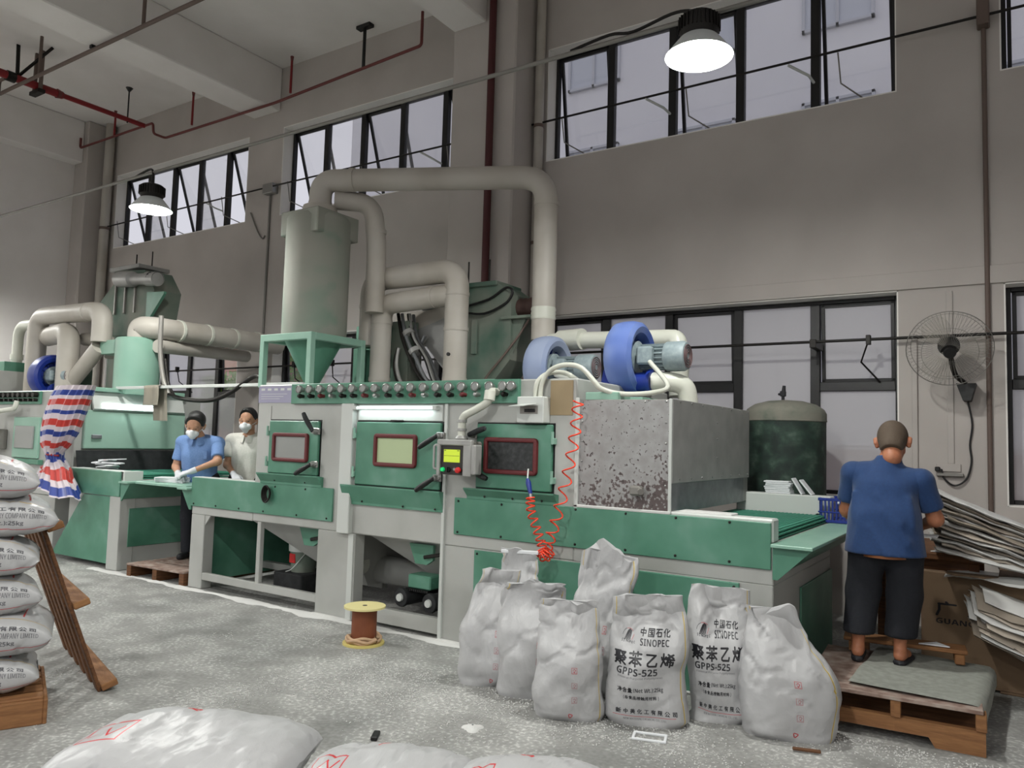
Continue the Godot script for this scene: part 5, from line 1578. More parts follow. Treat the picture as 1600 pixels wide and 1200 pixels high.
# standing sack: flat foot, full belly, flattened and folded top
func sack_mesh(w: float, d: float, h: float, seed_: int, top_w := 1.0, skew := 0.0, fold := 0.0, ragged := 0.02) -> MB:
	var r2 := RandomNumberGenerator.new()
	r2.seed = seed_
	var nz := FastNoiseLite.new()
	nz.seed = seed_
	nz.frequency = 1.0
	nz.fractal_octaves = 2
	var waves: Array = []
	for i in 7:
		waves.append([r2.randf_range(-8, 8), r2.randf_range(-9, 9), r2.randf() * TAU, r2.randf_range(0.003, 0.007)])
	var nc := 56
	var nr := 46
	var pts: Array = []
	var uvs: Array = []
	for i in nr + 1:
		var v := float(i) / nr
		var row := PackedVector3Array()
		var ur := PackedVector2Array()
		var fill := lerpf(0.80, 1.0, smoothstep(0.0, 0.22, v)) * (1.0 - smoothstep(0.45, 0.97, v) * 0.965)
		var wid := lerpf(0.97, 1.0, smoothstep(0.0, 0.2, v))
		wid = lerpf(wid, top_w, smoothstep(0.35, 1.0, v))
		if v < 0.035:
			fill *= 0.90 + 2.8 * v
			wid *= 0.95 + 1.4 * v
		for j in nc:
			var s := 2.0 * j / nc
			var ph := PI - s * PI
			var cx := cos(ph); var sz := sin(ph)
			var ex := 0.72
			var x := signf(cx) * pow(absf(cx), ex) * w * 0.5 * wid
			var z := signf(sz) * pow(absf(sz), lerpf(0.85, 1.0, v)) * d * 0.5 * fill
			var y := v * h
			var dis := 0.0
			for q in waves:
				dis += q[3] * sin(q[0] * x / w * 1.0 + q[1] * v + q[2] + 2.0 * nz.get_noise_3d(x * 3.0, v * 2.0, z * 3.0))
			# sharp creases
			var cr := absf(nz.get_noise_3d(x * 3.0 + 7.0, v * 1.8, z * 3.0))
			dis += -0.016 * maxf(0.0, 0.10 - cr) / 0.10 * (0.15 + 0.85 * v)
			dis += 0.016 * nz.get_noise_3d(x * 2.2, v * 1.5 + 9.0, z * 2.2)
			var k := smoothstep(0.0, 0.06, v)
			z += signf(sz) * absf(sz) * dis * k * 1.6
			x += cx * dis * k
			x += skew * h * v * v
			z += fold * smoothstep(0.72, 1.0, v) * (0.6 + 0.4 * nz.get_noise_2d(x * 4.0, 3.0))
			y += ragged * nz.get_noise_2d(x * 3.5, 20.0) * smoothstep(0.7, 1.0, v) * 2.0 - absf(fold) * 0.5 * smoothstep(0.8, 1.0, v)
			row.append(V(x, maxf(y, 0.0), z))
			ur.append(Vector2(0.5 + 0.5 * cos(ph) * pow(maxf(absf(cos(ph)), 0.001), ex - 1.0) if s <= 1.0 else 1.5 - 0.5 * cos(ph) * pow(maxf(absf(cos(ph)), 0.001), ex - 1.0), 1.0 - v))
		ur.append(Vector2(2.0, 1.0 - v))
		pts.append(row)
		uvs.append(ur)
	return MB.new().rows(pts, true, true, uvs)

func pillow_mesh(L: float, W: float, H: float, seed_: int, sag := 0.0) -> MB:
	var nz := FastNoiseLite.new()
	nz.seed = seed_
	nz.frequency = 1.0
	nz.fractal_octaves = 2
	var nc := 44
	var nr := 46
	var pts: Array = []
	var uvs: Array = []
	for i in nr + 1:
		var u := float(i) / nr
		var e := pow(absf(2.0 * u - 1.0), 3.4)
		var full := sqrt(maxf(1.0 - e, 0.0)) * 0.97 + 0.03
		var row := PackedVector3Array()
		var ur := PackedVector2Array()
		for j in nc:
			var s := 2.0 * j / nc
			var ph := PI - s * PI
			var cy := sin(ph); var cz := -cos(ph)
			var x := (u - 0.5) * L
			var z := signf(cz) * pow(absf(cz), 0.75) * W * 0.5 * lerpf(0.93, 1.0, full)
			var y := signf(cy) * pow(absf(cy), 0.62) * H * 0.5 * full
			var cr := absf(nz.get_noise_3d(x * 4.0, y * 4.0 + 3.0, z * 4.0))
			var dis := -0.014 * maxf(0.0, 0.10 - cr) / 0.10 + 0.02 * nz.get_noise_3d(x * 2.4, y * 2.0, z * 2.4)
			y += cy * dis
			z += cz * dis
			if y < -H * 0.43: y = -H * 0.43
			y -= sag * e
			row.append(V(x, y + H * 0.43, z))
			ur.append(Vector2(u, 0.5 - 0.5 * s))
		ur.append(Vector2(u, -0.5))
		pts.append(row)
		uvs.append(ur)
	return MB.new().rows(pts, true, true, uvs)

func sacks() -> void:
	M.sack_front = sack_material(sack_front(), 61)
	M.sack_side = sack_material(sack_side(), 62)
	M.sack_lying = sack_material(sack_lying(), 63)
	M.sack_red = sack_material(sack_red(), 64)
	var g := "white sacks standing before the machine"
	# x, z, turn, w, d, h, seed, top width, skew, fold, material, label
	var spots := [
		[-2.87, 2.42, 0.62, 0.37, 0.26, 0.72, 3, 0.72, 0.10, 0.03, M.sack_side, "leftmost of the standing white sacks, narrow, red stamps in a column"],
		[-2.53, 2.44, 0.50, 0.43, 0.30, 0.74, 4, 0.92, 0.03, 0.10, M.sack_side, "bulging white sack second from the left, its top folded over forward"],
		[-2.16, 2.62, 0.36, 0.41, 0.27, 0.64, 5, 0.84, -0.02, 0.02, M.sack_side, "white sack with a yellow seam line standing nearest the camera, left of the printed ones"],
		[-1.77, 2.43, 0.36, 0.46, 0.29, 0.69, 6, 0.93, 0.01, 0.02, M.sack_front, "wide printed white sack with emblem and big black characters, third from the right"],
		[-1.46, 2.13, 0.42, 0.36, 0.27, 0.74, 7, 0.90, 0.0, 0.0, M.sack_front, "narrower printed white sack standing by the green panel right of the wide printed one"],
		[-1.07, 2.14, 0.30, 0.50, 0.32, 0.68, 8, 0.56, -0.12, 0.04, M.sack_side, "rightmost white sack, broad foot and crumpled narrow top, beside the wooden platform"],
		[-2.20, 2.14, 0.10, 0.38, 0.22, 0.88, 9, 0.98, 0.04, 0.0, M.sack_side, "tall empty topped white sack standing behind the front sacks"],
		[-2.86, 2.08, 0.35, 0.27, 0.2, 0.80, 10, 0.96, 0.0, 0.0, M.sack_side, "white sack at the back left showing only its flat hemmed top"],
	]
	for q in spots:
		var t := thing("sack", q[11], "sack", V(q[0], 0, q[1]), q[2], g)
		part(t, "bag", sack_mesh(q[3], q[4], q[5], q[6], q[7], q[8], q[9], 0.05 if q[6] in [8, 9] else 0.022), q[10])
		if q[6] == 10:
			part(t, "hem", MB.new().box(V(-0.13, 0.775, -0.008), V(0.13, 0.80, 0.01), 0.004), M.foam)
	# lying sacks in the foreground
	var f := "white sacks lying in the foreground"
	var lying := [
		[-2.74, 4.66, 0.50, 0.90, 0.60, 0.27, 21, "large white sack lying flat at the bottom left, red marks on its far corner"],
		[-1.98, 4.36, 0.45, 0.64, 0.5, 0.23, 22, "white sack with a red mark lying at the bottom edge right of the large one"],
		[-1.46, 4.16, 0.4, 0.62, 0.5, 0.25, 23, "white sack barely showing at the bottom edge, red tip only"],
	]
	for q in lying:
		var t := thing("sack", q[7], "sack", V(q[0], 0.15, q[1]), q[2], f)
		part(t, "bag", pillow_mesh(q[3], q[4], q[5], q[6]), M.sack_red)
		var u := thing("sack", "white sack hidden under " + ["the large lying one at the bottom left", "the one with a red mark at the bottom edge", "the one barely showing at the bottom edge"][q[6] - 21], "sack", V(q[0], 0, q[1]), q[2] + 0.1, f)
		part(u, "bag", pillow_mesh(q[3] * 0.95, q[4] * 0.95, 0.17, q[6] + 20), M.sack_red)

func plank(b: MB, p: Vector3, q: Vector3) -> void:
	b.box(p, q, 0.005)

func left_stack() -> void:
	# pallet under the stack, six sacks on it
	var turn := 1.15
	var t := thing("pallet", "low wooden pallet under the stack of white sacks at left", "pallet", V(-4.80, 0, 4.76), turn)
	for i in 5:
		part(t, "board", MB.new().box(V(-0.5, 0.115, -0.32 + i * 0.135), V(0.5, 0.135, -0.32 + i * 0.135 + 0.1), 0.004), M.wood)
	part(t, "side_board", MB.new().box(V(-0.5, 0.0, 0.32), V(0.5, 0.125, 0.345), 0.004), M.wood)
	part(t, "side_board", MB.new().box(V(0.5, 0.0, -0.33), V(0.52, 0.125, 0.345), 0.004), M.wood)
	for z in [-0.30, 0.0, 0.28]:
		part(t, "stringer", MB.new().box(V(-0.5, 0.0, z - 0.03), V(0.5, 0.115, z + 0.03), 0.005), M.wood)
	var names := ["lowest sack of the stack at left, on the pallet", "second sack from the bottom of the stack at left", "third sack from the bottom of the stack at left, printed end", "fourth sack from the bottom of the stack at left", "fifth sack from the bottom of the stack at left, dark printed lines", "topmost sack of the stack at left"]
	var xs := [0.0, 0.06, -0.02, -0.03, 0.03, -0.06]
	for i in 6:
		var o: Vector3 = V(cos(turn), 0, -sin(turn)) * xs[i]
		var s := thing("sack", names[i], "sack", V(-4.78, 0.135 + i * 0.205, 4.74) + o, turn + [0.0, -0.06, 0.05, -0.03, 0.06, 0.0][i], "white sacks stacked at left")
		part(s, "bag", pillow_mesh(0.9, 0.54, 0.245, 31 + i, 0.02), M.sack_lying)
	# pallet leaning on the stack
	var lp := thing("pallet", "brown wooden pallet leaning upright against the stack of sacks", "pallet", V(-4.52, 0.0, 4.0))
	var d := V(-0.95, 0, -0.31).normalized()
	var up := V(-0.31 * 0.36, 1.0, 0.95 * 0.36).normalized()
	var nn := d.cross(up).normalized()
	if nn.x < 0.0: nn = -nn
	lp.transform.basis = Basis(-d, up, (-d).cross(up).normalized())
	lp.position = V(-4.52, 0.0, 4.0)
	# local axes: -x along the row of planks, y up the planks, z out of the face
	for i in 6:
		var x := -0.03 - i * 0.215
		part(lp, "slat", MB.new().box(V(x - 0.1, 0.0, -0.011), V(x, 1.07, 0.011), 0.004), M.darkwood)
	for y in [0.0, 0.52, 1.0]:
		part(lp, "cross_board", MB.new().box(V(-1.22, y, -0.10), V(-0.01, y + 0.04, -0.011), 0.005), M.wood)

func floor_things() -> void:
	# cable spool
	var s := thing("cable_spool", "empty cable spool with yellow flanges and brown core on the floor", "spool", V(-4.12, 0, 2.24))
	part(s, "flange", MB.new().cyl(V(0, 0.0, 0), V(0, 0.014, 0), 0.155, 0.155, 36), plain(C(0.80, 0.74, 0.45), 0.5))
	part(s, "flange", MB.new().cyl(V(0, 0.265, 0), V(0, 0.279, 0), 0.155, 0.155, 36), plain(C(0.85, 0.81, 0.58), 0.5))
	part(s, "core", MB.new().cyl(V(0, 0.014, 0), V(0, 0.265, 0), 0.093, 0.093, 32), plain(C(0.46, 0.25, 0.14), 0.65))
	part(s, "hub", MB.new().cyl(V(0, 0.27, 0), V(0, 0.2805, 0), 0.018, 0.018, 14), M.ink)
	for i in 5:
		var rp: Array = []
		var r := 0.108 + 0.009 * (i % 3)
		for k in 33:
			rp.append(V(cos(TAU * k / 32) * r, 0.024 + 0.015 * (i / 2) + 0.008 * sin(k * 0.9 + i), sin(TAU * k / 32) * r))
		part(s, "rope", MB.new().tube(rp, 0.012, 7, false), plain(C(0.72, 0.60, 0.48), 0.8))
	single("plastic_chip", "small black piece of plastic lying on the floor", "debris", MB.new().bar(V(-2.815, 0.012, 3.49), V(-2.765, 0.012, 3.57), 0.035, 0.022, Vector3.UP, 0.006), M.black)
	var fr := MB.new()
	fr.box(V(-0.09, 0, -0.055), V(0.09, 0.012, -0.04), 0.004).box(V(-0.09, 0, 0.04), V(0.09, 0.012, 0.055), 0.004).box(V(-0.09, 0, -0.04), V(-0.075, 0.012, 0.04), 0.004).box(V(0.075, 0, -0.04), V(0.09, 0.012, 0.04), 0.004)
	var wf := single("plastic_frame", "flat white rectangular frame lying on the floor before the wide printed sack", "frame", fr, M.foam)
	wf.position = V(-1.65, 0, 2.66)
	wf.rotation.y = 0.3
	var st := MB.new().bar(V(-0.99, 0.015, 2.37), V(-0.86, 0.015, 2.33), 0.022, 0.014, Vector3.UP, 0.004)
	single("wood_splinter", "brown wooden splinter on the floor at the foot of the rightmost sack", "debris", st, M.darkwood)
	single("powder_heap", "small heap of white pellets on the floor", "heap", heap(0.055, 0.02, 5), M.powder).position = V(-2.47, 0, 3.12)
	# powder drifts along the foot of the machine
	var dr := MB.new()
	var nz := FastNoiseLite.new()
	nz.seed = 77
	nz.frequency = 1.3
	var rws: Array = []
	for i in 120:
		var x := -8.6 + i * 0.055
		var row := PackedVector3Array()
		var w := 0.05 + 0.08 * maxf(nz.get_noise_1d(x), -0.4)
		for j in 7:
			var q := j / 6.0
			row.append(V(x, 0.001 + 0.012 * sin(PI * q) * (1.0 + nz.get_noise_2d(x * 3.0, j)), 1.85 + w * (q * 2.0 - 0.9) + 0.03 * nz.get_noise_1d(x * 2.0 + 40.0)))
		rws.append(row)
	dr.rows(rws, false, false)
	var dd := single("powder_drift", "line of white powder drifted along the foot of the machines", "powder", dr, M.powder)
	dd.set_meta("kind", "stuff")
	# loose pellets: nobody could count them
	var mm := MultiMesh.new()
	mm.transform_format = MultiMesh.TRANSFORM_3D
	mm.mesh = MB.new().ball(Vector3.ZERO, V(0.0045, 0.003, 0.0045), 6).mesh()
	var xf: Array = []
	var r2 := RandomNumberGenerator.new()
	r2.seed = 8
	var n2 := FastNoiseLite.new()
	n2.seed = 12
	n2.frequency = 0.9
	n2.fractal_octaves = 3
	while xf.size() < 15000:
		var p := V(r2.randf_range(-5.2, 0.3), 0.002, r2.randf_range(1.95, 4.6))
		var dens := clampf(0.30 + 1.3 * n2.get_noise_2d(p.x, p.z) + 0.14 * (p.x + 2.4) - 0.02 * absf(p.z - 3.0), 0.01, 1.0)
		if r2.randf() < dens:
			var sc := r2.randf_range(0.5, 1.25)
			xf.append(Transform3D(Basis(V(0, 1, 0), r2.randf() * TAU).scaled(V(sc, sc, sc)), p))
	mm.instance_count = xf.size()
	for i in xf.size():
		mm.set_instance_transform(i, xf[i])
	var mi := MultiMeshInstance3D.new()
	mi.name = numbered("spilled_pellets")
	mi.multimesh = mm
	mi.material_override = M.powder
	add_child(mi)
	tag(mi, "white plastic pellets spilled thinly over the grey floor", "pellets")
	mi.set_meta("kind", "stuff")

func heap(r: float, h: float, seed_: int) -> MB:
	var nz := FastNoiseLite.new()
	nz.seed = seed_
	nz.frequency = 8.0
	var rws: Array = []
	for i in 7:
		var q := i / 6.0
		var row := PackedVector3Array()
		for j in 18:
			var a := TAU * j / 18
			var rr := r * (1.0 - q) * (1.0 + 0.25 * sin(a * 3.0 + seed_))
			row.append(V(cos(a) * rr, h * sqrt(q) * (1.0 + 0.4 * nz.get_noise_2d(cos(a) * rr * 8.0, sin(a) * rr * 8.0)), sin(a) * rr))
		rws.append(row)
	return MB.new().rows(rws, true, true)

# ------------------------------------------------------------------ machine two
func machine_two() -> void:
	var G := 1.77
	var B := func(p: Vector3, q: Vector3, r := 0.006) -> MB: return MB.new().box(p, q, r)
	var t := thing("blasting_machine", "second white and green blasting machine farther left behind the striped cloth", "machine")
	part(t, "cabinet", B.call(V(-13.6, 0.72, 0.1), V(-9.33, 1.995, G), 0.01), M.white)
	part(t, "lower_body", B.call(V(-13.6, 0.0, 0.2), V(-9.7, 0.72, G - 0.02)), M.white)
	part(t, "conveyor_frame", B.call(V(-9.33, 0.06, 0.1), V(-8.25, 0.98, G)), M.white)
	part(t, "band_panel", B.call(V(-9.5, 0.8, G), V(-8.27, 1.075, G + 0.02), 0.004), M.green)
	part(t, "lower_panel", MB.new().prism(PackedVector2Array([Vector2(-8.44, 0.06), Vector2(-8.44, 0.79), Vector2(-9.0, 0.79), Vector2(-9.62, 0.06)]), V(0, 0, G), V(1, 0, 0), V(0, 1, 0), 0.015), M.green)
	part(t, "leg", B.call(V(-8.45, 0, G - 0.16), V(-8.24, 0.8, G + 0.018)), M.white)
	part(t, "end_panel", B.call(V(-8.25, 0.25, 0.95), V(-8.235, 0.67, 1.68), 0.003), M.green)
	part(t, "guard", B.call(V(-9.33, 0.98, G - 0.1), V(-8.24, 1.085, G), 0.006), M.lightpaint)
	part(t, "corner_post", B.call(V(-8.32, 0.95, G - 0.22), V(-8.22, 1.08, G), 0.004), M.lightpaint)
	part(t, "belt", belt(-9.33, -8.36, 1.04, 0.2, 1.64), M.belt)
	part(t, "tray", B.call(V(-8.25, 0.955, 0.5), V(-8.07, 0.975, G + 0.05), 0.003), M.palegreen)
	part(t, "tray_gusset", MB.new().prism(PackedVector2Array([Vector2(0, 0.955), Vector2(0.17, 0.955), Vector2(0.02, 0.76), Vector2(0, 0.76)]), V(-8.25, 0, G), V(1, 0, 0), V(0, 1, 0), 0.015), M.green)
	var lip := MB.new()
	lip.quad(V(-8.08, 0.955, 0.5), V(-8.08, 0.955, G), V(-8.23, 0.78, G), V(-8.23, 0.78, 0.5), V(1, -1, 0))
	part(t, "tray_apron", lip, M.green)
	# exit end of the cabinet: lamp, hood and rubber curtain
	part(t, "exit_hood", B.call(V(-9.33, 1.3, 0.36), V(-9.27, 1.76, 1.68), 0.01), M.hood)
	part(t, "lamp_cowl", MB.new().prism(PackedVector2Array([Vector2(1.76, 0.06), Vector2(1.98, 0.0), Vector2(1.98, 0.02), Vector2(1.78, 0.09)]), V(-9.33, 0, 0.4), V(0, 1, 0), V(1, 0, 0), -1.2), M.lightpaint)
	part(t, "fluorescent_tube", MB.new().cyl(V(-9.25, 1.84, 0.72), V(-9.25, 1.84, 1.5), 0.012, 0.012, 8), glow(C(0.93, 1, 1), 5.0))
	var al := AreaLight3D.new()
	al.name = "tube_light"
	al.area_size = Vector2(0.03, 0.75)
	al.light_energy = 0.35
	al.light_color = C(0.93, 1, 1)
	al.shadow_enabled = true
	al.position = V(-9.235, 1.82, 1.1)
	al.rotation = V(-PI / 2, 0, 0)
	t.add_child(al)
	var cw: Array = []
	for i in 8:
		var row := PackedVector3Array()
		for j in 30:
			row.append(V(-9.28 + 0.012 * sin(j * 0.9) * i / 7.0 + 0.05 * i / 7.0, 1.28 - 0.25 * i / 7.0, 0.4 + j * 0.047))
		cw.append(row)
	part(t, "rubber_curtain", MB.new().rows(cw, false, false), M.rubber)
	part(t, "handle", B.call(V(-9.27, 1.42, 1.48), V(-9.24, 1.47, 1.6), 0.008), M.zincdark)
	# front: gauge panel and a door
	part(t, "gauge_panel", B.call(V(-12.2, 1.825, G), V(-10.13, 1.985, G + 0.03), 0.004), M.green)
	var gm := MB.new().cyl(V(0, 0, 0), V(0, 0, 0.06), 0.034, 0.034, 12).mesh()
	for i in 16:
		for yy in [1.94, 1.875]:
			var g := MeshInstance3D.new()
			g.name = "gauge"
			g.mesh = gm
			g.material_override = M.darkmetal
			g.position = V(-12.1 + i * 0.127, yy, G + 0.03)
			if yy < 1.9: g.scale = V(0.6, 0.6, 0.8)
			t.add_child(g, true)
	part(t, "door", B.call(V(-10.75, 1.15, G), V(-10.1, 1.66, G + 0.03)), M.palegreen)
	part(t, "door_window", B.call(V(-10.66, 1.27, G + 0.03), V(-10.2, 1.55, G + 0.055), 0.015), M.glassgrey)
	part(t, "drip_ledge", B.call(V(-10.85, 1.08, G), V(-10.0, 1.14, G + 0.06)), M.green)
	part(t, "arm_pipe", MB.new().tube(elbows([V(-10.55, 1.86, G + 0.1), V(-10.55, 1.76, G + 0.12), V(-11.1, 1.72, G + 0.12), V(-11.1, 1.5, G + 0.12)], 0.06, 4), 0.03, 10), M.pvcclean)
	part(t, "control_box", B.call(V(-11.3, 1.24, G), V(-10.95, 1.5, G + 0.2), 0.01), M.galv)
	# loose foam pieces lying on the guard
	var r2 := RandomNumberGenerator.new()
	r2.seed = 9
	for i in 9:
		var o := single("foam_sheet", "thin white foam sheet, %s of the loose pile on the far machine's guard" % ["lowest", "second from below", "third from below", "fourth from below", "fifth from below", "sixth from below", "seventh from below", "eighth from below", "topmost"][i], "foam sheet", MB.new().prism(PackedVector2Array([Vector2(-0.1, -0.06), Vector2(0.11, -0.05), Vector2(0.12, 0.03), Vector2(0.02, 0.07), Vector2(-0.11, 0.05)]), V(0, 0, 0), V(1, 0, 0), V(0, 0, -1), 0.012), M.foam, "foam sheets heaped on the far machine")
		o.position = V(-8.85 + 0.10 * (i % 3) + r2.randf_range(-0.05, 0.05), 1.09 + 0.0125 * i, G - 0.1 + r2.randf_range(-0.04, 0.04))
		o.rotation = V(r2.randf_range(-0.1, 0.1), r2.randf() * TAU, r2.randf_range(-0.12, 0.12))
	# ducts, filter drum, elevator
	var d := thing("ventilation_duct", "dusty brown white duct arch over the far left machine", "duct")
	part(d, "pipe", MB.new().tube(elbows([V(-11.6, 2.0, 1.2), V(-11.6, 3.1, 1.2), V(-9.92, 3.07, 1.2), V(-9.92, 2.66, 1.2)], 0.24, 7), 0.125, 18), M.pvc)
	part(d, "pipe_joint", MB.new().cyl(V(-10.3, 3.075, 1.2), V(-10.25, 3.075, 1.2), 0.132, 0.132, 18), M.pvc)
	part(d, "chute", MB.new().tube([V(-9.95, 2.6, 1.2), V(-10.8, 2.0, 1.2)], 0.1, 12), M.pvc)
	var d2 := thing("ventilation_duct", "cleaner white duct bending down inside the far left arch", "duct")
	part(d2, "pipe", MB.new().tube(elbows([V(-11.5, 2.82, 1.1), V(-10.62, 2.83, 1.25), V(-10.62, 2.0, 1.25)], 0.22, 7), 0.135, 18), M.pvc)
	part(d2, "side_pipe", MB.new().tube(elbows([V(-10.7, 2.76, 1.0), V(-10.1, 2.72, 1.0), V(-10.0, 2.5, 1.0)], 0.15, 6), 0.09, 14), M.pvc)
	var d3 := thing("ventilation_duct", "thin white gooseneck pipe at the far left edge of the ducts", "duct")
	part(d3, "pipe", MB.new().tube(elbows([V(-12.15, 2.4, 1.2), V(-12.15, 3.0, 1.2), V(-11.6, 3.0, 1.2)], 0.2, 7), 0.07, 14), M.pvcclean)
	part(d3, "pipe_joint", MB.new().cyl(V(-12.15, 2.5, 1.2), V(-12.15, 2.58, 1.2), 0.085, 0.085, 14), M.pvcclean)
	part(d3, "green_cap", B.call(V(-12.45, 2.32, 1.1), V(-12.05, 2.46, 1.4)), M.green)
	var wb := thing("filter_box", "tall white box at the left edge on the far machine", "filter")
	part(wb, "case", B.call(V(-12.75, 1.99, 1.0), V(-11.95, 2.32, 1.5), 0.01), M.white)
	part(wb, "side_case", B.call(V(-11.35, 1.99, 0.7), V(-11.0, 2.5, 1.0), 0.01), M.dustgreen)
	var c := thing("filter_drum", "light green drum on top of the far machine with a pipe elbow", "filter")
	part(c, "drum", MB.new().lathe([Vector2(0, 1.98), Vector2(0.27, 1.98), Vector2(0.27, 2.68), Vector2(0.25, 2.70), Vector2(0, 2.70)], V(-9.40, 0, 1.0), Vector3.UP, 32), M.palegreen)
	part(c, "bracket", B.call(V(-9.95, 2.5, 0.9), V(-9.6, 2.68, 1.2)), M.palegreen)
	part(c, "sill", B.call(V(-9.33, 1.99, 0.4), V(-9.25, 2.04, 1.6)), M.palegreen)
	var p1 := thing("ventilation_duct", "long dusty pipe running from the green drum back to the wall", "duct")
	part(p1, "pipe", MB.new().tube(elbows([V(-9.32, 2.68, 1.05), V(-9.32, 2.84, 1.05), V(-9.1, 2.83, 1.0), V(-9.32, 2.87, -1.15)], 0.16, 6), 0.14, 18), M.pvc)
	for i in 4:
		part(p1, "strap", MB.new().cyl(V(-9.13 - i * 0.05, 2.836 + i * 0.01, 0.65 - i * 0.45), V(-9.134 - i * 0.05, 2.836 + i * 0.01, 0.61 - i * 0.45), 0.147, 0.147, 18), M.pvcclean)
	var p2 := thing("ventilation_duct", "thinner dusty pipe below the long one reaching to the wall", "duct")
	part(p2, "pipe", MB.new().tube([V(-9.06, 2.60, 0.95), V(-9.66, 2.68, -0.85)], 0.085, 16), M.pvc)
	var e := thing("bucket_elevator", "dusty green elevator head high up at the far left wall", "elevator")
	part(e, "chute", MB.new().prism(PackedVector2Array([Vector2(-11.55, 2.9), Vector2(-11.72, 3.35), Vector2(-11.0, 3.86), Vector2(-10.55, 3.8), Vector2(-10.55, 2.9)]), V(0, 0, 0.0), V(1, 0, 0), V(0, 1, 0), 0.35), M.dustgreen)
	part(e, "head", MB.new().prism(PackedVector2Array([Vector2(-11.0, 2.9), Vector2(-11.08, 3.86), Vector2(-10.3, 3.80), Vector2(-10.05, 3.5), Vector2(-10.18, 2.85)]), V(0, 0, 0.02), V(1, 0, 0), V(0, 1, 0), 0.42), M.dustgreen)
	part(e, "lid", B.call(V(-11.15, 3.84, 0.0), V(-10.4, 3.9, 0.48)), M.zinc)
	part(e, "motor", MB.new().lathe([Vector2(0, 0), Vector2(0.11, 0), Vector2(0.11, 0.35), Vector2(0.08, 0.38), Vector2(0.08, 0.7), Vector2(0.1, 0.72), Vector2(0.1, 0.95), Vector2(0, 0.97)], V(-10.75, 3.68, 0.55), V(1, -0.08, 0), 18), M.zinc)
	part(e, "motor_cap", MB.new().cyl(V(-9.93, 3.62, 0.55), V(-9.8, 3.61, 0.55), 0.1, 0.09, 16), M.black)
	part(e, "motor_bracket", MB.new().prism(PackedVector2Array([Vector2(-10.15, 3.46), Vector2(-9.75, 3.44), Vector2(-9.75, 3.41), Vector2(-10.15, 3.0)]), V(0, 0, 0.44), V(1, 0, 0), V(0, 1, 0), 0.04), M.green)
	for x in [-11.0, -10.75, -10.5]:
		part(e, "guide_bar", B.call(V(x, 3.2, 0.44), V(x + 0.03, 3.7, 0.47), 0.003), M.galv)
	for x in [-10.85, -10.45]:
		part(e, "threaded_rod", MB.new().cyl(V(x, 3.9, 0.25), V(x, 4.12, 0.25), 0.01, 0.01, 6), M.darkmetal)
	part(e, "base_column", B.call(V(-11.2, 1.99, 0.05), V(-10.75, 2.9, 0.4)), M.dustgreen)
	blower("blower", "deep blue blower showing above the striped cloth on the far machine", V(-10.95, 2.23, 1.25), 1.0, M.deepblue)
	# linking rail, towel, pole and hoses between the two machines
	var rl := thing("cross_rail", "pale square rail spanning between the two machines at head height", "rail")
	part(rl, "bar", B.call(V(-9.3, 2.03, 1.28), V(-5.95, 2.065, 1.32), 0.004), M.lightpaint)
	var tw := thing("towel", "grey towel hung over the rail between the machines", "towel")
	var rr: Array = []
	for i in 15:
		var row := PackedVector3Array()
		var q := i / 14.0
		for j in 9:
			var x := -8.66 + j * 0.037 + 0.012 * sin(i * 0.5)
			var y := 2.075; var z := 1.30
			if q < 0.45:
				y = 2.075 - (0.45 - q) / 0.45 * 0.24
				z = 1.345 + 0.015 * sin(j * 1.2)
			elif q > 0.55:
				y = 2.075 - (q - 0.55) / 0.45 * 0.42
				z = 1.255 + 0.015 * sin(j * 1.1)
				x += 0.05 * (q - 0.55)
			row.append(V(x + (0.0 if q < 0.5 else 0.06), y, z))
		rr.append(row)
	part(tw, "cloth", MB.new().rows(rr, false, false), plain(C(0.55, 0.53, 0.48), 0.95))
	var pl := thing("conduit", "grey upright conduit standing at the end of the far machine", "conduit")
	part(pl, "tube", MB.new().tube(curve([V(-8.62, 2.92, 1.2), V(-8.6, 2.5, 1.2), V(-8.5, 2.15, 1.2), V(-8.36, 1.95, 1.2)], 6), 0.028, 10), M.galv)
	part(pl, "tube", MB.new().tube(curve([V(-8.55, 2.4, 1.16), V(-8.46, 2.1, 1.16), V(-8.3, 1.95, 1.18)], 6), 0.02, 8), M.darkmetal)
	var hs := thing("hose", "dark sagging hose from the far machine across to the nearer one", "hose")
	part(hs, "tube", MB.new().tube(curve([V(-8.4, 1.97, 1.2), V(-7.9, 1.9, 1.28), V(-7.43, 1.89, 1.3), V(-7.1, 1.97, 1.3), V(-6.85, 2.09, 1.3), V(-6.69, 2.14, 1.3), V(-6.58, 2.09, 1.3), V(-6.54, 2.0, 1.3)], 6), 0.024, 10), M.darkmetal)
	# striped tarpaulin tied in the middle
	var cu := thing("striped_cloth", "red white and blue striped plastic cloth tied in the middle, hanging at the far machine", "cloth")
	var im := Image.create(64, 256, false, Image.FORMAT_RGB8)
	var rc := RandomNumberGenerator.new()
	rc.seed = 2
	for y in 256:
		var band := (y / 14) % 4
		for x in 64:
			var colr: Color = [C(0.80, 0.76, 0.78), C(0.16, 0.24, 0.55), C(0.82, 0.78, 0.80), C(0.74, 0.22, 0.19)][band]
			if (x / 5) % 4 == 3:
				colr = colr.lerp(C(0.82, 0.78, 0.82), 0.45)
			im.set_pixel(x, y, colr)
	var cmat := plain(Color.WHITE, 0.5)
	cmat.albedo_texture = ImageTexture.create_from_image(im)
	cmat.texture_filter = BaseMaterial3D.TEXTURE_FILTER_LINEAR
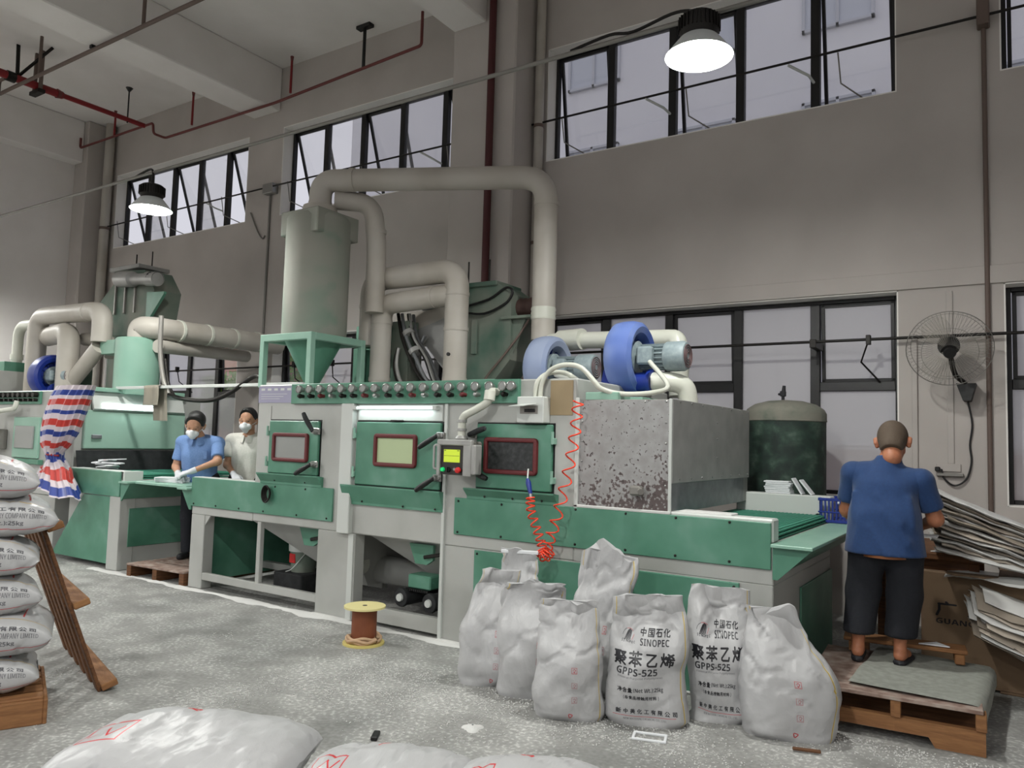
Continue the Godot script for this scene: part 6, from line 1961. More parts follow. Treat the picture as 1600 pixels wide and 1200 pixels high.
	var keys := [[0.0, -8.93, 2.02, 0.36, 0.10], [0.12, -9.02, 1.9, 0.37, 0.12], [0.3, -9.12, 1.72, 0.36, 0.13], [0.5, -9.22, 1.5, 0.33, 0.13], [0.62, -9.29, 1.36, 0.25, 0.11], [0.7, -9.31, 1.26, 0.12, 0.08], [0.74, -9.29, 1.19, 0.10, 0.07], [0.82, -9.25, 1.08, 0.20, 0.10], [0.92, -9.22, 0.94, 0.34, 0.13], [1.0, -9.22, 0.82, 0.44, 0.16]]
	var cr: Array = []
	var cuv: Array = []
	var nr := 60
	var nc := 90
	for i in nr + 1:
		var q := float(i) / nr
		var k := 0
		while k < keys.size() - 2 and q > keys[k + 1][0]: k += 1
		var f: float = (q - keys[k][0]) / (keys[k + 1][0] - keys[k][0])
		f = smoothstep(0.0, 1.0, f) * 0.5 + f * 0.5
		var px := lerpf(keys[k][1], keys[k + 1][1], f); var py := lerpf(keys[k][2], keys[k + 1][2], f)
		var ra := lerpf(keys[k][3], keys[k + 1][3], f); var rb := lerpf(keys[k][4], keys[k + 1][4], f)
		var row := PackedVector3Array(); var ur := PackedVector2Array()
		for j in nc:
			var a := TAU * j / nc
			var pl2 := 1.0 + 0.13 * sin(a * 17.0 + q * 2.0) + 0.06 * sin(a * 29.0 + 1.0)
			row.append(V(px + cos(a) * ra * (1.0 + 0.03 * sin(a * 17.0)), py + 0.025 * sin(a * 5.0) * q - (0.07 * cos(a) if q > 0.85 else 0.0), 1.98 + sin(a) * rb * pl2 + 0.012 * sin(a * 17.0 + 0.5)))
			ur.append(Vector2(j / float(nc) * 3.0, q))
		ur.append(Vector2(3.0, q))
		cr.append(row); cuv.append(ur)
	part(cu, "cloth", MB.new().rows(cr, true, false, cuv), cmat)
	part(cu, "tie", MB.new().tube(elbows([V(-9.43, 1.24, 2.0), V(-9.3, 1.23, 2.08), V(-9.18, 1.22, 2.0)], 0.05, 5), 0.012, 8), plain(C(0.55, 0.12, 0.14), 0.6))
	# pallet step between the machines
	var p := thing("pallet", "low wooden pallet step on the floor between the two machines", "pallet", V(-7.47, 0, 1.25), 0.06)
	for i in 4:
		part(p, "board", B.call(V(-0.45, 0.12, -0.60 + i * 0.31), V(0.45, 0.14, -0.60 + i * 0.31 + 0.28), 0.004), M.ply)
	for x in [-0.42, 0.0, 0.42]:
		part(p, "stringer", B.call(V(x - 0.035, 0, -0.6), V(x + 0.035, 0.12, 0.6), 0.004), M.darkwood)

# ------------------------------------------------------------------ right hand side
func right_side() -> void:
	var B := func(p: Vector3, q: Vector3, r := 0.006) -> MB: return MB.new().box(p, q, r)
	var t := thing("air_tank", "dark green upright air tank with peeling paint and dusty domed top under the window", "tank", V(-1.785, 0, -0.72))
	part(t, "shell", MB.new().lathe([Vector2(0.0, 0.18), Vector2(0.2, 0.2), Vector2(0.35, 0.32), Vector2(0.352, 1.80), Vector2(0, 1.80)], Vector3.ZERO, Vector3.UP, 40), M.tank)
	part(t, "dome", MB.new().lathe([Vector2(0.356, 1.795), Vector2(0.356, 1.86), Vector2(0.335, 1.90), Vector2(0.27, 1.945), Vector2(0.16, 1.975), Vector2(0.05, 1.985), Vector2(0, 1.985)], Vector3.ZERO, Vector3.UP, 40, 0.5), M.tankdust)
	part(t, "seam", MB.new().lathe([Vector2(0.352, 1.785), Vector2(0.359, 1.79), Vector2(0.359, 1.80), Vector2(0.352, 1.805)], Vector3.ZERO, Vector3.UP, 40), M.tankdust)
	var vl := part(t, "valve", MB.new().cyl(V(-0.02, 1.98, 0), V(-0.02, 2.03, 0), 0.014, 0.014, 8).box(V(-0.045, 2.02, -0.02), V(0.005, 2.07, 0.02), 0.006).cyl(V(-0.015, 2.06, 0), V(-0.01, 2.12, 0), 0.02, 0.014, 8), M.ink)
	part(vl, "valve_knob", MB.new().ball(V(-0.05, 2.04, 0.02), V(0.012, 0.012, 0.012), 8), M.ink)
	for i in 3:
		var a := TAU * i / 3.0
		part(t, "foot", MB.new().box(V(cos(a) * 0.28 - 0.04, 0, sin(a) * 0.28 - 0.04), V(cos(a) * 0.28 + 0.04, 0.34, sin(a) * 0.28 + 0.04), 0.006), M.tank)
	# stacked foam panels on the conveyor guard
	var r2 := RandomNumberGenerator.new()
	r2.seed = 4
	for i in 7:
		var o := single("foam_panel", ["lowest", "second", "third", "fourth", "fifth", "sixth", "topmost"][i] + " white foam panel of the small stack on the conveyor guard by the tank", "foam panel", MB.new().box(V(-0.1, 0, -0.06), V(0.1, 0.013, 0.06), 0.003), M.foam, "foam panels stacked by the tank")
		o.position = V(-1.655 + r2.randf_range(-0.012, 0.012), 1.176 + i * 0.0145, 0.02)
		o.rotation.y = r2.randf_range(-0.1, 0.1)
	for i in 2:
		var o := single("foam_panel", ["left one of two white foam panels leaning on the stack by the tank", "right one of two white foam panels leaning on the stack by the tank"][i], "foam panel", MB.new().box(V(-0.006, 0, -0.06), V(0.006, 0.15, 0.06), 0.003), M.foam)
		o.position = V(-1.46 + i * 0.075, 1.176, 0.02)
		o.rotation.z = 0.55 + 0.12 * i
	# table behind the man
	var tb := thing("work_table", "dark wooden work table against the wall in front of the bent man", "table", V(-0.62, 0, 0.02))
	part(tb, "top", B.call(V(-0.36, 0.80, -0.55), V(0.42, 0.855, 0.42), 0.01), M.darkwood)
	for q in [[-0.33, 0.36], [0.36, 0.36], [-0.33, -0.5], [0.36, -0.5]]:
		part(tb, "leg", B.call(V(q[0] - 0.03, 0, q[1] - 0.03), V(q[0] + 0.03, 0.80, q[1] + 0.03), 0.005), M.darkwood)
	part(tb, "apron", B.call(V(-0.33, 0.72, 0.34), V(0.36, 0.80, 0.38)), M.darkwood)
	var sh := MB.new().prism(PackedVector2Array([Vector2(-0.1, -0.12), Vector2(0.12, -0.1), Vector2(0.2, 0.02), Vector2(0.02, 0.14)]), V(-0.42, 0.857, 0.3), V(1, 0, 0), V(0, 0, -1), 0.006)
	single("paper_sheet", "white paper lying on the dark table right of the man", "paper", sh, M.foam)
	# basket on the tray
	var bk := thing("basket", "blue plastic slotted basket at the end of the conveyor tray beside the man", "basket", V(-1.08, 0.977, -0.02))
	var bm := MB.new()
	var w := 0.23; var dp := 0.17; var h := 0.19
	bm.box(V(-w, 0, -dp), V(w, 0.012, dp), 0.003)
	for s in [-1.0, 1.0]:
		for yy in [0.0, 0.075, h - 0.022]:
			bm.box(V(-w - 0.01, yy, s * dp - 0.008), V(w + 0.01, yy + (0.022 if yy != 0.075 else 0.012), s * dp + 0.008), 0.003)
			bm.box(V(s * w - 0.008, yy, -dp), V(s * w + 0.008, yy + (0.022 if yy != 0.075 else 0.012), dp), 0.003)
	part(bk, "frame", bm, M.deepblue)
	for s in [-1.0, 1.0]:
		for i in 17:
			part(bk, "slat", MB.new().box(V(-w + 0.01 + i * 0.0275, 0.01, s * dp - 0.004), V(-w + 0.01 + i * 0.0275 + 0.012, h - 0.01, s * dp + 0.004)), M.deepblue)
		for i in 12:
			part(bk, "slat", MB.new().box(V(s * w - 0.004, 0.01, -dp + 0.01 + i * 0.0275), V(s * w + 0.004, h - 0.01, -dp + 0.01 + i * 0.0275 + 0.012)), M.deepblue)
	for i in 3:
		var o := single("foam_offcut", ["left", "middle", "right"][i] + " one of the white foam offcuts lying in the blue basket", "offcut", MB.new().box(V(-0.09, 0, -0.05), V(0.09, 0.014, 0.05), 0.003), M.foam, "foam offcuts in the blue basket")
		o.position = V(-1.12 + i * 0.09, 1.13 + 0.02 * i, -0.04 + 0.03 * i)
		o.rotation = V(0.1, 0.6 * i, 0.12)
	# platform pallet, rubber mat and the small bench
	var p := thing("pallet", "wooden platform pallet with plywood edge on which the man stands", "pallet", V(-0.61, 0, 1.4), 0.07)
	part(p, "plywood_top", B.call(V(-0.45, 0.215, -0.48), V(0.41, 0.237, 0.5), 0.003), M.ply)
	for q in [-0.43, -0.02, 0.375]:
		part(p, "block", B.call(V(q, 0.125, 0.40), V(q + 0.05, 0.215, 0.49), 0.004), M.wood)
		part(p, "block", B.call(V(q, 0.125, -0.46), V(q + 0.05, 0.215, -0.36), 0.004), M.wood)
	part(p, "stringer", MB.new().prism(PackedVector2Array([Vector2(-0.45, 0.0), Vector2(-0.3, 0.0), Vector2(-0.27, 0.05), Vector2(0.16, 0.05), Vector2(0.19, 0.0), Vector2(0.42, 0.0), Vector2(0.42, 0.125), Vector2(-0.45, 0.125)]), V(0, 0, 0.43), V(1, 0, 0), V(0, 1, 0), 0.045), M.wood)
	part(p, "stringer", B.call(V(-0.45, 0, -0.44), V(0.42, 0.125, -0.40), 0.004), M.darkwood)
	part(p, "stringer", B.call(V(-0.45, 0, 0.0), V(0.42, 0.125, 0.04), 0.004), M.darkwood)
	var mt := MB.new()
	var rows_: Array = []
	for i in 25:
		var q := i / 24.0
		var row := PackedVector3Array()
		for j in 13:
			var z := 0.88 + j * 0.078
			var x := -0.82 + q * 0.75
			var y := 0.245 + 0.006 * sin(q * 5.0 + j) + 0.012 * pow(1.0 - q, 3.0)
			if x > -0.21:
				var a := minf((x + 0.21) / 0.05, PI / 2)
				x = -0.21 + 0.05 * sin(a)
				y -= 0.05 * (1.0 - cos(a)) + maxf(0.0, -0.82 + q * 0.75 + 0.21 - 0.05 * PI / 2)
			row.append(V(x + 0.03 * (1.0 - j / 12.0), maxf(y, 0.05), z + 0.02 * sin(q * 4.0)))
		rows_.append(row)
	mt.rows(rows_, false, false)
	single("rubber_mat", "grey dusty mat spread over the wooden platform and hanging down its right side", "mat", mt, M.mat)
	var bn := thing("wooden_bench", "low wooden bench on the platform behind the man's feet", "bench", V(-0.62, 0.25, 0.98), 0.12)
	part(bn, "board", B.call(V(-0.36, 0.065, -0.1), V(0.34, 0.09, 0.08), 0.01), M.wood)
	for x in [-0.33, 0.27]:
		part(bn, "leg", B.call(V(x, 0, -0.08), V(x + 0.055, 0.065, 0.07), 0.006), M.wood)
	var rg := MB.new().prism(PackedVector2Array([Vector2(-0.07, -0.05), Vector2(0.1, -0.03), Vector2(0.02, 0.06)]), V(-0.47, 0.345, 0.98), V(1, 0, 0), V(0, 0, -1), 0.006)
	single("paper_scrap", "white paper scrap with red print on the low bench", "paper", rg, M.foam)
	# cardboard carton with print
	var im := Image.create(512, 512, false, Image.FORMAT_RGB8)
	im.fill(C(0.45, 0.365, 0.28))
	ink_han(im, "广东", Vector2(40, 130), 70, 30, 9.0, M.ink.albedo_color)
	ink_latin(im, "GUANGDONG", Vector2(40, 240), 26, M.ink.albedo_color, true, 240)
	var cm := plain(Color.WHITE, 0.85)
	cm.albedo_texture = ImageTexture.create_from_image(im)
	var ct := thing("carton", "large brown cardboard carton with dark printed characters beside the table", "carton", V(0.05, 0, 0.0), 0.0)
	part(ct, "box", B.call(V(-0.17, 0.0, -0.5), V(0.95, 0.74, 0.55), 0.006), M.card)
	var face := MB.new()
	face.quad(V(-0.60, 0.04, 0.558), V(0.3, 0.04, 0.558), V(0.3, 0.72, 0.558), V(-0.60, 0.72, 0.558), V(0, 0, 1))
	var ct2 := MB.new().box(V(-0.62, 0.02, 0.46), V(0.31, 0.74, 0.556), 0.004)
	part(ct, "front_flap", ct2, M.card)
	part(ct, "print", face, cm)
	# bundles of emptied sacks on the carton
	sack_bundle("folded_sacks", "bundle of crumpled emptied sacks lying on top of the carton", V(0.03, 0.80, 0.52), 0.5, 0.0, 13, 0.023, 0.36, 81)
	sack_bundle("folded_sacks", "lower bundle of shiny emptied sacks drooping down over the carton front", V(0.40, 0.47, 0.74), 0.62, 0.6, 12, 0.023, 0.34, 82)
	single("sack_sheet", "single flat white sack lying between the two bundles on the carton", "sack", sheet_mesh(), M.sackcloth)
	single("cement_bag", "grey bag edge on the floor at the bottom right corner", "sack", pillow_mesh(0.7, 0.4, 0.15, 90), M.mat).position = V(0.42, 0, 2.2)

func sheet_mesh() -> MB:
	var rws: Array = []
	for i in 12:
		var row := PackedVector3Array()
		for j in 14:
			var x := -0.42 + j * 0.07
			row.append(V(x, 0.735 + 0.02 * sin(j * 0.8) * sin(i * 0.7) - 0.0 * i, 0.25 + i * 0.045))
		rws.append(row)
	return MB.new().rows(rws, false, false)

func sack_bundle(called: String, label: String, at: Vector3, half: float, tilt: float, n: int, th: float, depth: float, seed_: int) -> void:
	# many thin crumpled layers, folded edge towards the viewer, each a part
	var t := thing(called, label, "sacks", at)
	t.rotation = V(0, 0.15, 0)
	var r2 := RandomNumberGenerator.new()
	r2.seed = seed_
	var nz := FastNoiseLite.new()
	nz.seed = seed_
	nz.frequency = 1.0
	for k in n:
		var off := r2.randf_range(-0.07, 0.07)
		var offz := r2.randf_range(-0.05, 0.04)
		var rws: Array = []
		var lift := k * th
		for i in 15:
			var u := i / 14.0
			var row := PackedVector3Array()
			for j in 12:
				# cross section: a flat folded loop, open at the back
				var q := j / 11.0
				var z := depth * (0.5 - absf(q * 2.0 - 1.0)) + offz
				var y := th * 0.85 * (1.0 if q < 0.5 else -1.0) * (1.0 - pow(1.0 - absf(q * 2.0 - 1.0), 4.0))
				var x := (u - 0.5) * 2.0 * half + off
				var wv := 0.022 * nz.get_noise_3d(x * 5.0, k * 0.35, z * 6.0) + 0.014 * nz.get_noise_3d(x * 14.0, k * 0.8, z * 12.0)
				var slope := -0.22 * x if tilt == 0.0 else -tilt * (x + half) * 0.75 - 0.5 * maxf(z, 0.0)
				var fan := 1.0 + (0.7 * (0.5 - u) if tilt == 0.0 else 0.5 * (u - 0.3))
				row.append(V(x, maxf(lift * fan + y + wv + slope, 0.02 + lift * 0.3 - at.y), z + 0.03 * nz.get_noise_2d(x * 4.0, k * 1.3)))
			rws.append(row)
		var m: Material = [M.sackcloth, M.bundle_a, M.sackcloth, M.bundle_b][k % 4] if tilt == 0.0 else [M.bundle_a, M.bundle_b, M.sackcloth][k % 3] if M.has("bundle_a") else M.sackcloth
		part(t, "sack_layer", MB.new().rows(rws, false, false), m)

# ------------------------------------------------------------------ people
# a bone: [a, b, radius at a, radius at b] with an optional fifth entry, flattening along z (x stays)
class Net:
	var cell: float
	var k: float
	var lo: Vector3
	var dim: Vector3i
	var f: PackedFloat32Array

	func setup(bones: Array, cell_: float, k_: float) -> void:
		cell = cell_
		k = k_
		lo = Vector3(1e9, 1e9, 1e9)
		var hi := -lo
		for b in bones:
			var r: float = maxf(b[2], b[3]) + 3.5 * k + 2.0 * cell
			for p in [b[0], b[1]]:
				lo = lo.min(p - Vector3(r, r, r))
				hi = hi.max(p + Vector3(r, r, r))
		dim = Vector3i(((hi - lo) / cell).ceil()) + Vector3i(1, 1, 1)
		f = PackedFloat32Array()
		f.resize(dim.x * dim.y * dim.z)
		for b in bones:
			add(b)

	func add(b: Array) -> void:
		var A: Vector3 = b[0]; var Bq: Vector3 = b[1]
		var ra: float = b[2]; var rb: float = b[3]
		var fl: Vector3 = b[4] if b.size() > 4 else Vector3.ONE
		var r := maxf(ra, rb) * maxf(1.0, maxf(1.0 / fl.x, maxf(1.0 / fl.y, 1.0 / fl.z))) + 3.5 * k
		var p0 := ((A.min(Bq) - Vector3(r, r, r) - lo) / cell).floor()
		var p1 := ((A.max(Bq) + Vector3(r, r, r) - lo) / cell).ceil()
		var d := (Bq - A) * fl
		var l2 := maxf(d.length_squared(), 1e-9)
		for z in range(maxi(int(p0.z), 0), mini(int(p1.z) + 1, dim.z)):
			for y in range(maxi(int(p0.y), 0), mini(int(p1.y) + 1, dim.y)):
				var base := (z * dim.y + y) * dim.x
				for x in range(maxi(int(p0.x), 0), mini(int(p1.x) + 1, dim.x)):
					var p := (lo + Vector3(x, y, z) * cell - A) * fl
					var t := clampf(p.dot(d) / l2, 0.0, 1.0)
					var ds := (p - d * t).length() - lerpf(ra, rb, t)
					if ds < 3.5 * k:
						f[base + x] += exp(-ds / k)

	# cuts: planes [point, normal]; what lies on the normal's side goes
	func mesh_into(mb: MB, cuts: Array = []) -> void:
		var n := f.size()
		var g := PackedFloat32Array()
		g.resize(n)
		for i in n:
			g[i] = 4.0 * k if f[i] < 0.02 else -k * log(f[i])
		for c in cuts:
			var i := 0
			for z in dim.z:
				for y in dim.y:
					for x in dim.x:
						if g[i] < 3.0 * k:
							g[i] = maxf(g[i], (lo + Vector3(x, y, z) * cell - c[0]).dot(c[1]))
						i += 1
		var at := {}
		var vs := PackedVector3Array()
		var sx := 1; var sy := dim.x; var sz := dim.x * dim.y
		var offs := [0, sx, sy, sx + sy, sz, sx + sz, sy + sz, sx + sy + sz]
		for z in dim.z - 1:
			for y in dim.y - 1:
				for x in dim.x - 1:
					var i := z * sz + y * sy + x
					var neg := 0
					for o in offs:
						if g[i + o] < 0.0: neg += 1
					if neg == 0 or neg == 8:
						continue
					var s := Vector3.ZERO
					var cnt := 0
					for e in [[0, 1], [2, 3], [4, 5], [6, 7], [0, 2], [1, 3], [4, 6], [5, 7], [0, 4], [1, 5], [2, 6], [3, 7]]:
						var va: float = g[i + offs[e[0]]]; var vb: float = g[i + offs[e[1]]]
						if (va < 0.0) != (vb < 0.0):
							var t := va / (va - vb)
							var pa := Vector3(e[0] & 1, (e[0] >> 1) & 1, e[0] >> 2); var pb := Vector3(e[1] & 1, (e[1] >> 1) & 1, e[1] >> 2)
							s += pa.lerp(pb, t)
							cnt += 1
					at[i] = vs.size()
					vs.append(lo + (Vector3(x, y, z) + s / cnt) * cell)
		var quads := PackedInt32Array()
		for i in at:
			var x: int = i % dim.x; var y: int = (i / sy) % dim.y; var z: int = i / sz
			for ax in 3:
				var st: int = [sx, sy, sz][ax]
				var u: int = [sy, sz, sx][ax]; var w: int = [sz, sx, sy][ax]
				if [y, z, x][ax] == 0 or [z, x, y][ax] == 0:
					continue
				var a: float = g[i]; var b: float = g[i + st]
				if (a < 0.0) == (b < 0.0):
					continue
				if at.has(i - u) and at.has(i - w) and at.has(i - u - w):
					quads.append_array([at[i], at[i - u], at[i - u - w], at[i - w]] if a < 0.0 else [at[i], at[i - w], at[i - u - w], at[i - u]])
		var nn := PackedVector3Array()
		nn.resize(vs.size())
		for q in range(0, quads.size(), 4):
			var m := (vs[quads[q + 2]] - vs[quads[q]]).cross(vs[quads[q + 3]] - vs[quads[q + 1]])
			for j in 4:
				nn[quads[q + j]] += m
		for q in range(0, quads.size(), 4):
			var a := quads[q]; var b := quads[q + 1]; var c := quads[q + 2]; var d := quads[q + 3]
			mb.tri(vs[a], vs[b], vs[c], nn[a], nn[b], nn[c])
			mb.tri(vs[a], vs[c], vs[d], nn[a], nn[c], nn[d])

func net(bones: Array, cell: float, k: float, cuts: Array = [], mb: MB = null) -> MB:
	if mb == null:
		mb = MB.new()
	var n := Net.new()
	n.setup(bones, cell, k)
	n.mesh_into(mb, cuts)
	return mb

# hand bones: wrist, direction of the fingers, back of the hand, thumb side (+1 or -1 along dir x back), curl in radians
func hand_bones(w: Vector3, dir: Vector3, back: Vector3, side: float, curl: float, s := 1.0) -> Array:
	var d := dir.normalized()
	var b := (back - d * back.dot(d)).normalized()
	var x := d.cross(b) * side
	var out: Array = []
	out.append([w - d * 0.02 * s, w + d * 0.015 * s, 0.025 * s, 0.024 * s])
	for i in 4:
		var o := (0.033 - i * 0.0215) * s
		out.append([w + d * 0.012 * s + x * o * 0.55, w + d * (0.082 - absf(i - 1.2) * 0.004) * s + x * o, 0.0155 * s, 0.0115 * s])
		var p := w + d * (0.084 - absf(i - 1.2) * 0.004) * s + x * o
		var a := 0.25 * curl
		var len: float = [0.040, 0.045, 0.042, 0.033][i] * s
		for q in 3:
			var dd := d * cos(a) - b * sin(a)
			var e: Vector3 = p + dd * len * [1.0, 0.65, 0.55][q]
			out.append([p, e, [0.0098, 0.009, 0.0083][q] * s, [0.009, 0.0083, 0.007][q] * s])
			p = e
			a += curl * [0.9, 0.6, 0.0][q]
	var t0 := w + d * 0.02 * s + x * 0.022 * s
	var t1 := t0 + (d * 0.6 + x * 0.75 - b * 0.2).normalized() * 0.042 * s
	var t2 := t1 + (d * 0.85 + x * 0.3 - b * 0.35).normalized() * 0.032 * s
	var t3 := t2 + (d * 0.9 - b * 0.4).normalized() * 0.024 * s
	out.append([t0, t1, 0.015 * s, 0.012 * s])
	out.append([t1, t2, 0.0115 * s, 0.010 * s])
	out.append([t2, t3, 0.010 * s, 0.0085 * s])
	return out

# head in its own axes (y up, -z the face), then placed by xf
func head_bones(xf: Transform3D, nape := 1.0) -> Array:
	var L := [
		[V(0, 0.035, 0.012), V(0, 0.03, -0.022), 0.079, 0.072],
		[V(0, 0.06, 0.02), V(0, 0.062, -0.01), 0.070, 0.066],
		[V(0, -0.02, -0.03), V(0, -0.075, -0.055), 0.056, 0.036],
		[V(-0.035, -0.045, -0.01), V(-0.014, -0.092, -0.062), 0.030, 0.018],
		[V(0.035, -0.045, -0.01), V(0.014, -0.092, -0.062), 0.030, 0.018],
		[V(0, 0.012, -0.096), V(0, -0.03, -0.113), 0.009, 0.014],
		[V(-0.03, 0.026, -0.083), V(0.03, 0.026, -0.083), 0.012, 0.012],
		[V(-0.04, -0.018, -0.066), V(-0.03, -0.025, -0.07), 0.02, 0.018],
		[V(0.04, -0.018, -0.066), V(0.03, -0.025, -0.07), 0.02, 0.018],
		[V(-0.018, -0.062, -0.094), V(0.018, -0.062, -0.094), 0.009, 0.009],
		[V(-0.082, 0.012, 0.01), V(-0.086, -0.022, 0.0), 0.014, 0.010],
		[V(0.082, 0.012, 0.01), V(0.086, -0.022, 0.0), 0.014, 0.010],
		[V(-0.095, 0.018, 0.018), V(-0.094, -0.008, 0.016), 0.008, 0.006],
		[V(0.095, 0.018, 0.018), V(0.094, -0.008, 0.016), 0.008, 0.006],
		[V(0, -0.02, 0.025), V(0, -0.12, 0.035), 0.055 * nape, 0.052],
	]
	var out: Array = []
	for b in L:
		out.append([xf * (b[0] as Vector3), xf * (b[1] as Vector3), b[2] * xf.basis.x.length(), b[3] * xf.basis.x.length()])
	return out

func mesh_of(bones: Array, f: float) -> Array:
	var out: Array = []
	for b in bones:
		out.append([b[0], b[1], b[2] + f, b[3] + f])
	return out

func people() -> void:
	var skin := textured(noise(70, 0.02, [C(0.60, 0.38, 0.27), C(0.68, 0.45, 0.33)], 3), 3.0, 0.55)
	skin.subsurf_scatter_enabled = true
	skin.subsurf_scatter_strength = 0.1
	var skin2 := textured(noise(71, 0.02, [C(0.68, 0.50, 0.39), C(0.75, 0.57, 0.46)], 3), 3.0, 0.55)
	man_blue(skin)
	worker_shirt(skin2)
	worker_white(skin2)

func man_blue(skin: Material) -> void:
	var t := thing("person", "person seen from behind in a blue T-shirt and dark cropped trousers, bent over the table", "person", V(-0.71, 0.253, 1.22), 0.0, "")
	# own axes: x right, y up from the platform, facing -z
	var hip := V(0.0, 0.74, 0.0)
	var hl := V(-0.10, 0.73, 0.0); var hr := V(0.115, 0.73, -0.02)
	var kl := V(-0.125, 0.41, -0.02); var kr := V(0.11, 0.41, -0.04)
	var al := V(-0.145, 0.075, 0.03); var ar := V(0.085, 0.075, -0.02)
	var ch := V(0.005, 1.06, -0.04)
	var nk := V(0.025, 1.235, -0.07)
	var sl := V(-0.185, 1.145, -0.05); var sr := V(0.205, 1.115, -0.06)
	var el := V(-0.235, 0.90, -0.12); var er := V(0.275, 0.88, -0.13)
	var wl := V(-0.15, 0.74, -0.33); var wr := V(0.15, 0.80, -0.36)
	var hx := Transform3D(Basis(V(1, 0, 0), -0.55) * Basis(V(0, 0, 1), 0.05), V(0.04, 1.345, -0.12)).scaled_local(V(1.08, 1.08, 1.08))
	var body := [
		[hip, V(0, 0.9, -0.01), 0.12, 0.11], [hl, hr, 0.095, 0.095], [V(0, 0.9, -0.01), ch, 0.11, 0.11], [V(-0.05, 1.04, -0.04), V(-0.11, 1.12, -0.05), 0.085, 0.06], [V(0.06, 1.03, -0.04), V(0.12, 1.09, -0.055), 0.085, 0.06],
		[ch, nk, 0.10, 0.056], [nk, V(0.035, 1.29, -0.10), 0.057, 0.055],
		[hl, kl, 0.088, 0.06], [kl, al + V(0, 0.12, 0), 0.056, 0.044], [al + V(0, 0.12, 0), al, 0.042, 0.035],
		[hr, kr, 0.088, 0.06], [kr, ar + V(0, 0.12, 0), 0.056, 0.044], [ar + V(0, 0.12, 0), ar, 0.042, 0.035],
		[al + V(0, -0.03, 0.03), al + V(-0.015, -0.045, -0.13), 0.034, 0.024], [ar + V(0, -0.03, 0.03), ar + V(0.02, -0.045, -0.13), 0.034, 0.024],
		[al + V(-0.01, -0.05, -0.1), al + V(-0.02, -0.055, -0.17), 0.026, 0.016], [ar + V(0.015, -0.05, -0.1), ar + V(0.025, -0.055, -0.17), 0.026, 0.016],
		[sl, el, 0.050, 0.042], [el, wl, 0.041, 0.028], [sr, er, 0.050, 0.044], [er, wr, 0.043, 0.028],
		[sl, V(-0.08, 1.13, -0.055), 0.048, 0.052], [sr, V(0.09, 1.10, -0.06), 0.048, 0.052],
	]
	var mb := net(body, 0.012, 0.012)
	net(head_bones(hx), 0.005, 0.008, [], mb)
	net(hand_bones(wl, V(0.45, -0.45, -0.75), V(-0.5, 0.7, -0.2), 1.0, 0.8), 0.004, 0.003, [], mb)
	net(hand_bones(wr, V(-0.35, -0.4, -0.8), V(0.4, 0.8, -0.3), -1.0, 0.8), 0.004, 0.003, [], mb)
	part(t, "body", mb, skin)
	# close cropped hair: a thin shell over the skull
	var hb := [[V(0, 0.035, 0.014), V(0, 0.03, -0.02), 0.083, 0.075], [V(0, 0.06, 0.022), V(0, 0.064, -0.01), 0.074, 0.069], [V(0, 0.0, 0.03), V(0, -0.05, 0.047), 0.075, 0.068]]
	var hair: Array = []
	for b in hb:
		hair.append([hx * (b[0] as Vector3), hx * (b[1] as Vector3), b[2] * 1.08, b[3] * 1.08])
	part(t, "hair", net(hair, 0.005, 0.008, [[hx * V(0, 0.045, -0.07), (hx.basis * V(0, -0.45, -1)).normalized()], [hx * V(0, -0.085, 0.05), (hx.basis * V(0, -1, 0.15)).normalized()], [hx * V(0, -0.01, 0.0), (hx.basis * V(0, -0.6, -0.8)).normalized()]]), textured(noise(72, 0.06, [C(0.20, 0.165, 0.13), C(0.36, 0.30, 0.24)], 4), 6.0, 0.8))
	# T-shirt: looser than the body, creased, ending at hem, sleeves and neck
	var sh := [
		[V(-0.08, 0.62, 0.01), V(-0.065, 0.88, -0.005), 0.152, 0.138], [V(0.09, 0.62, 0.01), V(0.07, 0.88, -0.005), 0.152, 0.138], [V(0, 0.62, 0.01), V(0, 0.88, -0.005), 0.15, 0.135],
		[V(-0.06, 0.88, -0.005), V(-0.05, 1.04, -0.04), 0.134, 0.132], [V(0.065, 0.88, -0.005), V(0.055, 1.03, -0.04), 0.134, 0.132],
		[V(-0.055, 1.05, -0.035), V(-0.11, 1.13, -0.05), 0.115, 0.085], [V(0.06, 1.04, -0.035), V(0.125, 1.10, -0.055), 0.115, 0.085],
		[V(0.005, 1.08, -0.04), nk + V(0, 0.01, 0.01), 0.128, 0.074],
		[sl, el, 0.068, 0.074], [sr, er, 0.068, 0.076], [sl, V(-0.08, 1.15, -0.055), 0.07, 0.07], [sr, V(0.10, 1.12, -0.06), 0.07, 0.07],
		# folds across the back
		[V(-0.02, 1.02, 0.105), V(0.11, 0.86, 0.135), 0.012, 0.014], [V(0.02, 0.92, 0.13), V(0.15, 0.74, 0.13), 0.014, 0.016], [V(-0.06, 0.82, 0.135), V(0.04, 0.66, 0.155), 0.014, 0.016],
		[V(0.15, 1.0, 0.07), V(0.17, 0.84, 0.10), 0.014, 0.012], [V(-0.16, 1.02, 0.06), V(-0.15, 0.86, 0.10), 0.014, 0.012], [V(-0.1, 0.9, 0.125), V(-0.14, 0.7, 0.12), 0.012, 0.014],
	]
	var du := (el - sl).normalized(); var dr := (er - sr).normalized()
	var cuts := [[V(0, 0.655, 0), V(0, -1, 0)], [nk + V(0, 0.03, 0.02), V(0.0, 1.0, -0.1).normalized()]]
	var shirt := MB.new()
	# sleeves need cuts of their own, so the trunk and the sleeves are netted apart and overlap at the shoulder
	var trunk := sh.duplicate()
	trunk.remove_at(8); trunk.remove_at(8)
	net(trunk, 0.012, 0.014, cuts, shirt)
	net([sh[8], sh[10]], 0.012, 0.014, [[sl + du * 0.19, du]], shirt)
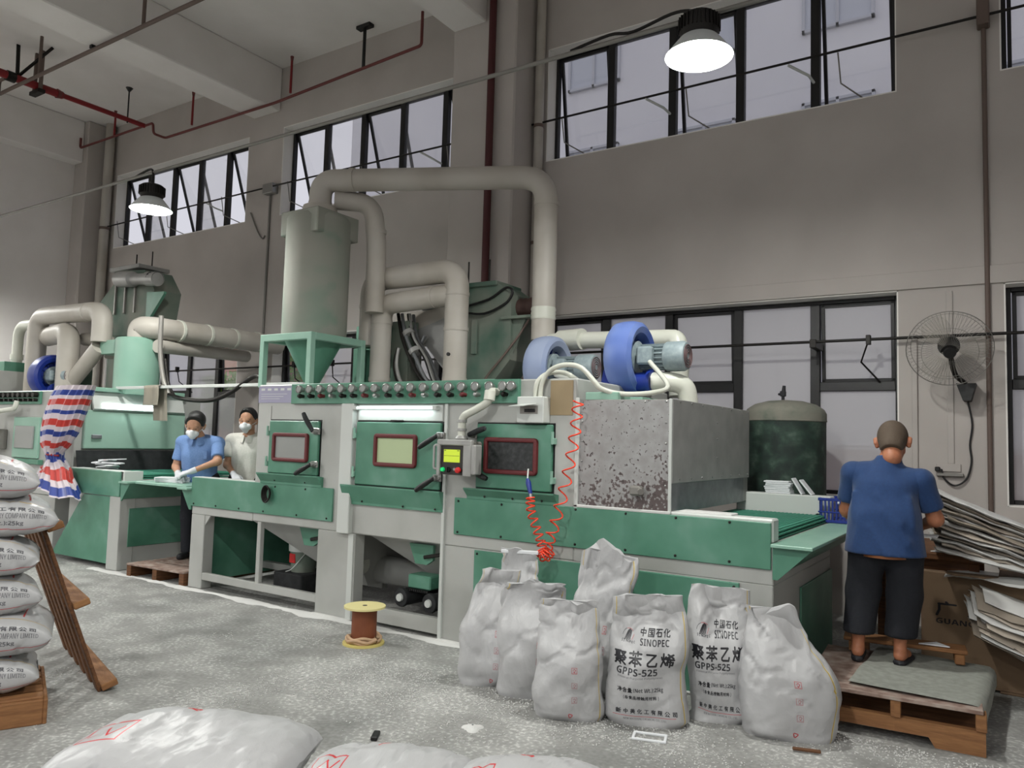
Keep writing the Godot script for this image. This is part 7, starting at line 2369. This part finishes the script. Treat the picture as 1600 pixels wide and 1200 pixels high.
	net([sh[9], sh[11]], 0.012, 0.014, [[sr + dr * 0.19, dr]], shirt)
	var sm := textured(noise(73, 0.03, [C(0.06, 0.18, 0.34), C(0.08, 0.22, 0.40)], 3), 3.0, 0.85)
	sm.rim_enabled = true
	sm.rim = 0.3
	part(t, "t_shirt", shirt, sm)
	# cropped trousers
	var tr := [
		[hl + V(0.01, -0.02, 0.01), hr + V(-0.01, -0.02, 0.02), 0.11, 0.11],
		[hl + V(0.0, -0.06, 0), kl, 0.108, 0.098], [kl, al + V(0, 0.05, 0), 0.098, 0.092],
		[hr + V(0, -0.06, 0), kr, 0.108, 0.098], [kr, ar + V(0, 0.05, 0), 0.098, 0.092],
		[hl + V(-0.05, -0.2, 0.05), kl + V(-0.06, 0, 0.05), 0.02, 0.02], [hr + V(0.05, -0.2, 0.05), kr + V(0.05, 0, 0.05), 0.02, 0.02],
	]
	part(t, "trousers", net(tr, 0.012, 0.012, [[V(0, 0.155, 0), V(0, -1, 0)], [V(0, 0.74, 0), V(0, 1, 0)]]), textured(noise(74, 0.03, [C(0.045, 0.055, 0.085), C(0.07, 0.08, 0.115)], 3), 3.0, 0.9))
	part(t, "belt", MB.new().lathe([Vector2(0.150, 0.0), Vector2(0.152, 0.03), Vector2(0.146, 0.03)], V(0.01, 0.64, 0.01), Vector3.UP, 24), plain(C(0.50, 0.30, 0.16), 0.5))
	# slippers and wristband
	for q in [[al, -0.02], [ar, 0.022]]:
		var a: Vector3 = q[0]
		part(t, "slipper", net([[a + V(0, -0.068, 0.05), a + V(q[1], -0.066, -0.17), 0.02, 0.022], [a + V(0.018, -0.068, 0.04), a + V(q[1] + 0.025, -0.066, -0.14), 0.018, 0.02], [a + V(-0.018, -0.068, 0.04), a + V(q[1] - 0.022, -0.066, -0.14), 0.018, 0.02]], 0.006, 0.006, [[a + V(0, -0.052, 0), V(0, 1, 0)]]), M.ink)
	var wd := (wr - er).normalized()
	part(t, "wrist_band", MB.new().cyl(wr - wd * 0.05, wr - wd * 0.025, 0.034, 0.034, 16), M.ink)
	# what he works on
	single("foam_part", "grey white foam part held in the bent man's right hand", "foam part", MB.new().box(V(-0.54, 1.0, 0.78), V(-0.44, 1.01, 0.90), 0.003), M.foam)

func worker_body(t: Node3D, skin: Material, hx: Transform3D, nk: Vector3, sl: Vector3, el: Vector3, wl: Vector3, sr: Vector3, er: Vector3, wr: Vector3, shirt: Material, trou: Material, hairbones: Array, haircuts: Array, hand_l: Array, hand_r: Array, collar: bool) -> void:
	# own axes: facing +z here is the viewer's side: the head turns by hx
	var hip := V(0, 0.88, 0)
	var ch := (sl + sr) / 2.0 + V(0, -0.12, -0.0)
	var hl := V(-0.1, 0.87, 0); var hr := V(0.1, 0.87, 0)
	var mb := net([
		[hip, ch, 0.125, 0.135], [hl, hr, 0.1, 0.1], [ch, nk, 0.11, 0.055], [nk, hx * V(0, -0.06, 0.04), 0.054, 0.053],
		[sl, sr, 0.055, 0.055], [sl, el, 0.052, 0.042], [el, wl, 0.040, 0.028], [sr, er, 0.052, 0.042], [er, wr, 0.040, 0.028],
		[hl, V(-0.1, 0.46, 0.01), 0.085, 0.058], [V(-0.1, 0.46, 0.01), V(-0.1, 0.08, -0.02), 0.054, 0.036],
		[hr, V(0.1, 0.46, 0.01), 0.085, 0.058], [V(0.1, 0.46, 0.01), V(0.1, 0.08, -0.02), 0.054, 0.036],
		[V(-0.1, 0.05, -0.03), V(-0.11, 0.03, 0.14), 0.034, 0.025], [V(0.1, 0.05, -0.03), V(0.11, 0.03, 0.14), 0.034, 0.025],
	], 0.014, 0.012)
	net(head_bones(hx), 0.005, 0.008, [], mb)
	net(hand_bones(wl, hand_l[0], hand_l[1], hand_l[2], 0.6), 0.0045, 0.003, [], mb)
	net(hand_bones(wr, hand_r[0], hand_r[1], hand_r[2], 0.6), 0.0045, 0.003, [], mb)
	part(t, "body", mb, skin)
	var hb: Array = []
	for b in hairbones:
		hb.append([hx * (b[0] as Vector3), hx * (b[1] as Vector3), b[2] * hx.basis.x.length(), b[3] * hx.basis.x.length()])
	var hc: Array = []
	for c in haircuts:
		hc.append([hx * (c[0] as Vector3), (hx.basis * (c[1] as Vector3)).normalized()])
	part(t, "hair", net(hb, 0.005, 0.006, hc), textured(noise(75, 0.08, [C(0.03, 0.03, 0.032), C(0.09, 0.085, 0.08)], 4), 6.0, 0.6))
	for s in [-1.0, 1.0]:
		part(t, "eye", MB.new().ball(hx * V(0.03 * s, 0.008, -0.087), V(0.011, 0.006, 0.008), 10), M.ink)
		part(t, "eyebrow", MB.new().tube([hx * V(0.014 * s, 0.031, -0.094), hx * V(0.032 * s, 0.036, -0.092), hx * V(0.05 * s, 0.029, -0.078)], 0.004, 6), M.ink)
	# moulded face mask with straps
	var mk := net([[hx * V(0, -0.02, -0.108), hx * V(0, -0.05, -0.112), 0.024, 0.03], [hx * V(-0.03, -0.045, -0.08), hx * V(0.03, -0.045, -0.08), 0.036, 0.036], [hx * V(0, -0.085, -0.072), hx * V(0, -0.06, -0.095), 0.034, 0.034]], 0.005, 0.008, [[hx * V(0, 0, -0.058), hx.basis * V(0, 0, 1)]])
	part(t, "face_mask", mk, plain(C(0.86, 0.87, 0.88), 0.7))
	for s in [-1.0, 1.0]:
		part(t, "mask_strap", MB.new().tube([hx * V(0.05 * s, -0.035, -0.07), hx * V(0.083 * s, -0.01, -0.03), hx * V(0.09 * s, 0.01, 0.02)], 0.003, 5), M.foam)
	var sb := MB.new()
	var lowy := 0.80
	net([[V(-0.05, lowy, 0), ch + V(-0.055, -0.02, 0), 0.135, 0.14], [V(0.05, lowy, 0), ch + V(0.055, -0.02, 0), 0.135, 0.14], [sl, ch + V(-0.06, 0.04, 0), 0.074, 0.12], [sr, ch + V(0.06, 0.04, 0), 0.074, 0.12], [sl + V(0, 0.01, 0), nk + V(-0.05, -0.03, -0.02), 0.066, 0.066], [sr + V(0, 0.01, 0), nk + V(0.05, -0.03, -0.02), 0.066, 0.066], [ch, nk + V(0, -0.015, 0), 0.125, 0.066],
		[ch + V(-0.03, -0.05, 0.13), V(-0.06, 0.95, 0.13), 0.012, 0.014], [ch + V(0.06, -0.04, 0.12), V(0.08, 0.98, 0.12), 0.012, 0.012]],
		0.013, 0.013, [[V(0, lowy, 0), V(0, -1, 0)], [nk + V(0, 0.0, 0.0), V(0, 0.9, 0.45).normalized()]], sb)
	for q in [[sl, el], [sr, er]]:
		var d: Vector3 = (q[1] - q[0]).normalized()
		net([[q[0], q[1], 0.066, 0.070], [q[0], ch + (q[0] - ch) * 0.5 + V(0, 0.02, 0), 0.068, 0.085]], 0.013, 0.012, [[q[0] + d * 0.20, d]], sb)
	part(t, "shirt", sb, shirt)
	# collar: two leaves round the open neck
	for s in [-1.0, 1.0]:
		var cl: Array = []
		for i in 8:
			var a := PI * (0.08 + 0.92 * i / 7.0)
			var row := PackedVector3Array()
			for j in 3:
				var r := 0.068 + 0.016 * j
				row.append(nk + V(sin(a) * r * s, 0.03 - 0.028 * j - 0.045 * (1.0 + cos(a)) * 0.5 * (1.0 + 0.35 * j), cos(a) * (r + 0.006) + 0.01))
			cl.append(row)
		part(t, "collar", MB.new().rows(cl, false, false), shirt)
	part(t, "trousers", net([[hl, hr, 0.115, 0.115], [hl, V(-0.1, 0.46, 0.01), 0.1, 0.085], [V(-0.1, 0.46, 0.01), V(-0.1, 0.08, -0.02), 0.085, 0.075], [hr, V(0.1, 0.46, 0.01), 0.1, 0.085], [V(0.1, 0.46, 0.01), V(0.1, 0.08, -0.02), 0.085, 0.075]], 0.016, 0.012, [[V(0, 0.06, 0), V(0, -1, 0)], [V(0, 0.95, 0), V(0, 1, 0)]]), trou)
	for s in [-1.0, 1.0]:
		part(t, "shoe", net([[V(0.1 * s, 0.035, -0.05), V(0.11 * s, 0.03, 0.15), 0.042, 0.036]], 0.01, 0.006, [[V(0, 0.002, 0), V(0, -1, 0)]]), M.ink)

func gloves(t: Node3D, w: Vector3, h: Array, m: Material, e: Vector3) -> void:
	var bones := mesh_of(hand_bones(w, h[0], h[1], h[2], 0.6), 0.0025)
	var d := (w - e).normalized()
	bones.append([w - d * 0.045, w, 0.034, 0.03])
	part(t, "glove", net(bones, 0.0045, 0.003, [[w - d * 0.05, -d]]), m)

func worker_shirt(skin: Material) -> void:
	var t := thing("person", "person in a light blue short sleeved shirt with white mask, leaning over foam sheets", "person", V(-7.66, 0.142, 1.22), 0.55, "")
	var hx := Transform3D(Basis(V(0, 1, 0), PI + 0.15) * Basis(V(1, 0, 0), -0.42) * Basis(V(0, 0, 1), 0.12), V(-0.02, 1.46, 0.16)).scaled_local(V(1.08, 1.08, 1.08))
	var nk := V(0.0, 1.345, 0.09)
	var sl := V(-0.20, 1.27, 0.04); var el := V(-0.25, 1.0, 0.06); var wl := V(-0.13, 0.93, 0.26)
	var sr := V(0.20, 1.27, 0.05); var er := V(0.27, 1.08, 0.20); var wr := V(0.04, 0.97, 0.32)
	var hl := [V(0.5, -0.3, 0.75), V(-0.2, 0.9, 0.2), -1.0]
	var hr := [V(-0.75, -0.25, 0.4), V(0.0, 0.95, 0.3), 1.0]
	var shirt := textured(noise(76, 0.03, [C(0.38, 0.50, 0.70), C(0.46, 0.58, 0.76)], 3), 3.0, 0.85)
	worker_body(t, skin, hx, nk, sl, el, wl, sr, er, wr, shirt, plain(C(0.09, 0.10, 0.13), 0.9),
		[[V(0, 0.045, 0.02), V(0, 0.04, -0.03), 0.094, 0.085], [V(0, 0.075, 0.02), V(0, 0.08, -0.03), 0.082, 0.075], [V(0, -0.02, 0.03), V(0, -0.05, 0.04), 0.082, 0.06], [V(-0.05, 0.06, -0.08), V(0.05, 0.065, -0.08), 0.026, 0.024], [V(-0.06, 0.06, -0.075), V(-0.045, 0.032, -0.093), 0.018, 0.008], [V(-0.02, 0.065, -0.085), V(-0.015, 0.032, -0.104), 0.02, 0.007], [V(0.02, 0.065, -0.085), V(0.03, 0.036, -0.1), 0.02, 0.007], [V(0.055, 0.06, -0.07), V(0.062, 0.03, -0.078), 0.02, 0.009], [V(-0.075, 0.05, -0.02), V(-0.083, -0.01, -0.015), 0.024, 0.010], [V(0.075, 0.05, -0.02), V(0.083, -0.01, -0.015), 0.024, 0.010], [V(-0.02, 0.08, -0.02), V(-0.02, 0.07, 0.03), 0.08, 0.07]],
		[[V(0, 0.024, -0.075), V(0, -1.0, -0.05)], [V(0, -0.03, -0.02), V(0, -0.35, -0.93)], [V(0, -0.07, 0), V(0, -1, 0)]], hl, hr, true)
	part(t, "pocket", MB.new().box(V(0.05, 1.10, 0.165), V(0.14, 1.19, 0.178), 0.004), shirt)
	var gm := plain(C(0.80, 0.81, 0.83), 0.9)
	gloves(t, wl, hl, gm, el)
	gloves(t, wr, hr, gm, er)
	for i in 4:
		var o := single("foam_sheet", ["lowest", "second", "third", "topmost"][i] + " white foam sheet of the pile under the gloved hands of the leaning person", "foam sheet", MB.new().box(V(-0.16, 0, -0.09), V(0.16, 0.012, 0.09), 0.003), M.foam, "foam sheets under the gloved hands")
		o.position = V(-7.72, 0.985 + i * 0.0135, 1.52)
		o.rotation.y = 0.2 + 0.12 * i
	var st := single("foam_tray", "pale tray ledge under the foam sheets between the machines", "tray", MB.new().box(V(-8.06, 0.955, 1.3), V(-7.14, 0.983, 1.74), 0.004), M.palegreen)

func worker_white(skin: Material) -> void:
	var t := thing("person", "person in a white polo shirt with short black hair and white mask", "person", V(-7.38, 0.142, 0.80), 0.5, "")
	var hx := Transform3D(Basis(V(0, 1, 0), PI + 0.05) * Basis(V(1, 0, 0), -0.10), V(0.0, 1.53, 0.06)).scaled_local(V(1.1, 1.1, 1.1))
	var nk := V(0.0, 1.385, 0.02)
	var sl := V(-0.205, 1.31, 0.0); var el := V(-0.22, 1.03, 0.06); var wl := V(-0.04, 0.93, 0.27)
	var sr := V(0.205, 1.31, 0.0); var er := V(0.26, 1.03, 0.0); var wr := V(0.22, 0.86, 0.22)
	var hl := [V(0.6, -0.45, 0.6), V(0.0, 0.9, 0.3), -1.0]
	var hr := [V(0.0, -0.6, 0.7), V(0.2, 0.8, 0.3), 1.0]
	worker_body(t, skin, hx, nk, sl, el, wl, sr, er, wr, textured(noise(78, 0.03, [C(0.76, 0.76, 0.73), C(0.84, 0.84, 0.81)], 3), 3.0, 0.9), plain(C(0.12, 0.12, 0.13), 0.9),
		[[V(0, 0.043, 0.018), V(0, 0.038, -0.026), 0.088, 0.080], [V(0, 0.07, 0.02), V(0, 0.078, -0.03), 0.078, 0.070], [V(0, -0.01, 0.03), V(0, -0.04, 0.042), 0.076, 0.056]],
		[[V(0, 0.055, -0.06), V(0, -0.8, -0.6)], [V(0, -0.03, -0.015), V(0, -0.35, -0.93)], [V(0, -0.07, 0), V(0, -1, 0)]], hl, hr, true)
	var gm := plain(C(0.80, 0.81, 0.83), 0.9)
	gloves(t, wl, hl, gm, el)
	gloves(t, wr, hr, gm, er)
